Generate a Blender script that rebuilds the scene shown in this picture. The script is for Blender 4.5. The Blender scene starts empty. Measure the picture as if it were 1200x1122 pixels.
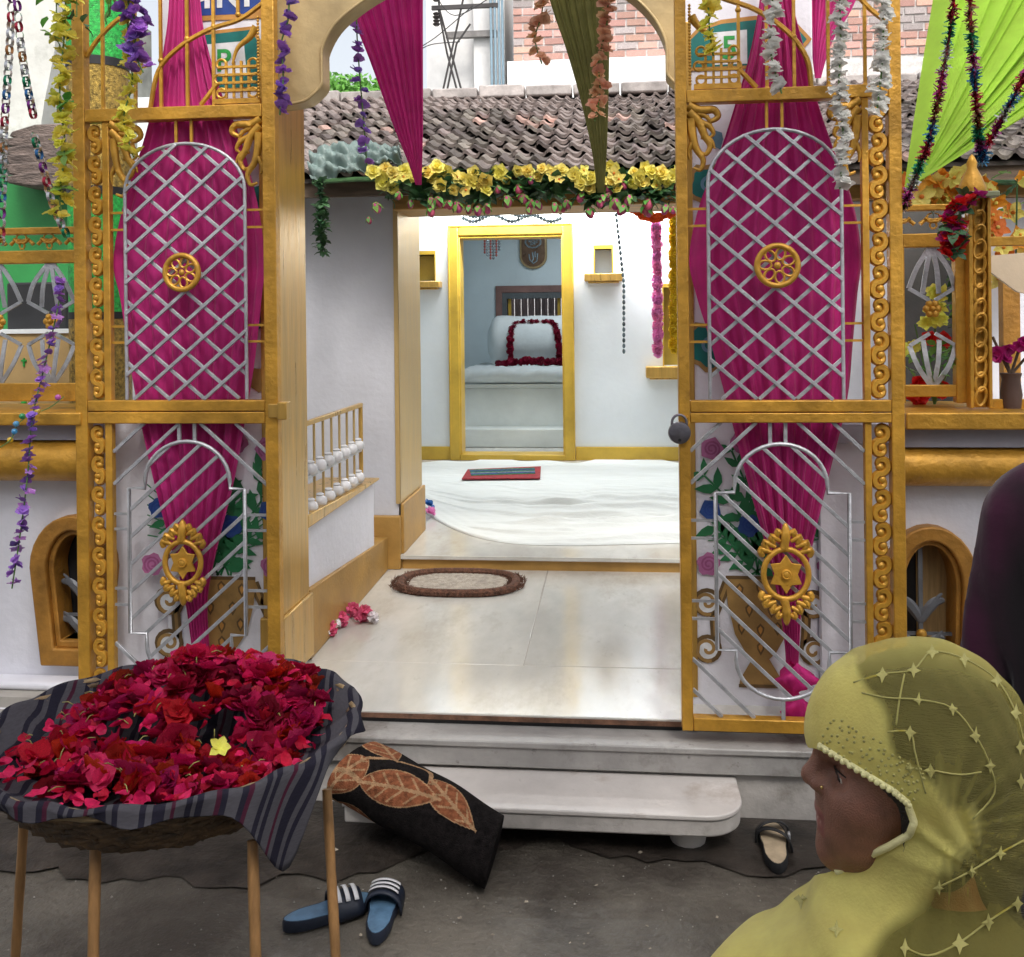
import bpy, math, random
import numpy as np
from mathutils import Vector, Matrix
R = random.Random(7)
sc = bpy.context.scene
col = sc.collection
rad = math.radians
# ------------------------------------------------------------------ camera
F, CX, CY, CAMH = 1150.0, 600.0, 376.0, 1.6
YAW, ROLL = math.atan(118 / F), rad(0.63)
MC = (Matrix.Rotation(YAW, 3, 'Z') @ Matrix.Rotation(rad(90), 3, 'X') @ Matrix.Rotation(-ROLL, 3, 'Z'))
cam = bpy.data.cameras.new('camera'); camo = bpy.data.objects.new('camera', cam); col.objects.link(camo)
camo.matrix_world = Matrix.Translation((0, 0, CAMH)) @ MC.to_4x4()
cam.sensor_width = 36; cam.lens = F / 1200 * 36; cam.shift_y = -(561 - CY) / 1200
cam.clip_start = 0.05; cam.clip_end = 400
sc.camera = camo
# ------------------------------------------------------------------ light
wd = bpy.data.worlds.new('World'); sc.world = wd; wd.use_nodes = True
wn = wd.node_tree
bg = wn.nodes['Background']
sky = wn.nodes.new('ShaderNodeTexSky'); sky.sky_type = 'NISHITA'; sky.sun_disc = False
sky.sun_elevation = rad(52); sky.sun_rotation = rad(160); sky.dust_density = 5; sky.air_density = 1.2
hs = wn.nodes.new('ShaderNodeHueSaturation'); hs.inputs['Saturation'].default_value = 0.32; hs.inputs['Value'].default_value = 1.0
wn.links.new(sky.outputs[0], hs.inputs['Color']); wn.links.new(hs.outputs[0], bg.inputs['Color'])
bg.inputs['Strength'].default_value = 0.15
sl = bpy.data.lights.new('sun', 'SUN'); sl.energy = 1.2; sl.angle = rad(14); sl.color = (1, 0.96, 0.9)
so = bpy.data.objects.new('sun', sl); col.objects.link(so)
_el, _az = rad(52), rad(160)      # sky azimuth: 0 = +Y, clockwise
_d = Vector((math.sin(_az) * math.cos(_el), math.cos(_az) * math.cos(_el), math.sin(_el)))
so.rotation_euler = (-_d).to_track_quat('-Z', 'Y').to_euler()
sc.view_settings.view_transform = 'Standard'; sc.view_settings.look = 'None'
sc.view_settings.exposure = 0.75; sc.view_settings.gamma = 1.0
sc.view_settings.use_curve_mapping = False
sc.render.engine = 'CYCLES'
sc.cycles.max_bounces = 7; sc.cycles.diffuse_bounces = 4; sc.cycles.glossy_bounces = 3
sc.cycles.transparent_max_bounces = 16; sc.cycles.transmission_bounces = 4
sc.cycles.use_denoising = True
sc.cycles.sample_clamp_indirect = 6


# ------------------------------------------------------------------ measuring
def ray(px, py):
    return MC @ Vector(((px - CX) / F, -(py - CY) / F, -1.0))
def P(px, py, Y):                       # the point of the upright plane y = Y seen there
    d = ray(px, py); t = Y / d.y
    return Vector((d.x * t, Y, CAMH + d.z * t))
def G(px, py, z=0.0):                   # the point of the level plane at height z
    d = ray(px, py); t = (z - CAMH) / d.z
    return Vector((d.x * t, d.y * t, z))
class Pl:                               # an upright plane with its own true verticals and levels
    def __init__(s, Y, xr, yr=480): s.Y, s.xr, s.yr = Y, xr, yr
    def X(s, px): return P(px, s.yr, s.Y).x
    def Z(s, py): return P(s.xr, py, s.Y).z
    def __call__(s, px, py, dy=0.0): return Vector((s.X(px), s.Y + dy, s.Z(py)))
    def s(s, n): return n * s.Y / F


# ------------------------------------------------------------------ materials
MATS = {}
def M(name, base, rough=0.6, metal=0.0, var=0.12, scale=6.0, bump=0.1, bscale=60.0, rnd=0.0, hue=0.0, stretch=None, spec=0.5, coat=0.0, dirt=None, trans=0.0, sheen=0.0):
    if name in MATS: return MATS[name]
    m = bpy.data.materials.new(name); m.use_nodes = True; nt = m.node_tree; N = nt.nodes; L = nt.links
    b = N['Principled BSDF']
    b.inputs['Roughness'].default_value = rough; b.inputs['Metallic'].default_value = metal
    b.inputs['Specular IOR Level'].default_value = spec
    b.inputs['Coat Weight'].default_value = coat; b.inputs['Sheen Weight'].default_value = sheen
    tc = N.new('ShaderNodeTexCoord'); vec = tc.outputs['Object']
    if stretch:
        mp = N.new('ShaderNodeMapping'); mp.inputs['Scale'].default_value = stretch
        L.new(vec, mp.inputs['Vector']); vec = mp.outputs[0]
    n = N.new('ShaderNodeTexNoise'); n.inputs['Scale'].default_value = scale; n.inputs['Detail'].default_value = 7; n.inputs['Roughness'].default_value = 0.62
    L.new(vec, n.inputs['Vector'])
    r = N.new('ShaderNodeValToRGB')
    lo = [max(0, c * (1 - 2 * var)) for c in base]; hi = [min(1, c * (1 + 1.2 * var)) for c in base]
    r.color_ramp.elements[0].position = 0.3; r.color_ramp.elements[0].color = (*lo, 1)
    r.color_ramp.elements[1].position = 0.7; r.color_ramp.elements[1].color = (*hi, 1)
    L.new(n.outputs['Fac'], r.inputs['Fac']); c = r.outputs['Color']
    if dirt:                             # (colour, scale, threshold) stains with a shape of their own
        for (dc, ds, th, am) in dirt:
            n3 = N.new('ShaderNodeTexNoise'); n3.inputs['Scale'].default_value = ds; n3.inputs['Detail'].default_value = 9; n3.inputs['Roughness'].default_value = 0.7
            L.new(vec, n3.inputs['Vector'])
            r3 = N.new('ShaderNodeValToRGB'); r3.color_ramp.elements[0].position = th; r3.color_ramp.elements[0].color = (0, 0, 0, 1)
            r3.color_ramp.elements[1].position = th + 0.14; r3.color_ramp.elements[1].color = (am, am, am, 1)
            L.new(n3.outputs['Fac'], r3.inputs['Fac'])
            mx = N.new('ShaderNodeMix'); mx.data_type = 'RGBA'
            L.new(r3.outputs['Color'], mx.inputs[0]); L.new(c, mx.inputs[6]); mx.inputs[7].default_value = (*dc, 1); c = mx.outputs[2]
    if rnd or hue:
        oi = N.new('ShaderNodeObjectInfo'); h = N.new('ShaderNodeHueSaturation')
        a = N.new('ShaderNodeMapRange'); a.inputs[3].default_value = 1 - rnd; a.inputs[4].default_value = 1 + rnd
        L.new(oi.outputs['Random'], a.inputs[0]); L.new(a.outputs[0], h.inputs['Value'])
        ml = N.new('ShaderNodeMath'); ml.operation = 'MULTIPLY'; ml.inputs[1].default_value = 7.31
        fr = N.new('ShaderNodeMath'); fr.operation = 'FRACT'
        L.new(oi.outputs['Random'], ml.inputs[0]); L.new(ml.outputs[0], fr.inputs[0])
        a2 = N.new('ShaderNodeMapRange'); a2.inputs[3].default_value = 0.5 - hue; a2.inputs[4].default_value = 0.5 + hue
        L.new(fr.outputs[0], a2.inputs[0]); L.new(a2.outputs[0], h.inputs['Hue'])
        L.new(c, h.inputs['Color']); c = h.outputs['Color']
    L.new(c, b.inputs['Base Color'])
    if bump:
        n2 = N.new('ShaderNodeTexNoise'); n2.inputs['Scale'].default_value = bscale; n2.inputs['Detail'].default_value = 6
        L.new(vec, n2.inputs['Vector'])
        bp = N.new('ShaderNodeBump'); bp.inputs['Strength'].default_value = bump; bp.inputs['Distance'].default_value = 0.01
        L.new(n2.outputs['Fac'], bp.inputs['Height']); L.new(bp.outputs[0], b.inputs['Normal'])
        rr = N.new('ShaderNodeMapRange'); rr.inputs[3].default_value = max(0.03, rough - 0.1); rr.inputs[4].default_value = min(1, rough + 0.1)
        L.new(n.outputs['Fac'], rr.inputs[0]); L.new(rr.outputs[0], b.inputs['Roughness'])
    if trans:                            # thin cloth or petal letting light through
        t = N.new('ShaderNodeBsdfTranslucent'); L.new(c, t.inputs['Color'])
        ms = N.new('ShaderNodeMixShader'); ms.inputs[0].default_value = trans
        L.new(b.outputs[0], ms.inputs[1]); L.new(t.outputs[0], ms.inputs[2])
        L.new(ms.outputs[0], N['Material Output'].inputs['Surface'])
    MATS[name] = m
    return m
def sheer(name, base, alpha, rough=0.7):
    m = M(name, base, rough, var=0.06, scale=22, bump=0.22, bscale=260, sheen=0.3, spec=0.15); nt = m.node_tree; N = nt.nodes; L = nt.links
    b = N['Principled BSDF']; src = b.inputs['Base Color'].links[0].from_socket
    t = N.new('ShaderNodeBsdfTranslucent'); L.new(src, t.inputs['Color'])
    m1 = N.new('ShaderNodeMixShader'); m1.inputs[0].default_value = 0.5; L.new(b.outputs[0], m1.inputs[1]); L.new(t.outputs[0], m1.inputs[2])
    tr = N.new('ShaderNodeBsdfTransparent'); tr.inputs['Color'].default_value = (*[0.5 + 0.5 * c for c in base], 1)
    m2 = N.new('ShaderNodeMixShader'); m2.inputs[0].default_value = alpha; L.new(tr.outputs[0], m2.inputs[1]); L.new(m1.outputs[0], m2.inputs[2])
    L.new(m2.outputs[0], N['Material Output'].inputs['Surface'])
    return m

gold = M('gold_paint', (0.62, 0.325, 0.042), 0.40, 0.35, var=0.20, scale=7, bump=0.4, bscale=45, dirt=[((0.24, 0.11, 0.03), 9, 0.60, 0.6), ((0.10, 0.045, 0.02), 55, 0.70, 0.7), ((0.70, 0.47, 0.16), 24, 0.66, 0.5)])
goldl = M('gold_paint_pale', (0.60, 0.36, 0.085), 0.30, 0.45, var=0.14, scale=4, bump=0.12, bscale=14, stretch=(6, 6, 0.6))
goldd = M('gold_paint_old', (0.43, 0.205, 0.035), 0.5, 0.25, var=0.22, scale=8, bump=0.4, bscale=50, dirt=[((0.16, 0.06, 0.02), 14, 0.62, 0.6)])
yelo = M('yellow_gloss_paint', (0.62, 0.40, 0.05), 0.35, 0.15, var=0.14, scale=3, bump=0.15, bscale=20, dirt=[((0.35, 0.17, 0.04), 6, 0.66, 0.5)])
silver = M('silver_paint', (0.52, 0.53, 0.56), 0.38, 0.55, var=0.15, scale=20, bump=0.25, bscale=120, dirt=[((0.22, 0.17, 0.14), 40, 0.66, 0.6), ((0.70, 0.71, 0.74), 18, 0.64, 0.5)])
white = M('white_plaster', (0.74, 0.74, 0.80), 0.7, var=0.05, scale=2.2, bump=0.3, bscale=30, dirt=[((0.52, 0.50, 0.50), 3.5, 0.6, 0.35), ((0.40, 0.36, 0.32), 13, 0.7, 0.4)])
whitei = M('white_wall_inside', (0.74, 0.78, 0.80), 0.55, var=0.03, scale=2, bump=0.12, bscale=24, dirt=[((0.6, 0.62, 0.62), 4, 0.64, 0.25)])
bluew = M('pale_blue_wall', (0.62, 0.73, 0.78), 0.6, var=0.04, scale=2, bump=0.12, bscale=24)
marble = M('worn_marble', (0.60, 0.585, 0.54), 0.13, var=0.09, scale=2.6, bump=0.05, bscale=20, stretch=(1.5, 0.6, 1), dirt=[((0.44, 0.40, 0.34), 2.3, 0.52, 0.6), ((0.22, 0.19, 0.16), 26, 0.645, 0.75), ((0.3, 0.26, 0.21), 7, 0.61, 0.55)])
marbleo = M('old_step_stone', (0.50, 0.47, 0.44), 0.5, var=0.16, scale=5, bump=0.3, bscale=50, dirt=[((0.22, 0.19, 0.16), 6, 0.56, 0.7), ((0.12, 0.1, 0.09), 22, 0.64, 0.7)])
dark = M('dark_stain', (0.035, 0.028, 0.024), 0.7, var=0.4, scale=9, bump=0.4)
blackm = M('black_matt', (0.012, 0.012, 0.014), 0.6, var=0.3, scale=9)
magenta = M('magenta_cloth', (0.56, 0.014, 0.205), 0.62, var=0.10, scale=9, bump=0.15, bscale=160, trans=0.22, sheen=0.2)
pinkc = M('pink_cloth', (0.75, 0.025, 0.27), 0.6, var=0.10, scale=9, bump=0.15, bscale=160, trans=0.3)
olive = M('olive_cloth', (0.20, 0.19, 0.06), 0.6, var=0.15, scale=9, bump=0.15, bscale=160, trans=0.35)
lime = M('lime_cloth', (0.52, 0.74, 0.10), 0.6, var=0.06, scale=9, bump=0.12, bscale=160, trans=0.6)
redp = M('red_petal', (0.44, 0.006, 0.030), 0.55, var=0.3, scale=30, bump=0.5, bscale=90, rnd=0.5, hue=0.022, trans=0.4, spec=0.25)
crimp = M('crimson_petal', (0.58, 0.012, 0.085), 0.45, var=0.25, scale=30, bump=0.5, bscale=90, rnd=0.35, hue=0.02, trans=0.28, spec=0.25)
yelp = M('yellow_petal', (0.95, 0.79, 0.20), 0.6, var=0.12, scale=20, bump=0.1, rnd=0.12, hue=0.015, trans=0.3)
lemonp = M('lemon_petal', (0.92, 0.85, 0.16), 0.6, var=0.10, scale=20, bump=0.1, rnd=0.12, hue=0.02, trans=0.45)
orgp = M('orange_petal', (0.85, 0.30, 0.03), 0.6, var=0.12, scale=20, bump=0.1, rnd=0.12, hue=0.02, trans=0.3)
peachp = M('peach_petal', (0.90, 0.55, 0.36), 0.6, var=0.12, scale=20, bump=0.1, rnd=0.14, hue=0.02, trans=0.5)
purp = M('purple_petal', (0.36, 0.17, 0.60), 0.6, var=0.2, scale=20, bump=0.1, rnd=0.3, hue=0.03, trans=0.3)
lilac = M('lilac_petal', (0.45, 0.22, 0.62), 0.4, var=0.2, scale=20, bump=0.1, rnd=0.3, hue=0.03, trans=0.3)
whp = M('white_petal', (0.90, 0.90, 0.87), 0.6, var=0.06, scale=20, bump=0.1, rnd=0.06, trans=0.5)
pinkp = M('pink_petal', (0.95, 0.30, 0.60), 0.6, var=0.15, scale=20, bump=0.1, rnd=0.15, hue=0.02, trans=0.3)
rosep = M('dusky_pink_bud', (0.48, 0.07, 0.17), 0.6, var=0.15, scale=20, bump=0.1, rnd=0.25, hue=0.02, trans=0.2)
magp = M('magenta_petal', (0.55, 0.02, 0.24), 0.55, var=0.15, scale=20, bump=0.1, rnd=0.2, trans=0.25)
scar = M('scarlet_petal', (0.80, 0.02, 0.02), 0.5, var=0.15, scale=20, bump=0.1, rnd=0.1, trans=0.25)
leafm = M('green_leaf', (0.045, 0.13, 0.045), 0.5, var=0.3, scale=20, bump=0.2, rnd=0.4, hue=0.03, trans=0.2)
leafl = M('light_green_leaf', (0.16, 0.38, 0.07), 0.5, var=0.2, scale=20, bump=0.2, rnd=0.25, hue=0.03, trans=0.3)


# ------------------------------------------------------------------ mesh building
class B:
    def __init__(s): s.v = []; s.f = []; s.m = []; s.cm = 0
    def mat(s, i): s.cm = i; return s
    def add(s, vs, fs):
        n = len(s.v); s.v += [tuple(v) for v in vs]
        s.f += [tuple(i + n for i in f) for f in fs]; s.m += [s.cm] * len(fs); return s
    def box(s, x0, x1, y0, y1, z0, z1):
        x0, x1 = min(x0, x1), max(x0, x1); y0, y1 = min(y0, y1), max(y0, y1); z0, z1 = min(z0, z1), max(z0, z1)
        return s.add([(x0, y0, z0), (x1, y0, z0), (x1, y1, z0), (x0, y1, z0), (x0, y0, z1), (x1, y0, z1), (x1, y1, z1), (x0, y1, z1)],
                     [(3, 2, 1, 0), (4, 5, 6, 7), (0, 1, 5, 4), (1, 2, 6, 5), (2, 3, 7, 6), (3, 0, 4, 7)])
    def bar(s, p, q, w, h, up=(0, 1, 0)):   # squared bar from p to q; h is its size along up
        p, q = Vector(p), Vector(q); d = (q - p).normalized(); u = Vector(up); a = d.cross(u)
        if a.length < 1e-4: a = d.cross(Vector((1, 0, 0)))
        a.normalize(); u = a.cross(d).normalized(); a *= w / 2; u *= h / 2
        return s.add([p - a - u, p + a - u, p + a + u, p - a + u, q - a - u, q + a - u, q + a + u, q - a + u],
                     [(0, 1, 2, 3), (7, 6, 5, 4), (0, 4, 5, 1), (1, 5, 6, 2), (2, 6, 7, 3), (3, 7, 4, 0)])
    def tube(s, pts, r, n=6, closed=False, flat=1.0, up=None):
        pts = [Vector(p) for p in pts]; k = len(pts)
        if k < 2: return s
        rs = r if isinstance(r, (list, tuple)) else [r] * k
        vs = []; prev = None
        for i, p in enumerate(pts):
            if closed: d = pts[(i + 1) % k] - pts[i - 1]
            else: d = pts[min(i + 1, k - 1)] - pts[max(i - 1, 0)]
            if d.length < 1e-9: d = Vector((0, 0, 1))
            d.normalize()
            if up is not None: a = Vector(up) - d * d.dot(Vector(up))
            elif prev is None:
                a = Vector((0, 1, 0)) - d * d.y
                if a.length < 0.2: a = Vector((1, 0, 0)) - d * d.x
            else: a = prev - d * d.dot(prev)
            if a.length < 1e-6: a = d.orthogonal()
            a.normalize(); prev = a; b = d.cross(a)
            for j in range(n):
                t = 2 * math.pi * (j + 0.5) / n
                vs.append(p + (a * math.cos(t) * flat + b * math.sin(t)) * rs[i])
        fs = []
        for i in range(k if closed else k - 1):
            i2 = (i + 1) % k
            for j in range(n):
                j2 = (j + 1) % n
                fs.append((i * n + j, i * n + j2, i2 * n + j2, i2 * n + j))
        if not closed: fs.append(tuple(range(n - 1, -1, -1))); fs.append(tuple((k - 1) * n + j for j in range(n)))
        return s.add(vs, fs)
    def prism(s, outline, dvec):            # outline: 3D points (front), pushed back by dvec
        o = [Vector(p) for p in outline]; d = Vector(dvec); n = len(o)
        nrm = Vector((0, 0, 0))
        for i in range(n): nrm += (o[i] - o[0]).cross(o[(i + 1) % n] - o[0])
        if nrm.dot(d) > 0: o = o[::-1]
        return s.add(o + [p + d for p in o], [tuple(range(n)), tuple(range(2 * n - 1, n - 1, -1))] + [(i, i + n, (i + 1) % n + n, (i + 1) % n) for i in range(n)])
    def ring(s, outer, inner, dvec):        # frame between two outlines with the same number of points
        o = [Vector(p) for p in outer]; i_ = [Vector(p) for p in inner]; d = Vector(dvec); n = len(o)
        v = o + i_ + [p + d for p in o] + [p + d for p in i_]; f = []
        for a in range(n):
            b = (a + 1) % n
            f += [(a, b, n + b, n + a), (2 * n + b, 2 * n + a, 3 * n + a, 3 * n + b), (b, a, 2 * n + a, 2 * n + b), (n + a, n + b, 3 * n + b, 3 * n + a)]
        return s.add(v, f)
    def lathe(s, c, prof, n=16, axis='z'):
        c = Vector(c); vs = []; fs = []; k = len(prof)
        for (r, z) in prof:
            for j in range(n):
                t = 2 * math.pi * j / n; a, b = r * math.cos(t), r * math.sin(t)
                vs.append(c + (Vector((a, b, z)) if axis == 'z' else Vector((a, z, b)) if axis == 'y' else Vector((z, a, b))))
        for i in range(k - 1):
            for j in range(n):
                j2 = (j + 1) % n
                q = (i * n + j, i * n + j2, (i + 1) * n + j2, (i + 1) * n + j)
                fs.append(q if axis != 'y' else q[::-1])
        fs.append(tuple(range(n)) if axis == 'y' else tuple(range(n - 1, -1, -1)))
        e = tuple((k - 1) * n + j for j in range(n)); fs.append(e[::-1] if axis == 'y' else e)
        return s.add(vs, fs)
    def ball(s, c, r, n=10, m=6):
        rx, ry, rz = r if isinstance(r, (tuple, list)) else (r, r, r); c = Vector(c)
        vs = [c + Vector((0, 0, -rz))]; fs = []
        for i in range(1, m):
            a = math.pi * i / m - math.pi / 2
            for j in range(n):
                t = 2 * math.pi * j / n
                vs.append(c + Vector((rx * math.cos(a) * math.cos(t), ry * math.cos(a) * math.sin(t), rz * math.sin(a))))
        vs.append(c + Vector((0, 0, rz))); e = len(vs) - 1
        for j in range(n):
            j2 = (j + 1) % n
            fs.append((0, 1 + j2, 1 + j))
            for i in range(m - 2): fs.append((1 + i * n + j, 1 + i * n + j2, 1 + (i + 1) * n + j2, 1 + (i + 1) * n + j))
            fs.append((1 + (m - 2) * n + j, 1 + (m - 2) * n + j2, e))
        return s.add(vs, fs)
    def grid(s, rows, closed=False):
        k = len(rows); n = len(rows[0]); vs = [p for r in rows for p in r]; fs = []
        for i in range(k - 1):
            for j in range(n if closed else n - 1):
                j2 = (j + 1) % n
                fs.append((i * n + j, i * n + j2, (i + 1) * n + j2, (i + 1) * n + j))
        return s.add(vs, fs)
    def poly(s, pts): return s.add(pts, [tuple(range(len(pts)))])
    def center(s):
        a = np.array(s.v); lo, hi = a.min(0), a.max(0)
        return Vector(((lo[0] + hi[0]) / 2, (lo[1] + hi[1]) / 2, lo[2]))

ORG = {}
def _name(n): return n
def mesh(name, b, mats, org=(0, 0, 0), smooth=40, uv=None):
    me = bpy.data.meshes.new(name); o = Vector(org)
    me.from_pydata([tuple(Vector(v) - o) for v in b.v], [], b.f)
    mats = mats if isinstance(mats, (list, tuple)) else [mats]
    for m in mats: me.materials.append(m)
    if len(mats) > 1: me.polygons.foreach_set('material_index', b.m)
    if uv is not None:
        l = me.uv_layers.new(name='UVMap'); li = np.zeros(len(me.loops), dtype=np.int32); me.loops.foreach_get('vertex_index', li)
        l.data.foreach_set('uv', np.array(uv, dtype=np.float32)[li].ravel())
    if smooth:
        me.shade_smooth()
        if smooth < 180: me.set_sharp_from_angle(angle=rad(smooth))
    me.update(); return me
def tag(o, label=None, cat=None, group=None, kind=None):
    if label: o['label'] = label
    if cat: o['category'] = cat
    if group: o['group'] = group
    if kind: o['kind'] = kind
    return o
def thing(name, label, cat, loc=(0, 0, 0), group=None):
    o = bpy.data.objects.new(name, None); col.objects.link(o); o.location = loc; o.empty_display_size = 0.1
    ORG[o.name] = Vector(loc); return tag(o, label, cat, group)
def bevel(o, w):
    m = o.modifiers.new('bevel', 'BEVEL'); m.width = w; m.segments = 2; m.limit_method = 'ANGLE'; m.angle_limit = rad(50); m.harden_normals = False
def part(name, b, mats, parent, smooth=40, bev=0, label=None, kind=None, uv=None):
    org = ORG[parent.name]
    o = bpy.data.objects.new(name, mesh(name, b, mats, org, smooth, uv)); col.objects.link(o); o.parent = parent
    ORG[o.name] = org
    if bev: bevel(o, bev)
    return tag(o, label, kind=kind)
def place(name, me, parent, loc, scale=1.0, rot=(0, 0, 0), label=None):    # shared mesh as a part
    o = bpy.data.objects.new(name, me); col.objects.link(o); o.parent = parent
    o.location = Vector(loc) - ORG[parent.name]; o.rotation_euler = rot
    o.scale = (scale,) * 3 if isinstance(scale, (int, float)) else scale
    ORG[o.name] = ORG[parent.name] ; return tag(o, label)
def single(name, b, mats, label, cat, group=None, kind=None, smooth=40, bev=0, uv=None):
    c = b.center(); o = bpy.data.objects.new(name, mesh(name, b, mats, c, smooth, uv)); col.objects.link(o); o.location = c
    ORG[o.name] = c
    if bev: bevel(o, bev)
    return tag(o, label, cat, group, kind)
def struct(name, b, mats, smooth=40, bev=0, kind='structure'):
    return single(name, b, mats, None, None, None, kind, smooth, bev)
def arc(cx, cy, rx, ry, a0, a1, n=16):
    return [(cx + rx * math.cos(rad(a0 + (a1 - a0) * i / n)), cy - ry * math.sin(rad(a0 + (a1 - a0) * i / n))) for i in range(n + 1)]
def smooth_path(pts, n=8):               # Catmull-Rom through the points
    pts = [Vector(p) for p in pts]; out = []
    for i in range(len(pts) - 1):
        p0, p1, p2, p3 = pts[max(i - 1, 0)], pts[i], pts[i + 1], pts[min(i + 2, len(pts) - 1)]
        for k in range(n):
            t = k / n
            out.append(0.5 * ((2 * p1) + (p2 - p0) * t + (2 * p0 - 5 * p1 + 4 * p2 - p3) * t * t + (3 * p1 - p0 - 3 * p2 + p3) * t ** 3))
    return out + [pts[-1]]
def noise1(x, y, s=0):
    return (math.sin(x * 1.7 + s) * math.cos(y * 2.3 - s * 1.3) + math.sin(x * 3.9 - y * 2.1 + s * 2.1) * 0.5 + math.sin(x * 8.3 + y * 6.7 + s) * 0.25)


# ================================================================== SETTING
ground_m = M('street_concrete', (0.155, 0.138, 0.112), 0.5, var=0.34, scale=1.6, bump=0.7, bscale=45,
             dirt=[((0.042, 0.034, 0.027), 1.15, 0.46, 0.85), ((0.30, 0.29, 0.275), 4, 0.62, 0.55), ((0.05, 0.038, 0.03), 7, 0.57, 0.75), ((0.30, 0.29, 0.27), 55, 0.70, 0.6), ((0.03, 0.028, 0.025), 18, 0.66, 0.7)])
b = B(); rows = []
for i in range(61):
    y = -6 + 12.0 * i / 60
    rows.append([(x, y, 0.0028 * noise1(x * 2.2, y * 2.2) * (1 if abs(x) < 4.5 else 0)) for x in [-6 + 12.0 * j / 60 for j in range(61)]])
b.grid(rows)
b.add([(-80, -80, -0.02), (80, -80, -0.02), (80, 120, -0.02), (-80, 120, -0.02)], [(0, 1, 2, 3)])
struct('ground', b, ground_m, smooth=180)

ZF = P(600, 838, 3.28).z               # landing floor
ZU = P(620, 653, 5.16).z               # floor of the inner hall
YG = 3.42                              # front of the gate piers
XL = P(326, 480, YG).x; XR = P(804, 480, YG).x    # sides of the opening
# wet strip along the foot of the step, widened to paint shade under the basket
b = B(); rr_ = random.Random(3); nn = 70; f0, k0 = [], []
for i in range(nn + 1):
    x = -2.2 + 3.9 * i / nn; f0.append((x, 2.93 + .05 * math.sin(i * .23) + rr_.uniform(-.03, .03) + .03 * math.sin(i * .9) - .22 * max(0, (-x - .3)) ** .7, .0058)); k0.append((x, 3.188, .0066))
b.grid([[Vector(p) for p in f0], [Vector(p) for p in k0]]); struct('wet_shade_strip', b, M('wet_shade_dirt', (.040, .032, .026), .45, var=.5, scale=6, bump=.6, bscale=40, dirt=[((.10, .085, .07), 14, .62, .6)]), smooth=180)
# landing of marble slabs, joints left open
b = B(); b.box(-3.2, 2.6, 3.312, 9.3, 0, ZF - 0.0035); struct('landing_base', b, M('old_grout', (.40, .375, .34), .8))
fl = thing('landing_floor', None, None, (0, 4.2, 0)); tag(fl, kind='structure')
yj = G(580, 779, ZF).y; xj = G(634, 700, ZF).x
for (x0, x1, y0, y1) in ((-1.9, 0.6, 3.28, yj), (-1.9, xj, yj, 5.2), (xj, 0.95, yj, 5.2), (0.95, 2.4, yj, 5.2), (0.6, 2.4, 3.28, yj)):
    g = 0.0009; s = B(); s.box(x0 + g, x1 - g, y0 + g, y1 - g, ZF - 0.022, ZF + R.uniform(-0.0006, 0.0006)); part('slab', s, marble, fl, bev=0.003)
# ledge and riser in front of the landing
lg = thing('entrance_kerb', None, None, (0, 3.2, 0)); tag(lg, kind='structure')
kerbst = M('kerb_marble', (0.36, 0.345, 0.33), 0.4, var=0.15, scale=4, bump=0.25, bscale=40, dirt=[((0.14, 0.12, 0.10), 3, 0.52, 0.8), ((0.07, 0.06, 0.05), 24, 0.62, 0.8), ((0.55, 0.53, 0.5), 9, 0.62, 0.5)])
zl = 0.236
s = B(); s.box(-3.6, 2.6, 3.158, 3.299, zl - .022, zl); part('ledge', s, kerbst, lg, bev=0.005)
s = B(); s.box(-3.6, 2.6, 3.166, 3.297, .150, zl - .0225); part('riser', s, kerbst, lg, bev=0.003)
s = B(); s.box(-3.6, 2.6, 3.19, 3.297, -0.01, .1495); part('footing', s, marbleo, lg, bev=0.008)
s = B(); s.box(-1.9, 2.4, 3.277, 3.2795, ZF - 0.022, ZF - 0.006); part('nosing', s, M('rusty_edge', (0.17, 0.085, 0.05), 0.7, var=0.4, scale=14, bump=0.4), lg)
s = B(); s.box(-1.9, 2.4, 3.288, 3.2965, zl + .0005, ZF - 0.0225); part('black_strip', s, M('black_granite', (.012, .011, .012), .35, var=.3), lg)
# inner hall floor
b = B(); b.box(P(466, 655, 5.2).x, 2.4, 5.16, 12.2, ZU - 0.022, ZU); struct('hall_floor', b, marble, bev=0.003)
b = B(); b.box(-2.85, P(466, 655, 5.2).x - .001, 5.785, 12.2, ZU - 0.022, ZU - .0005); struct('hall_floor', b, marble)
b = B(); b.box(P(470, 655, 5.2).x + 0.01, 2.4, 5.185, 12.2, ZF, ZU - 0.0225); struct('hall_step', b, M('ochre_paint', (0.45, 0.255, 0.065), 0.5, 0.1, var=0.12, scale=5, bump=0.15, dirt=[((0.25, 0.12, 0.04), 8, 0.64, 0.5)]))
ochre = MATS['ochre_paint']

# ------------------------------------------------------------------ shrine house
def wall_with_holes(x0, x1, z0, z1, y0, y1, holes):
    xs = sorted({x0, x1} | {h[0] for h in holes} | {h[1] for h in holes}); b = B()
    for i in range(len(xs) - 1):
        a, c = xs[i], xs[i + 1]; m = (a + c) / 2; cuts = sorted((h[2], h[3]) for h in holes if h[0] < m < h[1]); z = z0
        for (h0, h1) in cuts:
            if h0 > z + 1e-5: b.box(a, c, y0, y1, z, h0)
            z = h1
        if z1 > z + 1e-5: b.box(a, c, y0, y1, z, z1)
    return b
sh = thing('shrine_house', 'white shrine building with tiled roof, brightly lit hall and gold framed doorway', 'building', (-0.3, 5.2, ZF))
A = Pl(5.2, 430)
xo = A.X(466)                           # left side of the hall opening
s = B(); s.box(-2.9, xo, 5.2, 5.78, ZF, 2.34); part('wall', s, M('lilac_grey_plaster', (.55, .555, .60), .7, var=.05, scale=2.2, bump=.25, bscale=30, dirt=[((.42, .41, .43), 3, .6, .3)]), sh)
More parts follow.
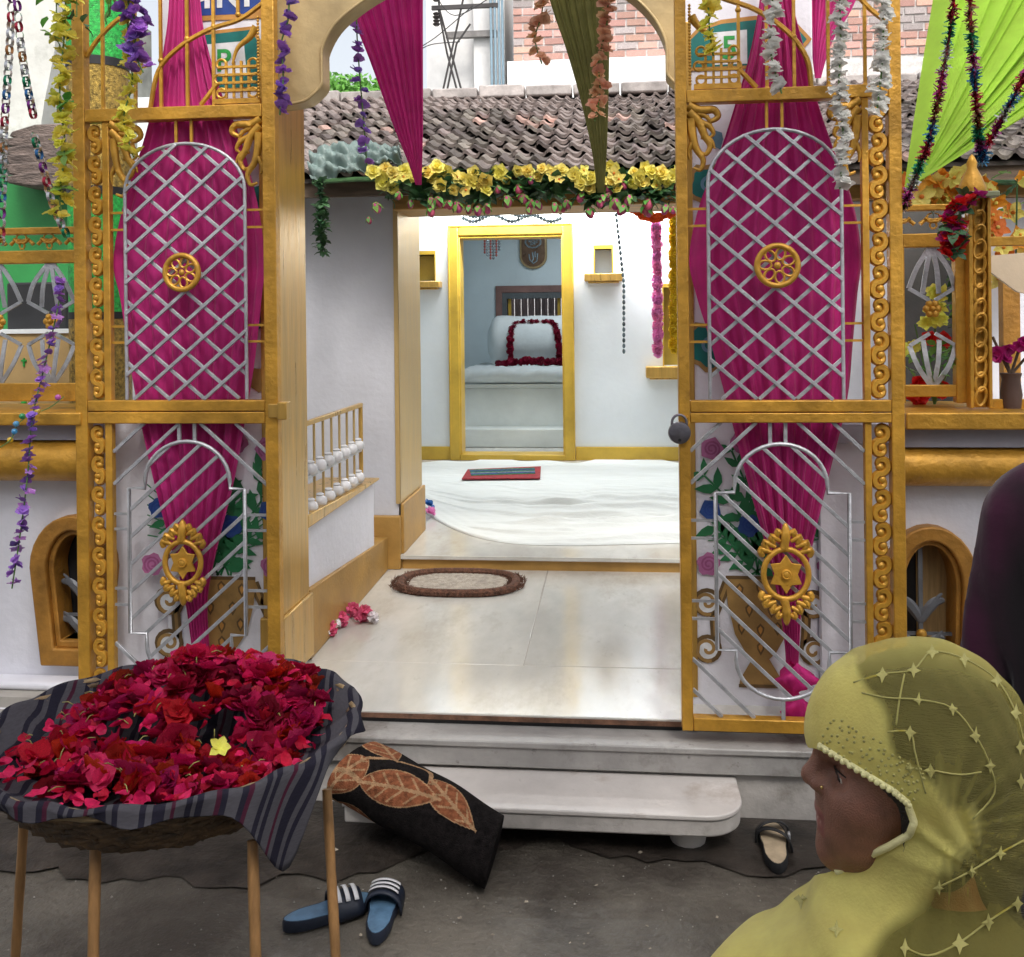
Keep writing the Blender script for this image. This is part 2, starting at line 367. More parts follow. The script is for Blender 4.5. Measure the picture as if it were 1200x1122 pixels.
s = B(); s.box(xo + 0.001, xo + 0.012, 5.19, 5.79, ZU + 0.27, 2.30); s.box(xo - 0.012, xo + 0.012, 5.188, 5.1995, ZU + 0.27, 2.30)
part('jamb', s, M('jamb_beige', (0.55, 0.385, 0.16), 0.35, 0.3, var=0.08, scale=4, bump=0.1, stretch=(5, 5, 0.6)), sh)
s = B(); s.box(A.X(436), xo + 0.016, 5.155, 5.1985, ZF + 0.001, P(450, 605, 5.17).z); s.box(xo + 0.0125, xo + 0.03, 5.19, 5.8, ZU + 0.001, ZU + 0.27); part('plinth', s, ochre, sh, bev=0.004)
s = B(); s.box(xo + 0.002, 2.6, 5.12, 5.5, P(600, 243, 5.12).z, P(600, 214, 5.12).z); part('lintel', s, M('lintel_paint', (0.40, 0.22, 0.06), 0.5, 0.15, var=0.2, scale=5, stretch=(0.6, 4, 4)), sh, bev=0.006)
s = B(); s.box(0.95, 2.6, 5.2, 5.6, ZF, P(600, 243.5, 5.12).z); part('wall', s, white, sh)
# back wall of the hall with doorway and niches
K = Pl(8.75, 600)
dx0, dx1, dz1 = K.X(541), K.X(661), K.Z(277)
hz0 = ZU
big = (K.X(779), K.X(812), K.Z(430), K.Z(340)); n1 = (K.X(478), K.X(511), K.Z(328), K.Z(297)); n2 = (K.X(699), K.X(719), K.Z(323), K.Z(294))
part('wall', wall_with_holes(-2.8, 2.4, hz0, 3.0, 8.75, 8.93, [(dx0, dx1, hz0 - 1, dz1), big, n1, n2]), whitei, sh)
df = B(); o4 = [K(527, 537), K(527, 263), K(674, 263), K(674, 537)]
def frame3(x0, x1, zt, y0, y1, w):       # door lining of three pieces
    f = B(); f.box(x0, x0 + w, y0, y1, hz0 + 0.001, zt); f.box(x1 - w, x1, y0, y1, hz0 + 0.001, zt); f.box(x0 + w, x1 - w, y0, y1, zt - w, zt); return f
fr = part('door_frame', frame3(K.X(527.5), K.X(674), K.Z(263.5), 8.70, 8.7495, K.s(12.5)), yelo, sh, bev=0.008)
part('inner_frame', frame3(K.X(537), K.X(664.5), K.Z(274.5), 8.715, 8.94, K.s(4.6)), yelo, fr, bev=0.006)
s = B()
for x in (K.X(529), K.X(672.5)): s.box(x - 0.006, x + 0.006, 8.692, 8.70, hz0 + 0.01, K.Z(264))
s.box(K.X(529), K.X(672.5), 8.692, 8.70, K.Z(265.5), K.Z(264)); s.box(K.X(540), K.X(662), 8.70, 8.95, hz0 + 0.002, hz0 + 0.05); part('bead_moulding', s, yelo, fr, bev=0.003)
s = B(); s.box(-2.8, K.X(527), 8.73, 8.749, hz0 + 0.001, K.Z(523.5)); s.box(K.X(674.5), 2.4, 8.73, 8.749, hz0 + 0.001, K.Z(523.5)); part('skirting', s, yelo, sh, bev=0.003)
def niche(h, back, lx0, lx1, ly0, ly1):
    f = B(); f.box(h[0], h[1], 8.9, 8.929, h[2], h[3]); n = part('niche', f, back, sh)
    w = 0.012
    f = B(); f.box(h[0] - w, h[0], 8.74, 8.9, h[2], h[3]); f.box(h[1], h[1] + w, 8.738, 8.9, h[2], h[3]); f.box(h[0] - w, h[1] + w, 8.738, 8.9, h[3], h[3] + 3 * w); part('niche_frame', f, yelo, n, bev=0.003)
    f = B(); f.box(K.X(lx0), K.X(lx1), 8.60, 8.749, K.Z(ly1 - 2), K.Z(ly0)); f.box(K.X(lx0) + 0.03, K.X(lx1) - 0.03, 8.64, 8.749, K.Z(ly1), K.Z(ly1 - 2)); part('niche_shelf', f, goldl, n, bev=0.015)
niche(big, yelo, 757, 830, 430, 445); niche(n1, yelo, 476, 520, 329, 338.5); niche(n2, whitei, 687, 731, 323, 334)
s = B(); s.box(-2.9, -2.8, 5.78, 8.75, ZU, 3.0); part('side_wall', s, whitei, sh); s = B(); s.box(2.4, 2.5, 5.6, 8.75, ZU, 3.0); part('side_wall', s, whitei, sh)
s = B(); s.add([(-2.9, 5.45, 2.40), (2.6, 5.45, 2.40), (2.6, 8.9, 2.98), (-2.9, 8.9, 2.98), (-2.9, 5.45, 2.43), (2.6, 5.45, 2.43), (2.6, 8.9, 3.01), (-2.9, 8.9, 3.01)], [(0, 1, 2, 3), (7, 6, 5, 4), (0, 4, 5, 1), (2, 6, 7, 3)]); part('ceiling', s, whitei, sh)
# inner room
W_ = Pl(11.6, 620)
win = (W_.X(592), W_.X(664), W_.Z(420), W_.Z(347))
part('inner_wall', wall_with_holes(-2.2, 1.9, ZU, 3.0, 11.6, 11.8, [win]), bluew, sh)
s = B(); s.box(-2.2, -2.1, 8.94, 11.599, ZU, 3.0); part('inner_wall', s, bluew, sh); s = B(); s.box(1.8, 1.9, 8.94, 11.599, ZU, 3.0); part('inner_wall', s, bluew, sh); s = B(); s.box(-2.2, 1.9, 8.94, 11.8, 3.0, 3.06); part('inner_ceiling', s, bluew, sh)
wfm = M('brown_stone_frame', (0.22, 0.12, 0.105), 0.5, var=0.15, bump=0.2)
def rect(p, x0, x1, y0, y1, dy=0): return [p(x0, y1, dy), p(x0, y0, dy), p(x1, y0, dy), p(x1, y1, dy)]
s = B(); s.ring(rect(W_, 582.5, 674, 335, 430, -0.03), rect(W_, 590, 666.5, 343, 424, -0.03), (0, 0.029, 0)); wf = part('window', s, wfm, sh, bev=0.004)
s = B(); s.ring(rect(W_, 590, 666.5, 343, 424, -0.02), rect(W_, 595.5, 661, 350, 420, -0.02), (0, 0.15, 0)); part('window_lining', s, M('grey_lining', (0.10, 0.115, 0.125), 0.6), wf)
s = B()
for x in (598, 656): s = B(); s.box(W_.X(x - 1.7), W_.X(x + 1.7), 11.66, 11.70, W_.Z(420), W_.Z(350)); part('window_bar', s, yelo, wf)
pm = M('pinkish_plank', (0.34, 0.25, 0.25), 0.7, var=0.2, scale=6, bump=0.3, stretch=(5, 5, 0.6), rnd=0.2)
for i in range(9):
    s = B(); x = W_.X(594 + 8 * i); s.box(x, x + W_.s(7.4), 11.86, 11.88, W_.Z(430), W_.Z(340)); part('plank', s, pm, wf)

# roof of wavy clay tiles
tile_m = M('clay_tile', (0.195, 0.163, 0.146), 0.85, var=0.3, scale=14, bump=0.6, bscale=60, rnd=0.45, hue=0.03, dirt=[((0.30, 0.29, 0.26), 7, 0.58, 0.5), ((0.045, 0.04, 0.04), 9, 0.55, 0.7)])
tile_w = M('new_clay_tile', (0.50, 0.33, 0.28), 0.8, var=0.25, scale=14, bump=0.5, bscale=60, rnd=0.3)
EY, EZ = 4.86, P(600, 197, 4.86).z; RY = 7.0; RZ = P(600, 112, 7.0).z
sl_ = math.atan2(RZ - EZ, RY - EY); NR = 15; step = math.hypot(RY - EY, RZ - EZ) / NR; TW = 0.088
rx0, rx1 = P(140, 150, 5.0).x, 2.75
s = B(); s.add([(rx0, EY, EZ - 0.05), (rx1, EY, EZ - 0.05), (rx1, RY, RZ - 0.05), (rx0, RY, RZ - 0.05), (rx0, EY, EZ - 0.03), (rx1, EY, EZ - 0.03), (rx1, RY, RZ - 0.03), (rx0, RY, RZ - 0.03)],
               [(3, 2, 1, 0), (4, 5, 6, 7), (0, 1, 5, 4), (2, 3, 7, 6), (1, 2, 6, 5), (3, 0, 4, 7)])
s.add([(rx0, RY, RZ - 0.05), (rx1, RY, RZ - 0.05), (rx1, 9.6, RZ - 0.2), (rx0, 9.6, RZ - 0.2)], [(0, 1, 2, 3)])
s.add([(rx0, RY, RZ - 0.08), (rx1, RY, RZ - 0.08), (rx1, 12.0, 2.9), (rx0, 12.0, 2.9)], [(3, 2, 1, 0)])
rf = part('roof', s, M('roof_board', (0.05, 0.04, 0.035), 0.9), sh, smooth=0)
def tile_rows(sag):
    t = B(); nn = 8; fr_, bk = [], []
    for j in range(nn + 1):
        u = j / nn; h = 0.014 * math.sin(2 * math.pi * u + 0.6) + 0.003 * math.sin(4 * math.pi * u)
        fr_.append((TW * (u - 0.5) * 1.02, 0, h + sag)); bk.append((TW * (u - 0.5) * 1.02, step * 1.25, h * 0.9 - 0.022))
    t.grid([fr_, bk]); t.grid([[(x, y, z - 0.020) for x, y, z in fr_], fr_]); t.add([fr_[0], bk[0], (bk[0][0], bk[0][1], bk[0][2] - .012), (fr_[0][0], 0, fr_[0][2] - .012)], [(0, 1, 2, 3)])
    return t
tms = []
for sg in (0.0, 0.006, 0.012): 
    me = mesh('tile', tile_rows(sg), tile_m, smooth=60); tms.append(me)
tmw = mesh('tile', tile_rows(0.004), tile_w, smooth=60)
near, rest = [], []
nc = int((rx1 - rx0) / TW)
for r in range(NR):
    for c in range(nc):
        x = rx0 + TW * (c + 0.5) + R.uniform(-.005, .005) + (0.03 if False else 0) + .012 * math.sin(r * 2.4)
        y = EY - 0.03 + r * step * math.cos(sl_); z = EZ + r * step * math.sin(sl_) + R.uniform(-.004, .006) + 0.022 * math.sin(x * 1.9 + r * 0.35) * (r / NR)
        cr = MC.transposed() @ Vector((x, y, z - CAMH)); px = CX + F * cr.x / -cr.z
        vis = (366 < px < 492 or 496 < px < 646 or 700 < px < 800 or 1056 < px < 1205) 
        (near if vis else rest).append((r, x, y, z))
near.sort(key=lambda q: q[0]); rest += near[300:]; near = near[:300]
for (r, x, y, z) in near:
    me = tmw if (r in (7, 8) and 0.0 - 0.9 < x < 0.1 and R.random() < 0.45) or R.random() < 0.03 else R.choice(tms)
    place('tile', me, rf, (x, y, z), 1, (sl_ + R.uniform(-.03, .03), R.uniform(-.03, .03), R.uniform(-.04, .04)))
s = B()
tl = tile_rows(0.004)
for (r, x, y, z) in rest:
    m4 = Matrix.Translation((x, y, z)) @ Matrix.Rotation(R.uniform(-.04, .04), 4, 'Z') @ Matrix.Rotation(sl_ + R.uniform(-.03, .03), 4, 'X')
    s.add([m4 @ Vector(v) for v in tl.v], tl.f)
part('tile', s, tile_m, rf, kind='stuff', smooth=60)
for i in range(16):
    s = B(); x0 = rx0 + (rx1 - rx0) * i / 16; x1 = rx0 + (rx1 - rx0) * (i + 1) / 16; h = R.uniform(0.0, 0.03)
    s.box(x0 + .006, x1 - .006, RY - 0.10, RY + 0.06, RZ - 0.03, RZ + 0.035 + h); part('ridge_cap', s, M('ridge_mortar', (0.42, 0.38, 0.36), 0.85, var=0.2, scale=8, bump=0.6, bscale=30, rnd=0.2), rf, bev=0.012)
s = B(); s.box(rx0, rx1, EY + 0.02, EY + 0.05, EZ - 0.12, EZ - 0.035); part('eave_board', s, M('old_wood', (0.11, 0.075, 0.05), 0.8, var=0.3, scale=6, stretch=(0.5, 4, 4)), rf)
for i in range(12):
    s = B(); x = rx0 + 0.2 + (rx1 - rx0 - 0.4) * i / 11; s.add([(x - .03, EY + .05, EZ - .10), (x + .03, EY + .05, EZ - .10), (x + .03, EY + .7, EZ + .14), (x - .03, EY + .7, EZ + .14), (x - .03, EY + .05, EZ - .052), (x + .03, EY + .05, EZ - .052), (x + .03, EY + .7, EZ + .19), (x - .03, EY + .7, EZ + .19)], [(3, 2, 1, 0), (4, 5, 6, 7), (0, 1, 5, 4), (1, 2, 6, 5), (2, 3, 7, 6), (3, 0, 4, 7)]); part('rafter', s, MATS['old_wood'], rf)

# lamps of the hall and the inner room (tubes fixed below the ceilings, above the lintel from here)
def tube_lamp(x, y, z, L_, e, label, colr=(0.95, 0.98, 1.0)):
    t = thing('tube_light', label, 'lamp', (x, y, z), 'tube lights under the ceilings')
    s = B(); s.box(x - L_ / 2, x + L_ / 2, y - 0.02, y + 0.02, z + 0.025, z + 0.05); part('fitting', s, whitei, t)
    em = bpy.data.materials.new('lit_tube'); em.use_nodes = True; p = em.node_tree.nodes['Principled BSDF']; p.inputs['Emission Color'].default_value = (*colr, 1); p.inputs['Emission Strength'].default_value = 3
    s = B(); s.tube([(x - L_ / 2, y, z + .008), (x + L_ / 2, y, z + .008)], 0.013, 8); part('tube', s, em, t)
    l = bpy.data.lights.new('tube_glow', 'AREA'); l.shape = 'RECTANGLE'; l.size = L_; l.size_y = 0.04; l.energy = e; l.color = colr
    o = bpy.data.objects.new('tube_glow', l); col.objects.link(o); o.parent = t; o.location = (0, 0, -0.012)
    return o
o = tube_lamp(-0.95, 8.46, 2.70, 1.2, 20, 'left tube light over the hall doorway'); o.rotation_euler = (rad(10), 0, 0)
o = tube_lamp(0.35, 8.46, 2.70, 1.2, 20, 'right tube light over the hall doorway'); o.rotation_euler = (rad(10), 0, 0)
tube_lamp(-0.1, 6.6, 2.5, 1.2, 9, 'tube light in the middle of the hall ceiling', (1, 0.97, 0.93))
tube_lamp(-0.2, 10.2, 2.9, 1.2, 13, 'tube light in the inner room', (0.92, 0.97, 1))

# ------------------------------------------------------------------ town behind the roof
brick_m = M('red_brick', (0.58, 0.34, 0.28), 0.85, var=0.2, scale=12, bump=0.5, bscale=50, rnd=0.25, hue=0.012, dirt=[((0.62, 0.58, 0.56), 9, 0.60, 0.6)])
brick_g = M('weathered_brick', (0.46, 0.40, 0.39), 0.9, var=0.25, scale=12, bump=0.5, bscale=50, rnd=0.2)
mort = M('mortar', (0.66, 0.63, 0.61), 0.9, var=0.15, scale=10, bump=0.4)
bb = thing('brick_building', 'unplastered red brick building behind the tiled roof', 'building', (1.2, 14.0, 0))
T = Pl(14.0, 700, 60); bx0, bx1 = T.X(601), T.X(1290); bz0, bz1 = T.Z(112), T.Z(-70)
s = B(); s.box(bx0 + .01, bx1, 14.012, 16, 0, bz1); part('wall', s, mort, bb)
bw, bh = 0.293, 0.1095; bl = []
for r in range(int((bz1 - T.Z(78)) / bh) + 1):
    z = T.Z(78) + r * bh; x = bx0 + (0 if r % 2 else -0.0)
    k = 0
    while x < bx1:
        w = bw * (0.5 if (k == 0 and r % 2) else 1) * R.uniform(.96, 1.04); w = min(w, bx1 - x); k += 1
        cr = MC.transposed() @ Vector((x + w / 2, 14, z - CAMH)); px = CX + F * cr.x / -cr.z; py = CY - F * cr.y / -cr.z
        bl.append((0 if (590 < px < 800 or 955 < px < 1122) and py > -8 else 1, x, z, w)); x += w
bl.sort(key=lambda q: q[0]); bl2 = [q for q in bl if q[0] == 0][:300]; rest = [q for q in bl if q[0] == 1] + [q for q in bl if q[0] == 0][300:]
def brickmesh(m):
    t = B(); t.box(-.5, .5, -.5, .5, -.5, .5); return mesh('brick', t, m, smooth=0)
bms = [brickmesh(brick_m), brickmesh(brick_g)]
for (_, x, z, w) in bl2:
    place('brick', bms[1 if R.random() < .2 else 0], bb, (x + w / 2, 14.02 + R.uniform(-.008, .008), z + bh / 2), (w - .026, .06, bh - .026), (0, R.uniform(-.012, .012), R.uniform(-.02, .02)))
s = B()
for (_, x, z, w) in rest: s.box(x + .01, x + w - .01, 13.99, 14.04, z + .01, z + bh - .01)
part('brick', s, brick_m, bb, kind='stuff', smooth=0)
s = B(); s.box(T.X(598), T.X(795), 13.55, 13.96, 0, T.Z(78)); part('parapet', s, M('bright_limewash', (0.8, 0.79, 0.78), 0.8, var=0.05), bb)
limew = MATS['bright_limewash']
wb = thing('white_building', 'pale plastered building beside the brick one', 'building', (-1, 14.6, 0))
T = Pl(14.6, 550, 60)
s = B(); s.box(T.X(497), T.X(590), 14.8, 17, 0, T.Z(-70)); part('wall', s, limew, wb)
s = B(); s.box(T.X(556), T.X(577), 14.5, 14.79, 0, T.Z(-70)); part('column', s, limew, wb, bev=0.01)
s = B(); s.box(T.X(525), T.X(584), 14.40, 14.499, T.Z(48), T.Z(41)); part('cornice', s, M('grey_concrete', (0.33, 0.31, 0.30), 0.8, var=0.2), wb)
s = B(); s.box(T.X(365), T.X(497), 16, 16.3, 0, T.Z(135)); part('boundary_wall', s, limew, wb)
pp = M('blue_grey_paint', (0.25, 0.36, 0.44), 0.5, 0.2)
for x, wd_ in ((580, 'leftmost'), (584.5, 'second from left'), (589, 'third from left'), (593, 'rightmost')):
    s = B(); s.tube([T(x, 130, -.4), T(x - 1, -60, -.4)], 0.020, 8); single('drainpipe', s, pp, wd_ + ' of the blue grey pipes between the pale and the brick building', 'pipe', 'vertical blue pipes')
pk = thing('lattice_pole', 'dark iron lattice pole with insulators standing behind the roof ridge', 'pole', T(533, 125, -.4))
dk = M('rusty_iron', (0.07, 0.065, 0.065), 0.7, 0.3)
for q in ([(521, 125), (548, 10), (556, -60)], [(548, 125), (521, 20), (516, -60)], [(526, 125), (540, 60), (556, 38)], [(543, 125), (529, 70), (520, 20)]):
    s = B(); s.tube([T(x, y, -.4) for x, y in q], 0.016, 5); part('strut', s, dk, pk)
s = B(); s.bar(T(512, 18, -.4), T(588, 18, -.4), .06, .05); part('crossarm', s, dk, pk)
for y in (-6, 8, 28, 36):
    s = B(); c = T(518, y, -.45); s.lathe(c - Vector((0, 0, .05)), [(.03, 0), (.06, .03), (.03, .05), (.055, .08), (.02, .1)], 10); part('insulator', s, M('insulator_brown', (.06, .05, .05), .3), pk)
for i, (a, m_, c) in enumerate((((497, 66), (520, 52), (560, 20)), ((492, 72), (512, 62), (545, 60)), ((515, 0), (540, 30), (590, 5)))):
    s = B(); s.tube(smooth_path([T(*a, -.5), T(*m_, -.5), T(*c, -.5)]), 0.008, 4); single('wire', s, blackm, ('lowest', 'middle', 'highest')[i] + ' thin black wire slung from the lattice pole', 'wire', 'wires at the lattice pole')
s = B(); s.lathe(T(502, 110, -3), [(.12, 0), (.14, .1), (.14, .3), (.12, .38), (.05, .42)], 14); single('water_drum', s, M('teal_plastic', (0.05, 0.55, 0.50), 0.4), 'bright teal plastic drum behind the roof ridge', 'drum')
def leafball(bd, c, r, n, sz, rr=R):
    for _ in range(n):
        v = Vector((rr.gauss(0, 1), rr.gauss(0, 1), rr.gauss(0, 1))).normalized() * (rr.random() ** .4)
        p = Vector(c) + Vector((v.x * r[0], v.y * r[1], v.z * r[2])); a = Vector((rr.gauss(0, 1), rr.gauss(0, 1), rr.gauss(0, 1))).normalized(); u = a.orthogonal().normalized() * sz * .45; a *= sz
        bd.add([p - a, p - u, p + a, p + u], [(0, 1, 2, 3)])
tr = thing('leafy_tree', 'pale green bush showing above the roof ridge by the white gap', 'tree', P(400, 130, 15))
s = B(); s.tube([P(402, 200, 15), P(405, 130, 15), P(398, 105, 15)], [.09, .07, .03], 7); part('trunk', s, MATS['old_wood'], tr)
s = B()
for (x, y, r) in ((378, 108, .35), (398, 104, .4), (420, 106, .4), (438, 112, .3), (388, 120, .45), (425, 122, .45)): leafball(s, P(x, y, 15), (r, r, r * .6), 190, .07)
part('crown', s, leafl, tr)

# ------------------------------------------------------------------ the lane's other side and an unseen awning added overhead for shade, behind the camera
b = B(); b.box(-7, 7, -2.3, -2.1, 0, 4.6); ob = single('lane_house', b, M('lane_wall', (0.68, 0.68, 0.69), .8, var=.15, scale=2), 'plain plastered house front across the lane', 'building')
aw = thing('shading_awning', 'unseen cloth awning added over the lane to shade it', 'awning', (0, 0, 3.3))
awm = M('shading_cloth', (0.68, 0.68, 0.70), 0.8, var=.06, trans=.68)
for i in range(8):
    s = B(); x0 = -4.6 + i * 1.2; rows = []
    for k in range(13):
        y = -2.05 + 4.7 * k / 12; rows.append([(x0 + .84 * j / 8, y, 3.42 - .16 * math.sin(math.pi * k / 12) - .03 * math.sin(math.pi * j / 8)) for j in range(9)])
    s.grid(rows); part('strip', s, awm, aw, smooth=180)


# ================================================================== GATE WALLS
YB = 3.74                               # back of the piers
def flat_poly(bd, pl, pts, dy):          # painted shape, a couple of mm proud
    q = [pl(x, y, dy) for x, y in pts]
    a = sum((q[i].x * q[(i + 1) % len(q)].z - q[(i + 1) % len(q)].x * q[i].z) for i in range(len(q)))
    if a < 0: q = q[::-1]
    bd.poly(q)
def stroke(bd, pl, pts, w, dy):
    n = len(pts); L_, R_ = [], []
    for i, (x, y) in enumerate(pts):
        ax, ay = pts[max(i - 1, 0)]; bx_, by_ = pts[min(i + 1, n - 1)]
        dx, dy_ = bx_ - ax, by_ - ay; l = math.hypot(dx, dy_) or 1
        ww = w[i] if isinstance(w, list) else w
        L_.append(pl(x - dy_ / l * ww / 2, y + dx / l * ww / 2, dy)); R_.append(pl(x + dy_ / l * ww / 2, y - dx / l * ww / 2, dy))
    rows = [L_, R_]
    bd.grid(rows)
paint = {k: M('paint_' + k, c, 0.6, var=.15, scale=12, bump=0.05) for k, c in dict(green=(0.018, 0.17, 0.06), pink=(0.42, 0.14, 0.30), rose=(0.30, 0.07, 0.20), blue=(0.02, 0.07, 0.26), ochre=(0.34, 0.20, 0.06), brown=(0.13, 0.075, 0.025), teal=(0.0, 0.15, 0.135), signblue=(0.012, 0.05, 0.25), white=(0.72, 0.74, 0.76), orange=(0.50, 0.24, 0.05), bright=(0.02, 0.33, 0.06), sky=(0.12, 0.26, 0.36)).items()}
PN = list(paint); PL_ = [paint[k] for k in PN]
def pc(bd, k): bd.cm = PN.index(k); return bd
def leaf_shape(x, y, l, a, w=.42):
    c, s_ = math.cos(a), math.sin(a); o = []
    for t, u in ((0, 0), (.3, w * .5), (.6, w * .42), (1, 0), (.6, -w * .42), (.3, -w * .5)): o.append((x + l * (t * c - u * s_), y + l * (t * s_ + u * c)))
    return o
def spiral(cx, cy, r0, r1, a0, turns, n=22):
    return [(cx + (r0 + (r1 - r0) * i / n) * math.cos(a0 + turns * 2 * math.pi * i / n), cy + (r0 + (r1 - r0) * i / n) * math.sin(a0 + turns * 2 * math.pi * i / n)) for i in range(n + 1)]
def blob(cx, cy, r, n=14, seed=0, k=.12):
    return [(cx + r * (1 + k * math.sin(5 * t + seed)) * math.cos(t), cy + r * (1 + k * math.sin(5 * t + seed)) * math.sin(t)) for t in [2 * math.pi * i / n for i in range(n)]]
def mural(pl, parent, mx, cx, vy0, vy1, side, dy, xmin=0, xmax=2000):
    """vase of flowers painted on the wall; mx mirrors the handles and leaves about cx"""
    f = lambda x: cx + mx * x
    b = B(); rr = random.Random(3 if mx > 0 else 5); H = vy1 - vy0
    cl = lambda l: [(min(max(f(x), xmin), xmax), y) for x, y in l]
    def fl(k, pts, lay):
        q = cl(pts)
        if max(x for x, _ in q) - min(x for x, _ in q) > 1.5: pc(b, k); flat_poly(b, pl, q, dy - .0006 * lay)
    def st(k, pts, w, lay):
        q = [(f(x), y) for x, y in pts]
        q = [p for p in q if xmin + w / 2 < p[0] < xmax - w / 2]
        if len(q) > 1: pc(b, k); stroke(b, pl, q, w, dy - .0006 * lay)
    for sg in (-1, 1):                   # handles
        st('brown', [(sg * (38 + 0), vy0 + 6), (sg * 44, vy0 + 22), (sg * 54, vy0 + H * .36), (sg * 52, vy0 + H * .62)], 11, 1)
        st('ochre', [(sg * 38, vy0 + 6), (sg * 44, vy0 + 22), (sg * 54, vy0 + H * .36), (sg * 52, vy0 + H * .62)], 4, 2)
        for (cy_, r) in ((vy0 + H * .24, 17), (vy0 + H * .66, 17)):
            fl('brown', blob(sg * 62, cy_, r, 16, 0, 0), 2)
            fl('white', blob(sg * 62, cy_, r - 5, 16, 0, 0), 3)
            st('ochre', [(sg * x, y) for x, y in spiral(62, cy_, 2, r - 2, 0, 1.3)], 4, 4)
    body = [(-40, vy0), (40, vy0), (38, vy0 + H * .25), (30, vy0 + H * .52), (18, vy0 + H * .68), (10, vy0 + H * .74), (24, vy0 + H * .92), (26, vy1), (-26, vy1), (-24, vy0 + H * .92), (-10, vy0 + H * .74), (-18, vy0 + H * .68), (-30, vy0 + H * .52), (-38, vy0 + H * .25)]
    fl('ochre', body, 5)
    for (x, y) in ((-24, .12), (0, .10), (24, .12), (-13, .30), (13, .30), (-22, .46), (0, .48), (20, .46), (0, .64)):
        fl('brown', leaf_shape(x, vy0 + H * y - 8, 17, math.pi / 2, .55), 6); fl('orange', leaf_shape(x, vy0 + H * y - 5, 10, math.pi / 2, .5), 7)
    st('brown', [(-40, vy0 + 1), (40, vy0 + 1)], 4, 6); st('brown', [(-26, vy1 - 2), (26, vy1 - 2)], 4, 6)
    for k in range(7):                   # stems and leaves
        a = rad(-150 + 120 * k / 6); L0 = rr.uniform(95, 165); pts = [(rr.uniform(-12, 12) + math.cos(a) * L0 * t * .55, vy0 - 2 + math.sin(a) * L0 * t) for t in (0, .35, .7, 1)]
        st('green', pts, 2.4, 1)
        for t in [i / 7 for i in range(1, 8)]:
            j = min(int(t * 3), 2); u = t * 3 - j; x = pts[j][0] + (pts[j + 1][0] - pts[j][0]) * u; y = pts[j][1] + (pts[j + 1][1] - pts[j][1]) * u
            if abs(f(x) - cx) > 82: continue
            for sg in (-1, 1): fl('green', leaf_shape(x, y, rr.uniform(19, 29), a + sg * rr.uniform(.6, 1.1)), 3 + (k % 3))
    for sg in (-1, 1):
        for k in range(6):
            a = rad(-12 - 9 * k); st('green', [(sg * 20, vy0 - 30 - 4 * k), (sg * 50, vy0 - 42 - 7 * k), (sg * 86, vy0 - 48 - 12 * k)], 1.6, 2)
    for (x, y, k, r) in ((-55, -150, 'pink', 13), (-57, -78, 'blue', 12), (-60, -14, 'pink', 13.5), (80, -14, 'pink', 13), (72, -80, 'blue', 12), (-12, -60, 'blue', 13), (-20, -158, 'pink', 13)):
        fl(k, blob(x, vy0 + y, r, 15, x), 7)
        st('rose' if k == 'pink' else 'signblue', [(px_, py_) for px_, py_ in spiral(x, vy0 + y, 2, r - 3, 1, 2)], 2.2, 8)
    return part('painted_bouquet', b, PL_, parent, smooth=0)

# ---- left wall
gl = thing('gate_wall', 'white wall with arched window, gold roll moulding and gold pier left of the entrance', 'wall', (-1.9, YG, 0))
PLq = Pl(YG, 260); PX = PLq.X; PZ = PLq.Z
XP = PX(193)
s = B(); s.box(XP, XL - .002, YG, YB, 0, 2.95); part('pier', s, white, gl, bev=.006)
s = B(); s.box(XL - .0015, XL + .006, YG + .002, YB - .002, PZ(722), 2.62); s.box(XL - .06, XL + .006, YG - .008, YG - .0005, PZ(722), 2.62); part('pier_lining', s, goldl, gl, bev=.003)
s = B(); s.box(XL - .07, XL + .02, YG - .02, YB + .01, .30, PZ(722)); part('pier_plinth', s, goldl, gl, bev=.006)
w0 = PX(-130)
def arched(pl, x0, x1, yt, ysp, yb, n=14, tap=0):
    cx = (x0 + x1) / 2; r = (x1 - x0) / 2
    return [(x0 + tap, yb)] + [(cx - r * math.cos(math.pi * i / n), ysp - (ysp - yt) * math.sin(math.pi * i / n)) for i in range(n + 1)] + [(x1 - tap, yb)]
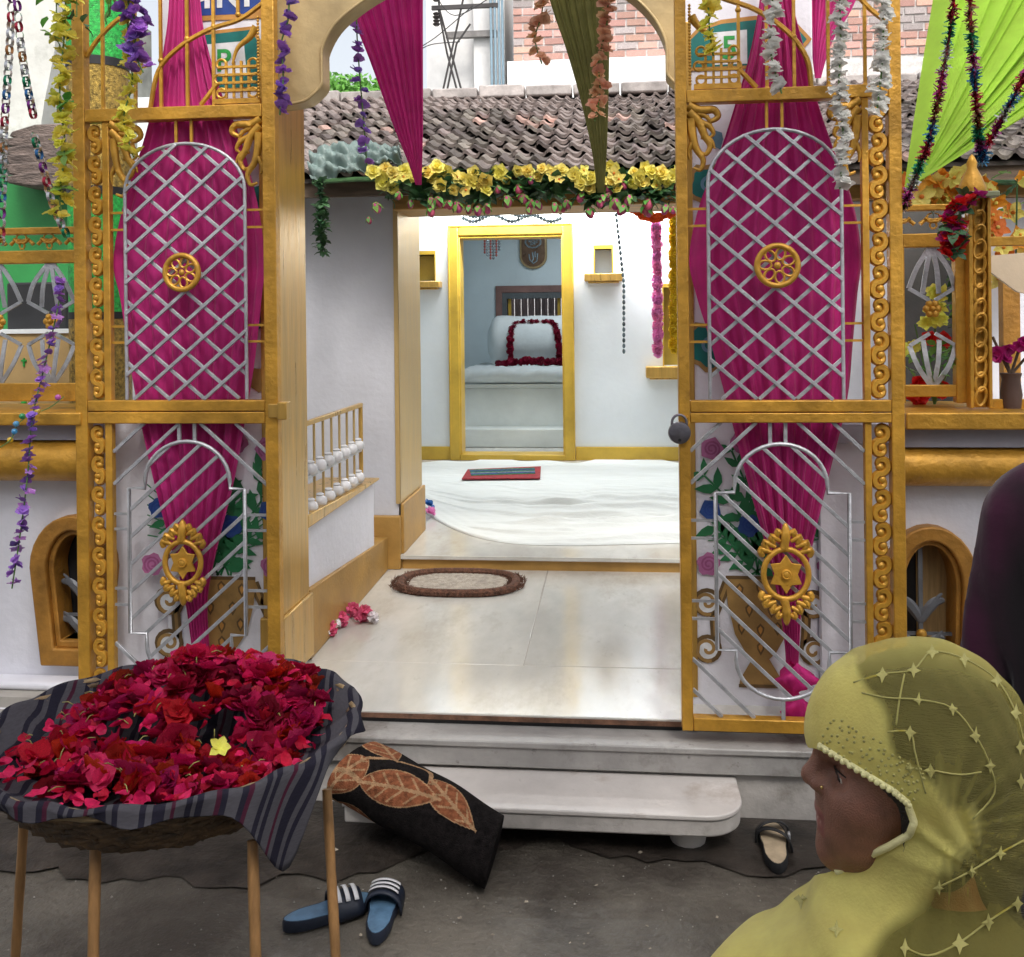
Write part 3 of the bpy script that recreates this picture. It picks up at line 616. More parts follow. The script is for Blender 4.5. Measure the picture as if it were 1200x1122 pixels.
def arched_window(pl, parent, x0, x1, yt, ysp, yb, front, glass_m, board, tap, cxg, gm):
    o = arched(pl, x0, x1, yt, ysp, yb, tap=tap); m_ = 14
    i1 = arched(pl, x0 + 19, x1 - 19, yt + 17, ysp + 3, yb - 20, tap=tap * .7); i2 = arched(pl, x0 + 25, x1 - 25, yt + 23, ysp + 4, yb - 28, tap=tap * .6)
    s = B(); s.ring([pl(*p, front) for p in o], [pl(*p, front) for p in i1], (0, .06, 0)); f = part('arched_window', s, goldd, parent, bev=.006)
    s = B(); s.ring([pl(*p, front + .02) for p in i1], [pl(*p, front + .02) for p in i2], (0, .10, 0)); part('inner_moulding', s, goldd, f, bev=.004)
    s = B(); s.prism([pl(*p, front + .125) for p in i1], (0, .01, 0)); part('pane', s, glass_m, f)
    if board:
        s = B(); s.prism([pl(*p, front + .118) for p in board], (0, .006, 0)); part('curtain', s, M('tan_curtain', (.42, .28, .12), .8, var=.15, stretch=(14, 1, 1)), f)
    s = B(); s.bar(pl(cxg, yt + 20, front + .06), pl(cxg, yb - 22, front + .06), .014, .012); part('bar', s, gm, f)
    s = B(); ym = (ysp + yb) / 2 + 2; s.bar(pl(x0 + 18, ym, front + .06), pl(x1 - 18, ym, front + .06), .010, .010); part('bar', s, gm, f)
    s = B(); s.ball(pl(cxg, ym, front + .05), (.018, .012, .018)); part('rosette', s, gold, f)
    for (yy) in (ym - 18, ym + 26):
        for sg in (-1, 1):
            s = B(); q = [(cxg, yy + 4), (cxg + sg * 8, yy - 10), (cxg + sg * 18, yy - 20), (cxg + sg * 28, yy - 21)]
            s.tube(smooth_path([pl(*p, front + .055) for p in q], 4), [.008, .012, .014, .016, .017, .018, .018, .017, .016, .015, .013, .01, .005], 6, flat=.5)
            s.tube(smooth_path([pl(cxg + sg * 15, yy - 19, front + .05), pl(cxg + sg * 21, yy - 27, front + .05), pl(cxg + sg * 25, yy - 30, front + .05)], 3), [.009, .008, .007, .006, .005, .004, .002], 5, flat=.5)
            part('leaf_ornament', s, gm, f)
    return f
def wall_arch_hole(x0, x1, z0, z1, y0, y1, pl, hx0, hx1, hyt, hysp, hyb):
    """front wall with an arched opening"""
    b = B(); a = arched(pl, hx0, hx1, hyt, hysp, hyb); pts = [pl(*p) for p in a]; n = len(pts)
    ax, bx_ = pts[0].x, pts[-1].x; zb = pts[0].z
    b.box(x0, ax, y0, y1, z0, z1); b.box(bx_, x1, y0, y1, z0, z1); b.box(ax, bx_, y0, y1, z0, zb)
    for i in range(1, n - 2):
        p, q = pts[i], pts[i + 1]
        b.add([(p.x, y0, p.z), (q.x, y0, q.z), (q.x, y0, z1), (p.x, y0, z1), (p.x, y1, p.z), (q.x, y1, q.z), (q.x, y1, z1), (p.x, y1, z1)], [(0, 1, 2, 3), (7, 6, 5, 4), (1, 0, 4, 5), (3, 2, 6, 7)])
    return b
greym = M('grey_metal_paint', (.17, .18, .20), .5, .3, var=.15, bump=.2)
WLq = Pl(3.46, 60)
part('low_wall', wall_arch_hole(w0, XP - .001, .0, PZ(486), 3.46, 3.62, WLq, 55, 122, 622, 664, 748), white, gl, smooth=0)
arched_window(WLq, gl, 40, 138, 602, 662, 776, -.045, blackm, None, 12, 96, greym)
s = B(); s.box(w0, XP - .002, 3.30, 3.459, .0, WLq.Z(812)); s.box(w0, XP - .002, 3.33, 3.459, WLq.Z(812) + .0005, WLq.Z(800)); s.box(w0, XP - .002, 3.37, 3.459, WLq.Z(800) + .0005, WLq.Z(790)); part('base_step', s, white, gl, bev=.012)
def sill(pl, parent, x0, x1, yf, ys0, ys1, yg, yr0, yr1, depth):
    s = B(); s.box(x0, x1, yf, yf + depth, pl.Z(ys1), pl.Z(ys0)); part('sill_board', s, gold, parent, bev=.005)
    s = B(); s.box(x0, x1, yf + .06, yf + .2, pl.Z(yr0) + .002, pl.Z(ys1) - .001); part('sill_band', s, M('grey_lilac_paint', (.36, .35, .40), .6, var=.08), parent)
    s = B(); zc = (pl.Z(yr0) + pl.Z(yr1)) / 2; r = (pl.Z(yr0) - pl.Z(yr1)) / 2
    s.tube([(x0, yf + .10, zc), (x1, yf + .10, zc)], r * 1.0, 22); part('roll_moulding', s, gold, parent, smooth=60)
SLq = Pl(3.30, 60)
sill(SLq, gl, w0, SLq.X(94), 3.30, 484, 499, 0, 519, 569, .40)
s = B(); s.box(w0, SLq.X(20), 3.43, 3.459, WLq.Z(668), WLq.Z(612)); s2 = s
mural(PLq, gl, -1, 258, 676, 795, -1, -.004, 134, 318)
# signs high on the left pier
s = B(); pc(s, 'orange'); flat_poly(s, PLq, [(205, -60), (320, -60), (320, 24), (205, 24)], -.004); pc(s, 'signblue'); flat_poly(s, PLq, [(208, -56), (317, -56), (311, 12), (303, 18), (213, 18)], -.0046); sg = part('painted_sign', s, PL_, gl, smooth=0)
s = B(); pc(s, 'orange'); flat_poly(s, PLq, [(242, 37), (300, 33), (318, 60), (318, 108), (232, 108), (232, 60)], -.004); pc(s, 'teal'); flat_poly(s, PLq, [(244, 41), (299, 37), (314, 62), (314, 104), (236, 104), (236, 62)], -.0046); pc(s, 'white'); flat_poly(s, PLq, [(248, 52), (291, 50), (294, 88), (248, 90)], -.0052); sg2 = part('painted_sign', s, PL_, gl, smooth=0)
def text(txt, size, loc, parent, m, name='lettering'):
    cu = bpy.data.curves.new('lettering', 'FONT'); cu.body = txt; cu.size = size; cu.align_x = 'CENTER'; cu.extrude = .0003; cu.offset = size * .015
    o = bpy.data.objects.new('tmp_text', cu); col.objects.link(o); dg = bpy.context.evaluated_depsgraph_get(); dg.update()
    me = bpy.data.meshes.new_from_object(o.evaluated_get(dg)); me.name = name; bpy.data.objects.remove(o)
    me.materials.clear(); me.materials.append(m)
    q = place(name, me, parent, loc, 1, (rad(90), 0, 0)); return q
text('यात', PLq.s(60), PLq(263, 9, -.0062), sg, paint['white'])
text('P', PLq.s(38), PLq(267, 84, -.0064), sg2, paint['bright'])
s = B(); pc(s, 'teal'); flat_poly(s, PLq, blob(302, 235, 17, 16, 0, .15), -.004); flat_poly(s, PLq, blob(303, 365, 20, 16, 0, .15), -.0042); pc(s, 'ochre'); flat_poly(s, PLq, blob(304, 445, 14, 12), -.0044); part('painted_medallion', s, PL_, gl, smooth=0)

# ---- right wall
gr = thing('gate_wall', 'white wall with arched window, gold sill and painted vase right of the entrance', 'wall', (1.1, YG, 0))
PRq = Pl(YG, 910); XP2 = PRq.X(957)
s = B(); s.box(XR + .002, XP2, YG, YB, 0, 2.95); part('pier', s, white, gr, bev=.006)
s = B(); s.box(XR - .006, XR + .0015, YG + .002, YB - .002, .3, 2.62); s.box(XR - .006, XR + .03, YG - .006, YG - .0005, .3, 2.62); part('pier_lining', s, goldl, gr, bev=.003)
WRq = Pl(3.38, 1010); w1 = WRq.X(1330)
part('low_wall', wall_arch_hole(XP2 + .001, w1, 0, WRq.Z(486), 3.38, 3.62, WRq, 1050, 1124, 632, 672, 790), white, gr, smooth=0)
arched_window(WRq, gr, 1030, 1140, 613, 680, 800, -.05, blackm, [(1079, 790), (1079, 633), (1108, 640), (1121, 670), (1121, 790)], 4, 1077, greym)
s = B(); s.box(XP2 + .002, w1, 3.24, 3.379, 0, WRq.Z(800)); part('base_step', s, white, gr, bev=.012)
SRq = Pl(3.24, 1120)
sill(SRq, gr, SRq.X(1062), SRq.X(1330), 3.24, 484, 504, 0, 528, 576, .45)
s = B(); s.box(XP2 + .002, SRq.X(1060), 3.36, 3.379, WRq.Z(519), WRq.Z(497)); part('wall_band', s, MATS['grey_lilac_paint'], gr)
mural(PRq, gr, 1, 888, 676, 806, 1, -.004, 812, 1012)
s = B(); pc(s, 'orange'); flat_poly(s, PRq, [(806, 46), (822, 30), (850, 21), (890, 18), (940, 30), (956, 48), (940, 66), (890, 80), (812, 80)], -.004); pc(s, 'teal'); flat_poly(s, PRq, [(811, 46), (824, 34), (850, 26), (890, 23), (938, 34), (950, 48), (938, 62), (890, 76), (814, 76)], -.0046); pc(s, 'white'); flat_poly(s, PRq, [(840, 36), (880, 34), (880, 74), (842, 74)], -.0052); sg3 = part('painted_sign', s, PL_, gr, smooth=0)
text('5', PRq.s(37), PRq(859, 67, -.0064), sg3, paint['bright'])
s = B()
for (x, y, r) in ((833, 215, 20), (832, 405, 24)):
    pc(s, 'ochre'); flat_poly(s, PRq, blob(x, y, r + 6, 18, .3, .12), -.004); pc(s, 'teal'); flat_poly(s, PRq, blob(x, y, r, 18, .3, .12), -.0046); pc(s, 'sky'); stroke(s, PRq, spiral(x, y, 4, 10, 0, .9), 4, -.0052)
pc(s, 'sky'); flat_poly(s, PRq, leaf_shape(838, 150, 26, 1.2, .7), -.004); part('painted_medallion', s, PL_, gr, smooth=0)

# ---- arch over the opening
ar = thing('entrance_arch', 'gold painted cusped arch spanning the two gate piers', 'arch', (-.47, YG, 2.4))
AC = Pl(YG, 580, 100)
def v3(l): return [Vector((a, c, 0)) for a, c in l]
lft = smooth_path(v3([(318, 116), (352, 112), (366, 104), (377, 90), (373, 70), (379, 45), (392, 22), (412, 4), (440, -14), (475, -30), (520, -42), (577, -64)]), 4)
rgt = smooth_path(v3([(577, -64), (634, -42), (680, -30), (715, -16), (742, 2), (762, 22), (775, 42), (782, 64), (777, 82), (783, 96), (795, 108), (806, 112)]), 4)
lo = [(p.x, p.y) for p in lft] + [(p.x, p.y) for p in rgt[1:]]
lo = [(max(q[0] for q in lo[:i + 1]), lo[i][1]) for i in range(len(lo))]
s = B(); n = len(lo); fr_ = [AC(x, y) for x, y in lo]; top = [AC(x, -135) for x, y in lo]; d = .10
fr_ = [p + Vector((0, .002, 0)) for p in fr_]; top = [p + Vector((0, .002, 0)) for p in top]
v = fr_ + top + [p + Vector((0, d, 0)) for p in fr_] + [p + Vector((0, d, 0)) for p in top]; f = []
for i in range(n - 1):
    f += [(i, i + 1, n + i + 1, n + i), (2 * n + i + 1, 2 * n + i, 3 * n + i, 3 * n + i + 1), (i + 1, i, 2 * n + i, 2 * n + i + 1), (n + i, n + i + 1, 3 * n + i + 1, 3 * n + i)]
s.add(v, f)
part('spandrel', s, M('arch_paint', (.52, .385, .19), .36, .3, var=.2, scale=2.2, bump=.3, bscale=16, dirt=[((.34, .21, .08), 5, .6, .5)]), ar, smooth=50)
s = B(); s.tube([p + Vector((0, -.002, 0)) for p in fr_], .006, 8); part('arch_bead', s, MATS['arch_paint'], ar, smooth=60)

# ================================================================== GATE LEAVES
def scroll_unit(w, h, r):
    """S-scroll ornament in its own x/z plane"""
    s = B(); up = []
    for i in range(17):
        t = i / 16; a = rad(-90 + 330 * (1 - t)); q = (.07 + .18 * t)
        up.append(Vector((q * w * 2.0 * math.cos(a), 0, .25 * h + q * h * 1.05 * math.sin(a))))
    dn = [Vector((-p.x, 0, -p.z)) for p in up]
    path = up + dn[::-1][1:]
    k = len(path); s.tube(path, [r * (.65 + .65 * math.sin(math.pi * i / (k - 1))) for i in range(k)], 6)
    s.ball(up[0], (r * 1.35, r * 1.2, r * 1.35), 8, 5); s.ball(dn[0], (r * 1.35, r * 1.2, r * 1.35), 8, 5)
    return s
def acanthus(bd, pl, pts, r0, dy):       # tapering leaf-like scroll
    q = smooth_path([pl(x, y, dy) for x, y in pts], 5); k = len(q); bd.tube(q, [r0 * (1 - .75 * i / (k - 1)) for i in range(k)], 6)
def medallion(pl, parent, cx, cy, r, dy, name='medallion'):
    sc_ = pl.s(1); s = B(); c = pl(cx, cy, dy)
    s.tube([c + Vector((math.cos(t) * (r - 3.2) * sc_, 0, math.sin(t) * (r - 3.2) * sc_)) for t in [2 * math.pi * i / 32 for i in range(32)]], 3.4 * sc_, 8, closed=True)
    m = part(name, s, gold, parent, smooth=60)
    for k in range(7):
        a = 2 * math.pi * k / 7 + .4; s = B(); e = c + Vector((math.cos(a) * r * .52 * sc_, 0, math.sin(a) * r * .52 * sc_))
        n_ = Vector((math.cos(a), 0, math.sin(a))); t_ = Vector((-n_.z, 0, n_.x)); w = r * .20 * sc_
        s.tube([e + n_ * math.cos(q) * r * .27 * sc_ + t_ * math.sin(q) * w for q in [2 * math.pi * i / 12 for i in range(12)]], 1.5 * sc_, 5, closed=True)
        part('petal', s, gold, m, smooth=60)
    s = B(); s.ball(c, (r * .17 * sc_, 2.5 * sc_, r * .17 * sc_)); part('boss', s, gold, m, smooth=60)
    s = B(); s.tube([c + Vector((math.cos(t) * r * .80 * sc_, .004, math.sin(t) * r * .80 * sc_)) for t in [2 * math.pi * i / 28 for i in range(28)]], 1.2 * sc_, 5, closed=True); part('inner_ring', s, gold, m, smooth=60)
def crest(pl, parent, cx, cy, w, h, dy):
    k = pl.s(1); c = pl(cx, cy, dy); s = B(); rx, rz = w * .5, w * .56
    s.tube([c + Vector((math.cos(t) * (rx - 3) * k, 0, math.sin(t) * (rz - 3) * k)) for t in [2 * math.pi * i / 32 for i in range(32)]], 3.4 * k, 8, closed=True)
    m = part('crest_medallion', s, gold, parent, smooth=60)
    s = B(); pts = []
    for i in range(12):
        a = math.pi / 2 + 2 * math.pi * i / 12; q = (.72 if i % 2 == 0 else .46); pts.append(c + Vector((math.cos(a) * rx * q * k, -.004, math.sin(a) * rz * q * k)))
    s.prism(pts, (0, .009, 0)); s.ball(c + Vector((0, -.004, 0)), (6 * k, 4 * k, 6 * k)); s.tube([c + Vector((math.cos(t) * 4.5 * k, -.012, math.sin(t) * 4.5 * k)) for t in [2 * math.pi * i / 14 for i in range(14)]], 1.1 * k, 5, closed=True)
    part('star_flower', s, gold, m, bev=.003)
    for sg in (-1, 1):
        s = B(); e = sg * h * .5
        def q(x, y): return c + Vector((x * k, 0, y * k * sg))
        yb = rz * .9; yt = h * .5
        s.tube(smooth_path([q(-2, yb), q(0, (yb + yt) / 2), q(0, yt)], 4), [5 * k, 5.5 * k, 5 * k, 5.5 * k, 6 * k, 5 * k, 4.5 * k, 3 * k, 1.2 * k], 7)
        for hx in (-1, 1):
            for (x0, y0, x1, y1, x2, y2, r) in ((.55, .78, .98, .88, .92, .62, 3.6), (.40, .98, .84, 1.14, .72, .86, 3.6), (.2, 1.18, .56, 1.36, .46, 1.08, 3.4), (.08, 1.4, .34, 1.56, .30, 1.34, 3.0)):
                s.tube(smooth_path([q(hx * x0 * rx, y0 * rz), q(hx * x1 * rx, y1 * rz), q(hx * x2 * rx, y2 * rz)], 4), [r * k * .6, r * k * .8, r * k, r * k * 1.1, r * k * 1.15, r * k * 1.15, r * k * 1.1, r * k, r * k * .7], 6)
        part('foliate_scroll', s, gold, m, smooth=60)
def gate_leaf(pl, mx, cx, K, g, label):
    """cx: axis of the lattice panel, mx=+1 right leaf; g: measured levels; K px scale of the leaf"""
    k = pl.s(1)
    t = thing('metal_gate', label, 'gate', pl((g['post0'] + g['post3']) / 2, g['bot']), 'metal gate leaves beside the entrance')
    zb, zt = pl.Z(g['bot']), pl.Z(-75)
    def vbar(x0, x1, y0, y1, name, m=gold, d=.036, dy=0):
        s = B(); s.box(pl.X(x0), pl.X(x1), pl.Y - d / 2 + dy, pl.Y + d / 2 + dy, y0, y1); return part(name, s, m, t, bev=.003)
    p0, p1, p2, p3, p4, p5 = g['post0'], g['post1'], g['strip0'], g['strip1'], g['post2'], g['post3']   # inner post | ... thin post | scrolls | outer post
    vbar(p0, p1, zb, zt, 'post', d=.044); vbar(p4, p5, zb, zt, 'post', d=.044); vbar(p2, p2 + mx * 8, zb + .03, pl.Z(g['top1']) , 'thin_post', d=.030)
    for (a, b_, d) in ((g['top0'], g['top1'], .044), (g['mid0'], g['mid1'] - .5, .040), (g['mid1'] + .5, g['mid2'], .044), (g['bot'] - 15, g['bot'], .040)):
        s = B(); s.box(min(pl.X(p1), pl.X(p4)) + .001, max(pl.X(p1), pl.X(p4)) - .001, pl.Y - d / 2 - .0007, pl.Y + d / 2 + .0007, pl.Z(b_), pl.Z(a)); part('rail', s, gold, t, bev=.003)
    # scroll strip
    sm = mesh('scroll', scroll_unit(abs(pl.s(p4 - p2 - mx * 8)) * .80, pl.s(37), pl.s(3.7)), gold, smooth=60)
    xs = (pl.X(p2 + mx * 8) + pl.X(p4)) / 2
    def scrolls(y0, y1, n):
        for i in range(n):
            y = y0 + (y1 - y0) * (i + .5) / n
            place('scroll', sm, t, Vector((xs, pl.Y, pl.Z(y))), (mx * 1.0 * (1 if i % 2 else 1), 1, (y1 - y0) / n / 37.0), (0, 0, 0))
    scrolls(g['top1'] + 2, g['mid0'] - 2, 9); scrolls(g['mid2'] + 2, g['bot'] - 17, 9)
    if mx > 0: pass
    # lattice panel
    x0, x1, yt, ysp, yb = g['lx0'], g['lx1'], g['lt'], g['lsp'], g['mid0'] - 1
    ol = [(x0, yb)] + [(x, y) for x, y in [((x0 + x1) / 2 - (x1 - x0) / 2 * math.cos(math.pi * i / 20), ysp - (ysp - yt) * math.sin(math.pi * i / 20)) for i in range(21)]] + [(x1, yb)]
    s = B(); s.tube([pl(x, y, -.012) for x, y in ol], 2.2 * k, 7); part('lattice_frame', s, silver, t, smooth=60)
    def top(x):
        u = (x - (x0 + x1) / 2) / ((x1 - x0) / 2); return ysp - (ysp - yt) * math.sqrt(max(0, 1 - u * u))
    p = g['pitch']
    for sg in (-1, 1):
        for i in range(-14, 22):
            off = yb - 18 - i * p; seg = []     # y = off + sg*(x-cx)
            for j in range(61):
                x = x0 + (x1 - x0) * j / 60; y = off + sg * (x - (x0 + x1) / 2) * g['slope']
                if top(x) - .5 <= y <= yb + .5: seg.append((x, y))
            if len(seg) > 5:
                a, c = seg[0], seg[-1]; s = B(); dy = -.016 if sg * mx > 0 else -.006
                s.bar(pl(*a, dy), pl(*c, dy), 4.1 * k, 3.4 * k); part('lattice_bar', s, silver, t, bev=.0012)
    for x in (cx - 9, cx + 9):
        s = B(); s.bar(pl(x, g['top1'] - 1), pl(x, top(x) + 1), 3.2 * k, 3 * k); part('stay', s, gold, t)
        s = B(); s.bar(pl(x, g['mid2'] - 1), pl(x, g['ct'] + 3), 4 * k, 3.6 * k); part('stay', s, silver, t)
    for (ya, yb_) in g['ties']:
        for y in (ya, yb_):
            for (a, c) in ((x0, p2 + mx * 4 if (p2 < x0) else p1), (x1, p1 if (p2 < x0) else p2)):
                s = B(); s.bar(pl(a, y), pl(c, y), 2.8 * k, 2.8 * k); part('tie_bar', s, gold, t)
    medallion(pl, t, g['mx'], g['my'], g['mr'], -.03)
    # lower panel: rounded cross outline with slanted bars
    c0, c1, sx0, sx1, ct, csp, cb, csb = g['c0'], g['c1'], g['sx0'], g['sx1'], g['ct'], g['csp'], g['cb'], g['csb']
    cm = (c0 + c1) / 2
    ol = [(sx0, csp)] + arc(cm, csp - 8, (c1 - c0) / 2, csp - 8 - ct, 180, 0, 16) + [(c1, csp), (sx1, csp), (sx1, csb), (c1, csb)] + [(x, y) for x, y in arc(cm, csb + 12, (c1 - c0) / 2, -(cb - csb - 12), 0, 180, 16)] + [(c0, csb), (sx0, csb)]
    ol.insert(1, (c0, csp))
    s = B(); s.tube([pl(x, y, -.012) for x, y in ol], 2.5 * k, 7, closed=True); part('cartouche_frame', s, silver, t, smooth=60)
    from_in = []
    def inside(x, y):
        ins = False; n = len(ol)
        for i in range(n):
            xa, ya = ol[i]; xb, yb2 = ol[(i + 1) % n]
            if (ya > y) != (yb2 > y) and x < (xb - xa) * (y - ya) / (yb2 - ya) + xa: ins = not ins
        return ins
    sl = mx                                   # right leaf: bars fall to the right
    def slant(off, sg, test):
        seg = []; best = []
        for j in range(200):
            x = min(p1, p2) + abs(p2 - p1) * j / 199; y = off + sg * (x - cm)
            if g['mid2'] <= y <= g['bot'] - 14 and test(x, y): seg.append((x, y))
            else:
                if len(seg) > len(best): best = seg
                seg = []
        if len(seg) > len(best): best = seg
        if len(best) > 8:
            s = B(); s.bar(pl(*best[0], -.010), pl(*best[-1], -.010), 4.2 * k, 3.6 * k); part('slant_bar', s, silver, t, bev=.0012)
    for i in range(-10, 11): slant((csp + csb) / 2 + i * g['lp'] + 6, sl * .93, inside)
    for q in (26, 62):
        slant(g['mid2'] + q + (cm - p1 if mx > 0 else cm - p2 - 0) * .86 * (1) - 2 if False else g['mid2'] + q - .86 * (cm - min(p1, p2)) * -1 - 0 * q if False else g['mid2'] + q + 0, 0, lambda x, y: False)
    xa, xb = min(p1, p2), max(p1, p2)
    for q in (34, 72):                        # corner bars
        for (P0, P1) in (((xa, g['mid2'] + q), (xa + q * 1.08, g['mid2'])), ((xb - q * 1.08, g['mid2']), (xb, g['mid2'] + q)), ((xa, g['bot'] - 15 - q * .95), (xa + q, g['bot'] - 15)), ((xb, g['bot'] - 15 - q * .95), (xb - q, g['bot'] - 15))):
            s = B(); s.bar(pl(*P0, -.004), pl(*P1, -.004), 4.2 * k, 3.4 * k); part('corner_bar', s, silver, t, bev=.0012)
    for (ya, yb_) in g['lties']:
        for y in (ya, yb_):
            for (a, c) in ((sx0, xa), (sx1, xb)):
                s = B(); s.bar(pl(a, y), pl(c, y), 3 * k, 3 * k); part('tie_bar', s, silver, t)
    s = B(); s.bar(pl(cm, cb, -.01), pl(cm, g['bot'] - 14, -.01), 4 * k, 4 * k); part('stay', s, silver, t)
    crest(pl, t, g['qx'], g['qy'], g['qw'], g['qh'], -.032)
    # corner scrolls under the top rail
    for (xc, d, h) in ((p1, mx, 1.0), (p2 , -mx, 1.12)):
        s = B(); ty = g['top1']
        for (pts, r) in (([(2, 2), (14, 8), (30, 8), (35, 16), (27, 21), (23, 14)], 6.6), ([(3, 10), (14, 22), (20, 38), (26, 50), (21, 60), (13, 56)], 6.4), ([(5, 18), (6, 34), (10, 52), (18, 66), (15, 78), (7, 76)], 6.2), ([(14, 22), (25, 27), (30, 36), (25, 41)], 4.6), ([(17, 38), (27, 44), (31, 54)], 4.4), ([(8, 44), (2, 56), (3, 66)], 4.2), ([(12, 12), (22, 16), (28, 27)], 4.2)):
            acanthus(s, pl, [(xc + d * x * 1.05, ty + y * h) for x, y in pts], r * k, -.008)
        part('corner_scroll', s, gold, t, smooth=60)
    # curved bars and uprights above the top rail
    s = B(); s.tube(smooth_path([pl(x, y, 0) for x, y in g['arcA']], 6), 3.2 * k, 6); part('curved_bar', s, gold, t, smooth=60)
    s = B(); s.tube(smooth_path([pl(x, y, 0) for x, y in g['arcB']], 6), 3.2 * k, 6); part('curved_bar', s, gold, t, smooth=60)
    for (x, ya) in g['ups']:
        s = B(); s.bar(pl(x, ya), pl(x, -75), 3.6 * k, 3.6 * k); part('upright', s, gold, t); s = B(); s.ball(pl(x, g['knob'].get(x, ya)), 3.6 * k, 8, 5); part('knob', s, gold, t)
    # fretwork corner
    fx, fy, fw, fh = g['fret']; s = B()
    for i in range(4):
        y = fy + fh * (.2 + .2 * i); s.bar(pl(fx - fw / 2, y, -.006), pl(fx + fw / 2, y, -.006), 2.8 * k, 3 * k)
        x = fx + fw * (-.3 + .2 * i); s.bar(pl(x, fy + fh * .05, -.002), pl(x, fy + fh * .98, -.002), 2.8 * k, 3.4 * k)
    for (ux, uy) in ((-.42, .12), (.42, .12), (-.42, .86), (.42, .86), (-.48, .5), (.48, .5)):
        s.tube([pl(fx + fw * ux + 5.5 * math.cos(q), fy + fh * uy + 5.5 * math.sin(q), -.004) for q in [2 * math.pi * i / 12 for i in range(12)]], 1.6 * k, 5, closed=True)
    s.bar(pl(fx - fw * .6, g['top0'] - 5), pl(fx + fw * .6, g['top0'] - 5), 6 * k, 6 * k)
    s.tube([pl(fx + (-mx) * -fw * .55, fy + fh * .6), pl(fx + mx * fw * 1.0, g['top0'] - 2)], 3 * k, 6)
    part('fretwork', s, gold, t)
    s = B(); ix = p1 + mx * 5
    acanthus(s, pl, [(ix + mx * 6, fy - 30), (ix + mx * 14, fy - 12), (fx - mx * 4, fy - 18), (fx + mx * 2, fy + 4)], 5 * k, -.008) if False else acanthus(s, pl, [(ix + mx * 2, fy - 36), (ix + mx * 10, fy - 24), (ix + mx * 24, fy - 12), (ix + mx * 30, fy + 6)], 5.5 * k, -.008)
    part('plume', s, gold, t, smooth=60)
    s = B()
    for i in range(26): s.ball(pl(p1 + mx * 4.5, g['top0'] - 8 - i * 3.7, -.012), 1.9 * k, 6, 4)
    part('bead_strip', s, gold, t, smooth=60)
    return t
gR = dict(post0=795, post1=808, strip0=1012, strip1=1021, post2=1043, post3=1058, bot=857, top0=104, top1=119, mid0=469, mid1=483, mid2=495, lx0=832, lx1=988, lt=152, lsp=214, pitch=37.5, slope=.86,
          ties=((243, 263), (380, 400)), mx=911, my=312, mr=26, c0=859, c1=968, sx0=837, sx1=993, ct=520, csp=577, cb=818, csb=762, lp=33, lties=((611, 632), (706, 727)), qx=917, qy=670, qw=56, qh=116,
          arcA=[(808, -30), (850, -6), (890, 10), (928, 38), (950, 70), (955, 104)], arcB=[(1043, 30), (1020, 10), (1000, -20), (990, -60)], ups=((870, 104), (903, 104), (935, 104), (975, 104), (1018, 104)), knob={870: 10, 935: 44}, fret=(845, 52, 46, 46))
gL = dict(post0=328, post1=313, strip0=133, strip1=125, post2=106, post3=92, bot=838, top0=126, top1=141, mid0=469, mid1=482, mid2=496, lx0=151, lx1=291, lt=169, lsp=224, pitch=36, slope=.88,
          ties=((248, 268), (382, 401)), mx=219, my=320, mr=24, c0=171, c1=270, sx0=152, sx1=287, ct=517, csp=572, cb=800, csb=742, lp=32, lties=((603, 621), (691, 710)), qx=217, qy=657, qw=51, qh=104,
          arcA=[(313, 8), (285, 26), (250, 36), (215, 55), (190, 82), (180, 126)], arcB=[(106, 62), (118, 44), (140, 22), (165, 8)], ups=((193, 126), (224, 126), (255, 126), (284, 20), (125, 126), (163, 126)), knob={224: 46, 255: 33, 193: 70}, fret=(283, 72, 44, 46))
QL = Pl(3.33, 220); QR = Pl(3.20, 915)
mgl = gate_leaf(QL, -1, 219, 1, gL, 'gold and silver openwork gate leaf left of the entrance, behind the flower basket')
mgr = gate_leaf(QR, 1, 911, 1, gR, 'gold and silver openwork gate leaf right of the entrance, with a padlock on its post')
s = B(); s.box(QL.X(318), QL.X(331), 3.296, 3.3065, QL.Z(489), QL.Z(473)); s.box(QL.X(329), QL.X(340), 3.29, 3.34, QL.Z(491), QL.Z(471)); part('latch', s, goldl, mgl, bev=.003)
# padlock hanging at the right leaf
pd = thing('padlock', 'round steel padlock hanging on the post of the right gate leaf', 'padlock', QR(795, 512, -.03))
st_m = M('dull_steel', (.23, .22, .25), .32, .9, var=.12, scale=30)
s = B(); c = QR(795, 506, -.035); s.lathe(c + Vector((0, -.014, 0)), [(.02, 0), (.034, .004), (.036, .012), (.036, .018), (.033, .026), (.02, .028)], 24, 'y'); part('body', s, st_m, pd, smooth=50)
s = B(); s.tube([QR(795 + 8.5 * math.cos(q), 494 - 9 * math.sin(q), -.035) for q in [math.pi * i / 10 for i in range(11)]] , .0045, 8); s.tube([QR(803.5, 494, -.035), QR(803.5, 500, -.035)], .0045, 8); s.tube([QR(786.5, 494, -.035), QR(786.5, 500, -.035)], .0045, 8); part('shackle', s, st_m, pd, smooth=60)
s = B(); s.lathe(QR(795, 514, -.052), [(.005, 0), (.005, .004)], 10, 'y'); part('keyhole', s, blackm, pd)
s = B(); s.tube([QR(800, 486, -.035 + .02), QR(803, 489, -.035), QR(806, 487, -.015)], .004, 6); part('hasp', s, gold, mgr)

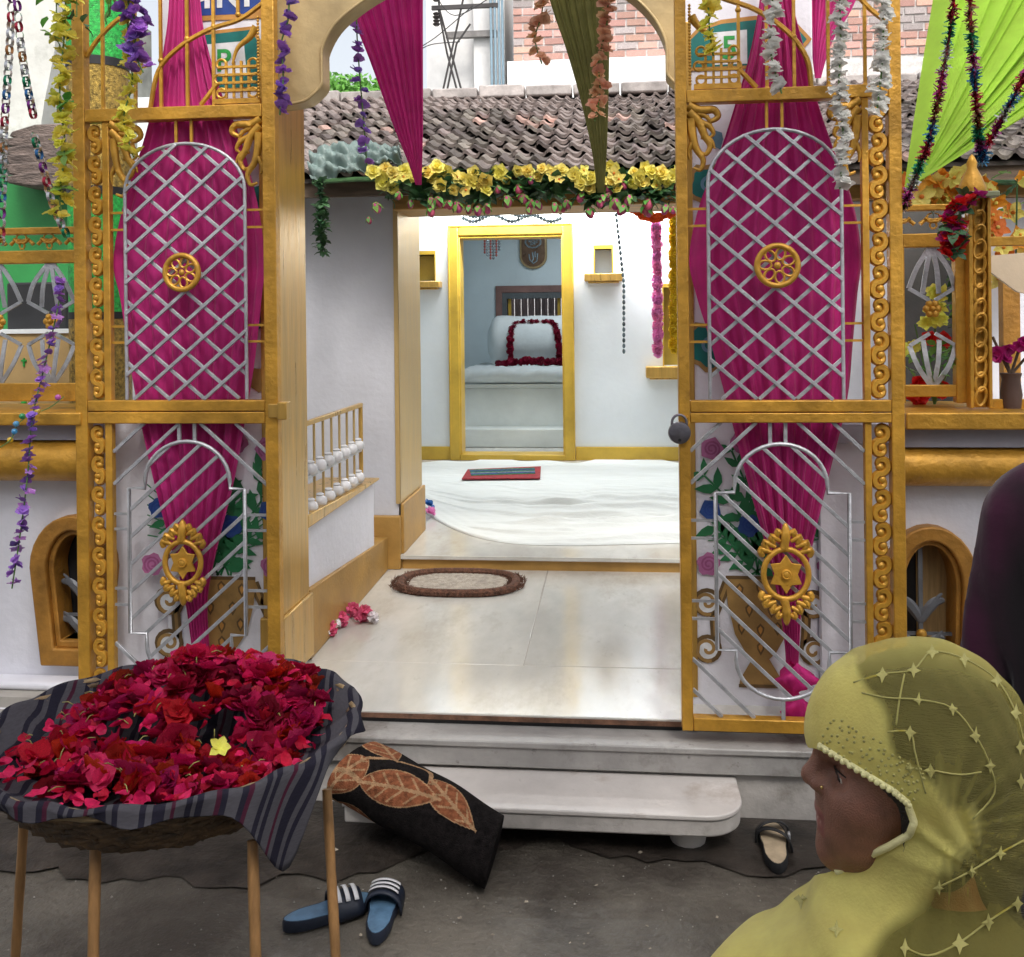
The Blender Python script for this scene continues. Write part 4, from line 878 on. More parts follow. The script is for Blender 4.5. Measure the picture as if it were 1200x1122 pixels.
# ================================================================== LOW WALL AND RAILING ON THE LANDING'S LEFT
XS = -1.215
lw = thing('landing_wall', 'low white wall with ochre skirting along the left of the landing', 'wall', (XS, 4.3, ZF))
zt = P(371, 597, 3.86).z; zt2 = P(432, 566, 4.75).z
def hexa(b, x0, x1, y0, y1, z0, za, zb_): return b.add([(x0, y0, z0), (x1, y0, z0), (x1, y1, z0), (x0, y1, z0), (x0, y0, za), (x1, y0, za), (x1, y1, zb_), (x0, y1, zb_)], [(3, 2, 1, 0), (4, 5, 6, 7), (0, 1, 5, 4), (1, 2, 6, 5), (2, 3, 7, 6), (3, 0, 4, 7)])
s = B(); hexa(s, XS - .25, XS, YB + .003, 4.88, ZF + .0005, zt - .012, zt2 - .012); part('masonry', s, white, lw, bev=.006)
s = B(); hexa(s, XS - .27, XS + .022, YB + .002, 4.91, zt2 - .012 if False else zt2 - .0115, zt, zt2); part('coping', s, goldl, lw, bev=.004)
s = B(); za_, zb2_ = P(371, 683, 3.86).z, P(437, 632, 5.1).z; s.add([(XS - .1, YB + .015, ZF + .001), (XS + .022, YB + .015, ZF + .001), (XS + .006, 5.153, ZF + .001), (XS - .1, 5.153, ZF + .001), (XS - .1, YB + .015, za_), (XS + .022, YB + .015, za_), (XS + .006, 5.153, zb2_), (XS - .1, 5.153, zb2_)], [(3, 2, 1, 0), (4, 5, 6, 7), (0, 1, 5, 4), (1, 2, 6, 5), (2, 3, 7, 6), (3, 0, 4, 7)]); part('skirting', s, ochre, lw, bev=.004)
s = B(); s.box(XS - .6, XS - .06, 4.881, 5.16, ZF + .0005, P(437, 632, 5.1).z - .03); part('corner_block', s, ochre, lw, bev=.004)
rl = thing('small_railing', 'small gold railing with two rows of white knobs on the low landing wall', 'railing', (XS - .06, 4.2, zt2))
xr = XS - .012; y0, y1 = 3.78, 4.69; ztop = P(400, 486, 4.2).z; zm = P(396, 536, 4.2).z; zlo = zt2 + .02
s = B(); s.bar((xr, y0, ztop), (xr, y1, ztop), .02, .02, (0, 0, 1)); part('rail', s, goldl, rl, bev=.003)
for z in (zm - .03, zlo): s = B(); s.bar((xr, y0, z), (xr, y1, z), .014, .014, (0, 0, 1)); part('rail', s, silver, rl)
for i in range(8):
    y = y1 - .01 - i * .125
    s = B(); s.tube([(xr, y, zlo), (xr, y, ztop)], .006 if i else .011, 6); part('spindle', s, goldl if i == 0 else MATS['jamb_beige'], rl)
    for z in (zm, zlo + .03):
        s = B(); s.lathe((xr, y - .05, z - .03), [(.012, 0), (.026, .010), (.031, .026), (.026, .042), (.014, .050), (.018, .056), (.010, .062)], 12); part('knob', s, M('white_ceramic', (.72, .72, .74), .2), rl, smooth=60)


# ================================================================== CLOTHS
def cloth_rows(rows_px, Yf, pl=None, pleats=9, amp=.014, nx=72, sub=5, seed=0, ph=0.0):
    """pleated cloth between left/right outlines (y, xl, xr) given on the plane(s) Yf(y)"""
    rows = []; rr = random.Random(seed); phs = [rr.uniform(-.6, .6) for _ in range(6)]
    pts = smooth_path([Vector(q) for q in rows_px], sub)
    for q in pts:
        y, xl, xr = q; Y = Yf(y) if callable(Yf) else Yf; r = []
        for j in range(nx + 1):
            u = j / nx; w = abs(xr - xl) / F * Y; a = min(amp, w * .09)
            f = math.sin(u * pleats * 2 * math.pi + phs[0] + .8 * math.sin(u * 5 + phs[1])) + .5 * math.sin(u * pleats * 4.3 * math.pi + phs[2] + y * .006)
            p = (pl(xl + (xr - xl) * u, y) if pl else P(xl + (xr - xl) * u, y, Y)); p = Vector((p.x, Y + a * f * .75, p.z)); r.append(p)
        rows.append(r)
    b = B(); b.grid(rows); return b
def pl2(Y): return Pl(Y, 560)
DL, DR = Pl(3.375, 220), Pl(3.285, 915)
b = cloth_rows([(-80, 208, 226), (-10, 204, 239), (40, 199, 245), (105, 186, 262), (160, 172, 284), (240, 146, 305), (305, 134, 313), (350, 142, 309), (420, 152, 301), (485, 163, 290), (560, 179, 276), (640, 199, 255), (700, 214, 242), (760, 222, 243), (790, 224, 240)], 3.375, DL, 7, .016, seed=1)
single('fabric_drape', b, magenta, 'magenta pleated cloth gathered top and bottom, hung behind the left gate leaf', 'drape', 'magenta drapes behind the gate leaves', smooth=180)
dr = thing('fabric_drape', 'magenta pleated cloth with knotted pink tail, hung behind the right gate leaf', 'drape', DR(915, 830), 'magenta drapes behind the gate leaves')
b = cloth_rows([(-80, 902, 922), (-10, 897, 931), (60, 884, 947), (120, 866, 962), (180, 846, 982), (240, 822, 1003), (300, 810, 1012), (345, 818, 1007), (400, 834, 1001), (470, 852, 993), (560, 874, 970), (640, 896, 950), (700, 909, 938), (750, 916, 934), (786, 918, 932)], 3.285, DR, 7, .017, seed=2)
part('cloth', b, magenta, dr, smooth=180)
b = B(); k = []
for i in range(13):
    t = i / 12; y = 776 + 68 * t; r = (5, 12, 19, 21, 17, 10, 6, 8, 13, 15, 13, 9, 4)[i]; rr = []
    for j in range(22):
        a = 2 * math.pi * j / 22; q = r * (1 + .25 * math.sin(3 * a + i * .9) + .14 * math.sin(7 * a - i)); c = DR(926 + 3 * math.sin(i), y + 3 * math.sin(a * 2 + i), 0)
        rr.append(c + Vector((DR.s(q) * math.cos(a), DR.s(q) * .7 * math.sin(a) - .02, 0)))
    k.append(rr)
b.grid(k, closed=True); part('knot', b, pinkc, dr, smooth=180)
# pennants hung from overhead
def lerpY(y0, Y0, y1, Y1): return lambda y: Y0 + (Y1 - Y0) * (y - y0) / (y1 - y0)
b = cloth_rows([(-110, 366, 497), (0, 405, 496), (70, 433, 496), (140, 458, 496), (190, 478, 495), (217, 487, 494)], lerpY(-110, 3.9, 217, 4.66), None, 8, .02, seed=3)
single('hanging_drape', b, magenta, 'magenta pleated pennant tapering to a point over the garlanded eave', 'drape', 'pleated pennants hung overhead', smooth=180)
b = cloth_rows([(-110, 616, 718), (0, 644, 713), (60, 664, 714), (120, 681, 713), (180, 694, 711), (226, 700, 708)], lerpY(-110, 3.9, 226, 4.66), None, 6, .022, seed=4)
single('hanging_drape', b, olive, 'olive green pleated pennant tapering to a point over the garlanded eave', 'drape', 'pleated pennants hung overhead', smooth=180)
b = cloth_rows([(-90, 940, 1030), (0, 943, 1003), (50, 950, 975), (92, 955, 962)], lerpY(-90, 3.85, 92, 3.9), None, 6, .02, seed=5)
single('hanging_drape', b, magenta, 'short magenta pleated pennant behind the top of the right gate leaf', 'drape', 'pleated pennants hung overhead', smooth=180)
# lime fan: straight folds spreading from one gathered corner
b = B(); rows = []; nf = 15
for i in range(10):
    t = i / 9; r = []
    for j in range(nf * 2 + 1):
        u = j / (nf * 2); ex, ey = 1122 + (1330 - 1122) * u ** .85, -75 + (40 + 75) * u; ax, ay = 1057 + 14 * u, 243 - 28 * u
        Y = 3.34 + .62 * t; q = P(ax + (ex - ax) * t, ay + (ey - ay) * t, Y); z = (1 if j % 2 else -1) * .075 * t ** .9 * (1 + .4 * math.sin(j * 2.3))
        r.append(q + Vector((-.6 * z, z, .35 * z)))
    rows.append(r)
b.grid(rows); single('hanging_drape', b, lime, 'lime green cloth folded like a fan, spread over the right low wall', 'drape', 'pleated pennants hung overhead', smooth=25)
# tarpaulin thrown over the roof corner
b = B(); rows = []
for i in range(26):
    v = i / 25; r = []
    for j in range(40):
        u = j / 39; x = 366 + 104 * u; y0_, y1_ = 176 - 8 * math.sin(u * 3) + 14 * (u - .5) ** 2, 214 - 26 * u
        y = y0_ + (y1_ - y0_) * v; p = P(x, y, 4.98 - .22 * v); n_ = noise1(u * 9, v * 7, 2); r.append(p + Vector((0, -.03 * n_ - .05 * math.sin(v * 3.1), .018 * n_)))
    rows.append(r)
b.grid(rows); o = single('tarpaulin', b, M('grey_green_tarp', (.23, .31, .29), .45, var=.15, scale=8, bump=.3, trans=.2), 'crumpled grey green plastic sheet on the left corner of the tiled eave', 'tarpaulin', smooth=180)
m_ = o.modifiers.new('thickness', 'SOLIDIFY'); m_.thickness = .004

# ================================================================== FLOWERS (shared meshes)
def petal_pts(l, w, a, cup, curl, rr, n=4):
    """rows of a petal that leaves the centre at azimuth a"""
    rows = []
    for i in range(n + 1):
        t = i / n; ww = w * math.sin(math.pi * min(1, .18 + .80 * t)) ** .8; el = cup + curl * t; rad_ = l * t
        c = Vector((rad_ * math.cos(el), 0, rad_ * math.sin(el))); r = []
        for j in (-1, -.5, 0, .5, 1): r.append(c + Vector((0, ww * j, l * (.10 * j * j + rr.uniform(-.05, .05)))))
        rows.append(r)
    m = Matrix.Rotation(a, 3, 'Z'); return [[m @ p for p in r] for r in rows]
def bloom(seed, layers, size, rumple=.05):
    rr = random.Random(seed); b = B()
    for (n, l, w, cup, curl) in layers:
        a0 = rr.uniform(0, 6)
        for k in range(n): b.grid(petal_pts(l * size * rr.uniform(.85, 1.1), w * size, a0 + 2 * math.pi * k / n + rr.uniform(-.2, .2), cup + rr.uniform(-.12, .12), curl + rr.uniform(-.15, .15), rr, 3))
    return b
ROSE = [(5, 1.0, .55, .15, -.1), (4, .8, .5, .65, .1), (3, .55, .4, 1.1, .3)]
FLAT5 = [(5, 1.0, .42, .25, -.15)]
PAPER = [(3, 1.0, .62, .45, -.25), (3, .85, .55, .9, -.1)]
def bmeshes(name, layers, mats, n=3, seed=1, extra=None):
    out = []
    for i in range(n):
        b = bloom(seed + i, layers, 1.0)
        if extra: b.cm = 1; b.ball((0, 0, .14), (.17, .17, .13), 8, 4)
        out.append(mesh(name, b, mats, smooth=180))
    return out
yrose = bmeshes('yellow_rose', ROSE, yelp, 3, 11)
yface = bmeshes('yellow_blossom', FLAT5, [yelp, orgp], 2, 21, 1)
lemon = bmeshes('blossom', FLAT5, lemonp, 3, 31)
lemonr = bmeshes('blossom', PAPER, lemonp, 2, 35)
purpf = bmeshes('blossom', PAPER, purp, 3, 41)
lilf = bmeshes('blossom', FLAT5, lilac, 2, 45)
whf = bmeshes('blossom', ROSE, whp, 3, 51)
peachf = bmeshes('blossom', PAPER, peachp, 3, 61)
orgf = bmeshes('blossom', FLAT5, [orgp, yelp], 2, 71, 1)
redf = bmeshes('blossom', ROSE, scar, 2, 75)
magf = bmeshes('blossom', PAPER, magp, 2, 77)
pinkf = bmeshes('blossom', ROSE, pinkp, 2, 79)
bluef = bmeshes('blossom', PAPER, M('blue_petal', (.03, .15, .45), .6, rnd=.2), 1, 81)
def marig(m):
    b = B(); rr = random.Random(5)
    for i in range(46):
        v = Vector((rr.gauss(0, 1), rr.gauss(0, 1), rr.gauss(0, 1))).normalized(); a = v.orthogonal().normalized(); c_ = v.cross(a); q = rr.uniform(0, 6); u = a * math.cos(q) + c_ * math.sin(q)
        b.add([v * .4 - u * .3, v * .4 + u * .3, v * 1.0 + u * .34, v * 1.05 - u * .28], [(0, 1, 2, 3)])
    b.ball((0, 0, 0), .62, 8, 5); return mesh('marigold_head', b, m, smooth=0)
mar_p, mar_y, mar_o, mar_r = marig(pinkp), marig(M('marigold_yellow', (.85, .58, .02), .6, rnd=.12, trans=.2)), marig(M('marigold_orange', (.85, .13, .02), .6, rnd=.15, trans=.2)), marig(M('dark_red_petal', (.30, .005, .04), .6, rnd=.25, trans=.15))
def leafmesh(m, n=5, name='leaf', w=.32):
    b = B(); rr = random.Random(n)
    for k in range(n):
        a = 2 * math.pi * k / n + rr.uniform(-.3, .3); e = rr.uniform(-.5, .5); mt = Matrix.Rotation(a, 3, 'Z') @ Matrix.Rotation(-e, 3, 'Y'); rows = []
        for (t, ww, z) in ((0, .02, 0), (.3, w, .05), (.65, w * .8, .06), (1, .01, -.06)): rows.append([mt @ Vector((t, -ww, z + .05)), mt @ Vector((t, 0, z)), mt @ Vector((t, ww, z + .05))])
        b.grid(rows)
    return mesh(name, b, m, smooth=180)
lfd = [leafmesh(leafm, 5), leafmesh(leafm, 4)]; lfl = [leafmesh(leafl, 4), leafmesh(leafl, 3)]; lf1 = leafmesh(leafm, 1, 'leaf', .30); lf1l = leafmesh(leafl, 1, 'leaf', .34)
def budmesh():
    b = B(); b.cm = 0; b.ball((0, 0, -.35), (.42, .42, .6), 9, 6); b.cm = 1
    for k in range(4):
        m = Matrix.Rotation(k * 1.57, 3, 'Z'); b.grid([[m @ Vector((.05, -.22, .25)), m @ Vector((.1, .22, .25))], [m @ Vector((.46, -.30, -.2)), m @ Vector((.46, .30, -.2))], [m @ Vector((.62, -.05, -.7)), m @ Vector((.62, .05, -.7))]])
    return mesh('rose_bud', b, [rosep, leafl], smooth=180)
bud = budmesh()
def rot(): return (R.uniform(-.7, .7), R.uniform(-.7, .7), R.uniform(0, 6.3))
def facing(): return (rad(90) + R.uniform(-.6, .6), R.uniform(-.5, .5), R.uniform(-.6, .6))
stem_m = M('thin_stem', (.10, .22, .05), .6)
def garland(name, label, cat, path, items, n, size, jit, group=None, stem=stem_m, leaves=None, nl=0, face=False, sr=.003, lsz=1.3):
    """blossoms strung along a hanging path of world points"""
    q = smooth_path(path, 10); L_ = [0]
    for i in range(1, len(q)): L_.append(L_[-1] + (q[i] - q[i - 1]).length)
    t = thing(name, label, cat, min(q, key=lambda p: p.z), group)
    b = B(); b.tube(q, sr, 5); part('string', b, stem, t)
    def at(d):
        for i in range(1, len(q)):
            if L_[i] >= d: return q[i - 1].lerp(q[i], (d - L_[i - 1]) / max(1e-6, L_[i] - L_[i - 1]))
        return q[-1]
    if group and 'strands hung' in group: k_ = 1 if 'purple' in label else 1.08; n = int(n * (1.2 if 'purple' in label else 1.45)); size *= k_
    for i in range(n):
        p = at(L_[-1] * (i + .5) / n) + Vector((R.uniform(-jit, jit), R.uniform(-jit, jit) * .7, R.uniform(-jit, jit) * .6)); me = R.choice(items)
        place(me.name.split('.')[0], me, t, p, size * R.uniform(.75, 1.2), facing() if face else rot())
    for i in range(nl):
        p = at(L_[-1] * R.random()) + Vector((R.uniform(-jit, jit), R.uniform(-jit, jit), R.uniform(-jit, jit)))
        me = R.choice(leaves); place('leaf', me, t, p, size * lsz * R.uniform(.7, 1.3), rot())
    return t
# eave garland over the hall front
EG = thing('eave_garland', 'long garland of yellow roses, dark leaves and pink buds along the hall eave', 'garland', P(620, 240, 4.72), None)
def egY(x): return 4.76
q = smooth_path([P(x, y, 4.76) for x, y in ((366, 214), (440, 210), (560, 215), (640, 212), (720, 213), (800, 212), (850, 212))], 8); b = B(); b.tube(q, .012, 6); part('string', b, leafm, EG)
for (x, y, s_, k) in [(444, 205, 13, 0), (457, 199, 12, 0), (468, 207, 14, 1), (481, 203, 13, 0), (452, 216, 12, 0), (503, 202, 14, 0), (518, 200, 15, 0), (533, 206, 15, 1), (546, 212, 13, 0), (508, 214, 13, 0), (523, 219, 11, 0), (540, 218, 14, 1), (562, 206, 13, 0), (566, 217, 12, 0), (555, 216, 12, 0), (584, 200, 12, 0), (586, 209, 10, 0), (613, 199, 11, 0), (627, 203, 12, 0), (640, 200, 11, 0), (650, 207, 12, 1), (664, 201, 12, 0), (676, 207, 13, 0), (688, 203, 13, 1), (687, 216, 13, 0), (698, 211, 12, 0), (716, 197, 13, 0), (722, 208, 13, 1), (719, 218, 11, 0), (745, 205, 12, 0), (757, 201, 12, 0), (770, 204, 13, 0), (782, 201, 12, 0), (763, 213, 12, 1), (776, 211, 11, 0), (748, 214, 11, 0), (792, 210, 11, 0), (803, 203, 12, 0), (818, 208, 12, 0), (835, 204, 12, 0)]:
    for q_ in range(2):
        place('yellow_rose', R.choice(yface if k else yrose), EG, P(x + (6 if q_ else -4) + R.uniform(-3, 3), y + (3 if q_ else -2) + R.uniform(-3, 3), 4.72 + R.uniform(-.03, .02)), s_ * R.uniform(.62, .80) * 4.72 / F, facing())
for i in range(170): x = R.uniform(440, 850); place('leaf', R.choice(lfd), EG, P(x, R.uniform(204, 236) if x < 760 else R.uniform(200, 238), 4.76 + R.uniform(-.03, .05)), R.uniform(13, 23) * 4.7 / F, rot())
for i in range(46):
    x = R.uniform(440, 850); place('rose_bud', bud, EG, P(x, R.uniform(226, 247) if R.random() < .8 else R.uniform(205, 220), 4.71 + R.uniform(-.02, .02)), R.uniform(8, 13) * 4.7 / F, (R.uniform(-.4, .4), R.uniform(-.4, .4), R.uniform(0, 6)))
for (x, y, s_) in ((594, 232, 12), (622, 209, 9), (650, 240, 11), (703, 236, 10), (440, 240, 12), (432, 256, 8), (780, 242, 11), (690, 247, 11), (730, 243, 12), (505, 246, 11), (560, 244, 11)): place('rose_bud', bud, EG, P(x, y, 4.70), s_ * 4.7 / F, (R.uniform(-.5, .5), R.uniform(-.5, .5), 0))
# second eave garland on the right, larger orange yellow blossoms
EH = thing('eave_garland', 'garland of orange yellow blossoms under the eave right of the gate', 'garland', P(1130, 300, 4.4), None)
b = B(); b.tube([P(1040, 212, 4.45), P(1120, 214, 4.42), P(1260, 214, 4.4)], .012, 6); part('string', b, leafm, EH)
for i in range(74):
    x = R.uniform(1048, 1235); y = R.uniform(206, 236) if x < 1155 else R.uniform(206, 330 if x > 1165 else 290)
    place('blossom', R.choice(orgf if R.random() < .55 else yface), EH, P(x, y, 4.40 + R.uniform(-.05, .05)), R.uniform(10, 17) * 4.4 / F, facing())
for i in range(40): place('leaf', R.choice(lfd + lfl), EH, P(R.uniform(1048, 1235), R.uniform(204, 250), 4.46 + R.uniform(-.03, .03)), R.uniform(9, 15) * 4.4 / F, rot())
b = B(); b.tube([P(1192, 210, 4.4), P(1190, 330, 4.4)], .004, 5); part('string', b, leafm, EH)
# green fringe hanging at the left end of the eave
t = thing('fringe_garland', 'dark green leafy strand hanging beside the grey hall wall', 'garland', P(377, 300, 4.7)); b = B(); b.tube([P(377, 208, 4.7), P(376, 300, 4.7)], .005, 5); part('string', b, leafm, t)
for i in range(46): place('leaf', R.choice(lfd), t, P(376 + R.uniform(-4, 5), 212 + i * 1.9, 4.7 + R.uniform(-.03, .03)), R.uniform(7, 11) * 4.7 / F, rot())
# hanging strands
g1 = 'flower strands hung around the gate'
garland('flower_strand', 'yellow blossom strand hanging left of the left gate leaf', 'garland', [P(78, -60, 3.2), P(76, 30, 3.2), P(70, 110, 3.2), P(76, 170, 3.2), P(70, 230, 3.2), P(74, 255, 3.2)], lemon + lemonr, 56, .030, .028, g1, leaves=lfl, nl=8)
garland('flower_strand', 'yellow blossom strand hanging across the upper left gate leaf', 'garland', [P(156, -60, 3.2), P(150, 30, 3.2), P(155, 95, 3.2), P(145, 140, 3.2), P(157, 185, 3.2)], lemon + lemonr, 34, .026, .022, g1)
garland('flower_strand', 'purple blossom cluster hanging at the top of the left gate leaf', 'garland', [P(152, -60, 3.16), P(150, 0, 3.16), P(160, 30, 3.16), P(158, 60, 3.16), P(168, 85, 3.16)], purpf, 40, .034, .034, g1)
garland('flower_strand', 'thin purple blossom strand hanging before the left gate pier', 'garland', [P(340, -60, 3.2), P(338, 20, 3.2), P(330, 50, 3.2), P(332, 90, 3.2), P(328, 135, 3.2)], purpf, 26, .026, .014, g1)
garland('flower_strand', 'sparse purple blossom strand hanging beside the magenta pennant', 'garland', [P(422, -60, 3.75), P(418, 20, 3.75), P(421, 80, 3.75), P(426, 140, 3.75), P(430, 195, 3.75)], purpf, 20, .028, .016, g1)
garland('flower_strand', 'purple bead and blossom strand hanging over the left sill', 'garland', [P(72, 325, 3.2), P(68, 360, 3.18), P(52, 430, 3.14), P(38, 490, 3.1), P(33, 550, 3.1), P(26, 610, 3.1), P(14, 690, 3.1)], lilf + purpf, 46, .021, .012, g1, sr=.0025)
garland('flower_strand', 'white blossom strand hanging before the middle of the upper right gate leaf', 'garland', [P(904, -60, 3.1), P(905, 10, 3.1), P(903, 60, 3.1), P(916, 110, 3.1)], whf, 22, .026, .014, g1)
garland('flower_strand', 'longest white blossom strand, hanging before the right gate leaf', 'garland', [P(982, -60, 3.1), P(985, 40, 3.1), P(983, 110, 3.1), P(988, 160, 3.1), P(984, 222, 3.1)], whf, 40, .024, .014, g1)
garland('flower_strand', 'white blossom strand before the scroll strip of the right gate leaf', 'garland', [P(1024, -60, 3.1), P(1034, 10, 3.1), P(1034, 70, 3.1), P(1027, 135, 3.1)], whf, 28, .026, .014, g1)
garland('flower_strand', 'long peach blossom strand hanging before the olive pennant', 'garland', [P(711, -60, 3.7), P(712, 20, 3.7), P(702, 70, 3.7), P(703, 110, 3.7), P(697, 142, 3.7)], peachf, 34, .028, .020, g1)
garland('flower_strand', 'short peach blossom strand left of the olive pennant', 'garland', [P(645, -60, 3.7), P(635, 15, 3.7), P(627, 45, 3.7), P(635, 75, 3.7)], peachf, 18, .028, .018, g1)
garland('flower_strand', 'yellow blossoms hanging at the inner top corner of the right gate leaf', 'garland', [P(828, -60, 3.1), P(830, 8, 3.1), P(832, 40, 3.1), P(836, 66, 3.1)], lemon + lemonr, 12, .032, .008, g1)
for (cx_, cy_, Y) in ((66, 8, 3.2), (90, 12, 3.2), (130, 2, 3.2)):
    t = thing('leaf_sprig', 'sprig of %s leaves hanging above the %s' % (('rounded green', 'left railing') if cx_ < 70 else ('dark green', 'yellow strand') if cx_ < 100 else ('light green', 'left gate leaf')), 'foliage', P(cx_, cy_, Y), 'leaf sprigs above the left railing')
    b = B(); b.tube([P(cx_, -50, Y), P(cx_, cy_ + 8, Y)], .002, 5); part('stem', b, stem_m, t)
    for i in range(6): place('leaf', lf1l if cx_ != 90 else lf1, t, P(cx_ + R.uniform(-16, 12), cy_ + R.uniform(-14, 22), Y), 17 * Y / F, (R.uniform(-.5, .5), R.uniform(.5, 2.2), R.uniform(-.7, .7) + (3.1 if R.random() < .5 else 0)))
# inside the hall
garland('marigold_strand', 'pink marigold strand hanging inside the hall at right', 'garland', [P(769, 262, 8.3), P(770, 330, 8.3), P(771, 416, 8.3)], [mar_p], 40, .042, .004, 'marigold strands in the hall')
garland('marigold_strand', 'yellow marigold strand hanging inside the hall beside the gate post', 'garland', [P(791, 246, 8.3), P(790, 330, 8.3), P(790, 412, 8.3)], [mar_y], 40, .043, .004, 'marigold strands in the hall')
garland('marigold_strand', 'orange red marigold loop hanging under the hall lintel', 'garland', [P(736, 240, 7.6), P(750, 250, 7.6), P(768, 256, 7.6), P(785, 250, 7.6), P(797, 240, 7.6)], [mar_o], 40, .034, .012, 'marigold strands in the hall')
t = thing('bead_string', 'thin string of small dark beads hanging on the hall wall right of the doorway', 'beads', P(731, 412, 8.4)); b = B(); b.tube([P(722, 250, 8.4), P(731, 330, 8.4), P(731, 412, 8.4)], .002, 4); part('string', b, silver, t)
bm_ = B(); bm_.ball((0, 0, 0), (.014, .014, .022), 7, 5); bme = mesh('bead', bm_, M('dark_glass', (.08, .11, .12), .2, rnd=.5), smooth=180)
for i in range(26): u = i / 25; place('bead', bme, t, P(722 + 9 * min(1, u * 2), 252 + 160 * u, 8.4))
t = thing('bead_curtain', 'festoon of silver beads hanging above the hall doorway', 'beads', P(605, 260, 8.45)); bm2 = B(); bm2.ball((0, 0, 0), (.017, .017, .02), 7, 5); bme2 = mesh('bead', bm2, M('silver_bead', (.35, .42, .46), .25, .6, rnd=.4), smooth=180)
for r_ in range(3):
    pts = [P(543 + 114 * u, 244 + r_ * 6 + 4 * math.sin(u * math.pi * (3 + r_)), 8.45) for u in [i / 30 for i in range(31)]]
    b = B(); b.tube(pts, .003, 4); part('string', b, silver, t)
    for p in pts: place('bead', bme2, t, p)

# ------------------------------------------------------------------ paper chains and tinsel
def linkmesh(m):
    b = B(); n = 14; o_, i_ = [], []
    for i in range(n):
        a = 2 * math.pi * i / n; o_.append([Vector((.5 * math.cos(a), -.30, .78 * math.sin(a))), Vector((.5 * math.cos(a), .30, .78 * math.sin(a)))])
    o_.append(o_[0]); b.grid(o_); return mesh('link', b, m, smooth=60)
foil = [linkmesh(M('foil_' + n, c, .25, .8, var=.1, scale=30)) for n, c in (('red', (.45, .03, .06)), ('green', (.02, .25, .12)), ('silver', (.6, .6, .62)), ('blue', (.04, .15, .35)), ('copper', (.42, .18, .06)), ('violet', (.22, .04, .25)), ('silver', (.6, .6, .62)))]
def chain(label, path, n, size, group='foil paper chains'):
    q = smooth_path(path, 10); t = thing('paper_chain', label, 'paper chain', min(q, key=lambda p: p.z), group)
    for i in range(n):
        u = (i + .5) / n * (len(q) - 1); a = int(u); p = q[a].lerp(q[min(a + 1, len(q) - 1)], u - a); d = (q[min(a + 1, len(q) - 1)] - q[max(a - 1, 0)])
        place('link', foil[i % 7] if i % 2 else foil[2], t, p, size, (0, math.atan2(d.x, d.z), rad(75) if i % 2 else R.uniform(-.3, .3)))
chain('foil paper chain at the far left, hanging nearly straight', [P(14, -60, 3.2), P(13, 20, 3.2), P(9, 90, 3.2), P(5, 150, 3.2), P(3, 200, 3.2)], 30, .024)
chain('short foil paper chain slanting before the whitewashed wall', [P(17, -60, 3.2), P(22, 30, 3.2), P(30, 90, 3.2), P(39, 135, 3.2)], 22, .024)
chain('foil paper chain running down to the top band of the left railing', [P(40, 160, 3.22), P(50, 195, 3.22), P(62, 240, 3.22), P(78, 275, 3.22)], 16, .024)
chain('dark foil paper chain end at the far left above the railing', [P(4, 205, 3.3), P(2, 240, 3.3), P(1, 285, 3.3)], 9, .026)
tins = [M('tinsel_' + n, c, .25, .85, var=.2, scale=60) for n, c in (('red', (.45, .04, .06)), ('blue', (.05, .22, .38)), ('green', (.03, .30, .16)), ('silver', (.55, .55, .5)), ('pink', (.45, .06, .25)), ('copper', (.35, .2, .08)))]
def tinsel(label, path, r, cols):
    q = smooth_path(path, 10); b = B(); rr = random.Random(len(label)); L_ = sum((q[i + 1] - q[i]).length for i in range(len(q) - 1)); n = int(L_ * 1500)
    b.tube(q, r * .25, 5)
    for i in range(n):
        u = i / n * (len(q) - 1.001); a = int(u); p = q[a].lerp(q[a + 1], u - a); b.cm = cols[int(u / len(q) * len(cols) * 2.2) % len(cols)]
        v = Vector((rr.gauss(0, 1), rr.gauss(0, 1), rr.gauss(0, 1))).normalized() * r * rr.uniform(.8, 1.5); w = v.orthogonal().normalized() * r * .30
        b.add([p - w, p + w, p + v + w * .5, p + v - w * .5], [(0, 1, 2, 3)])
    single('tinsel_garland', b, tins, label, 'tinsel', 'tinsel garlands by the lime cloth', smooth=0)
tinsel('tinsel garland slanting down before the left edge of the lime cloth', [P(1119, -60, 2.95), P(1117, 10, 3.0), P(1104, 90, 3.05), P(1090, 160, 3.1), P(1072, 210, 3.15), P(1058, 245, 3.2)], .017, [5, 1, 0, 2, 3, 4])
tinsel('tinsel garland hanging before the lime cloth down to the gold finial', [P(1134, -60, 3.0), P(1138, 30, 3.02), P(1142, 90, 3.05), P(1147, 150, 3.1), P(1149, 180, 3.12)], .017, [1, 0, 5, 2, 4])
tinsel('tinsel garland rising from the gold finial to the right edge', [P(1150, 190, 3.12), P(1165, 155, 3.12), P(1185, 120, 3.1), P(1205, 80, 3.1), P(1230, 40, 3.1)], .017, [1, 0, 4, 3])

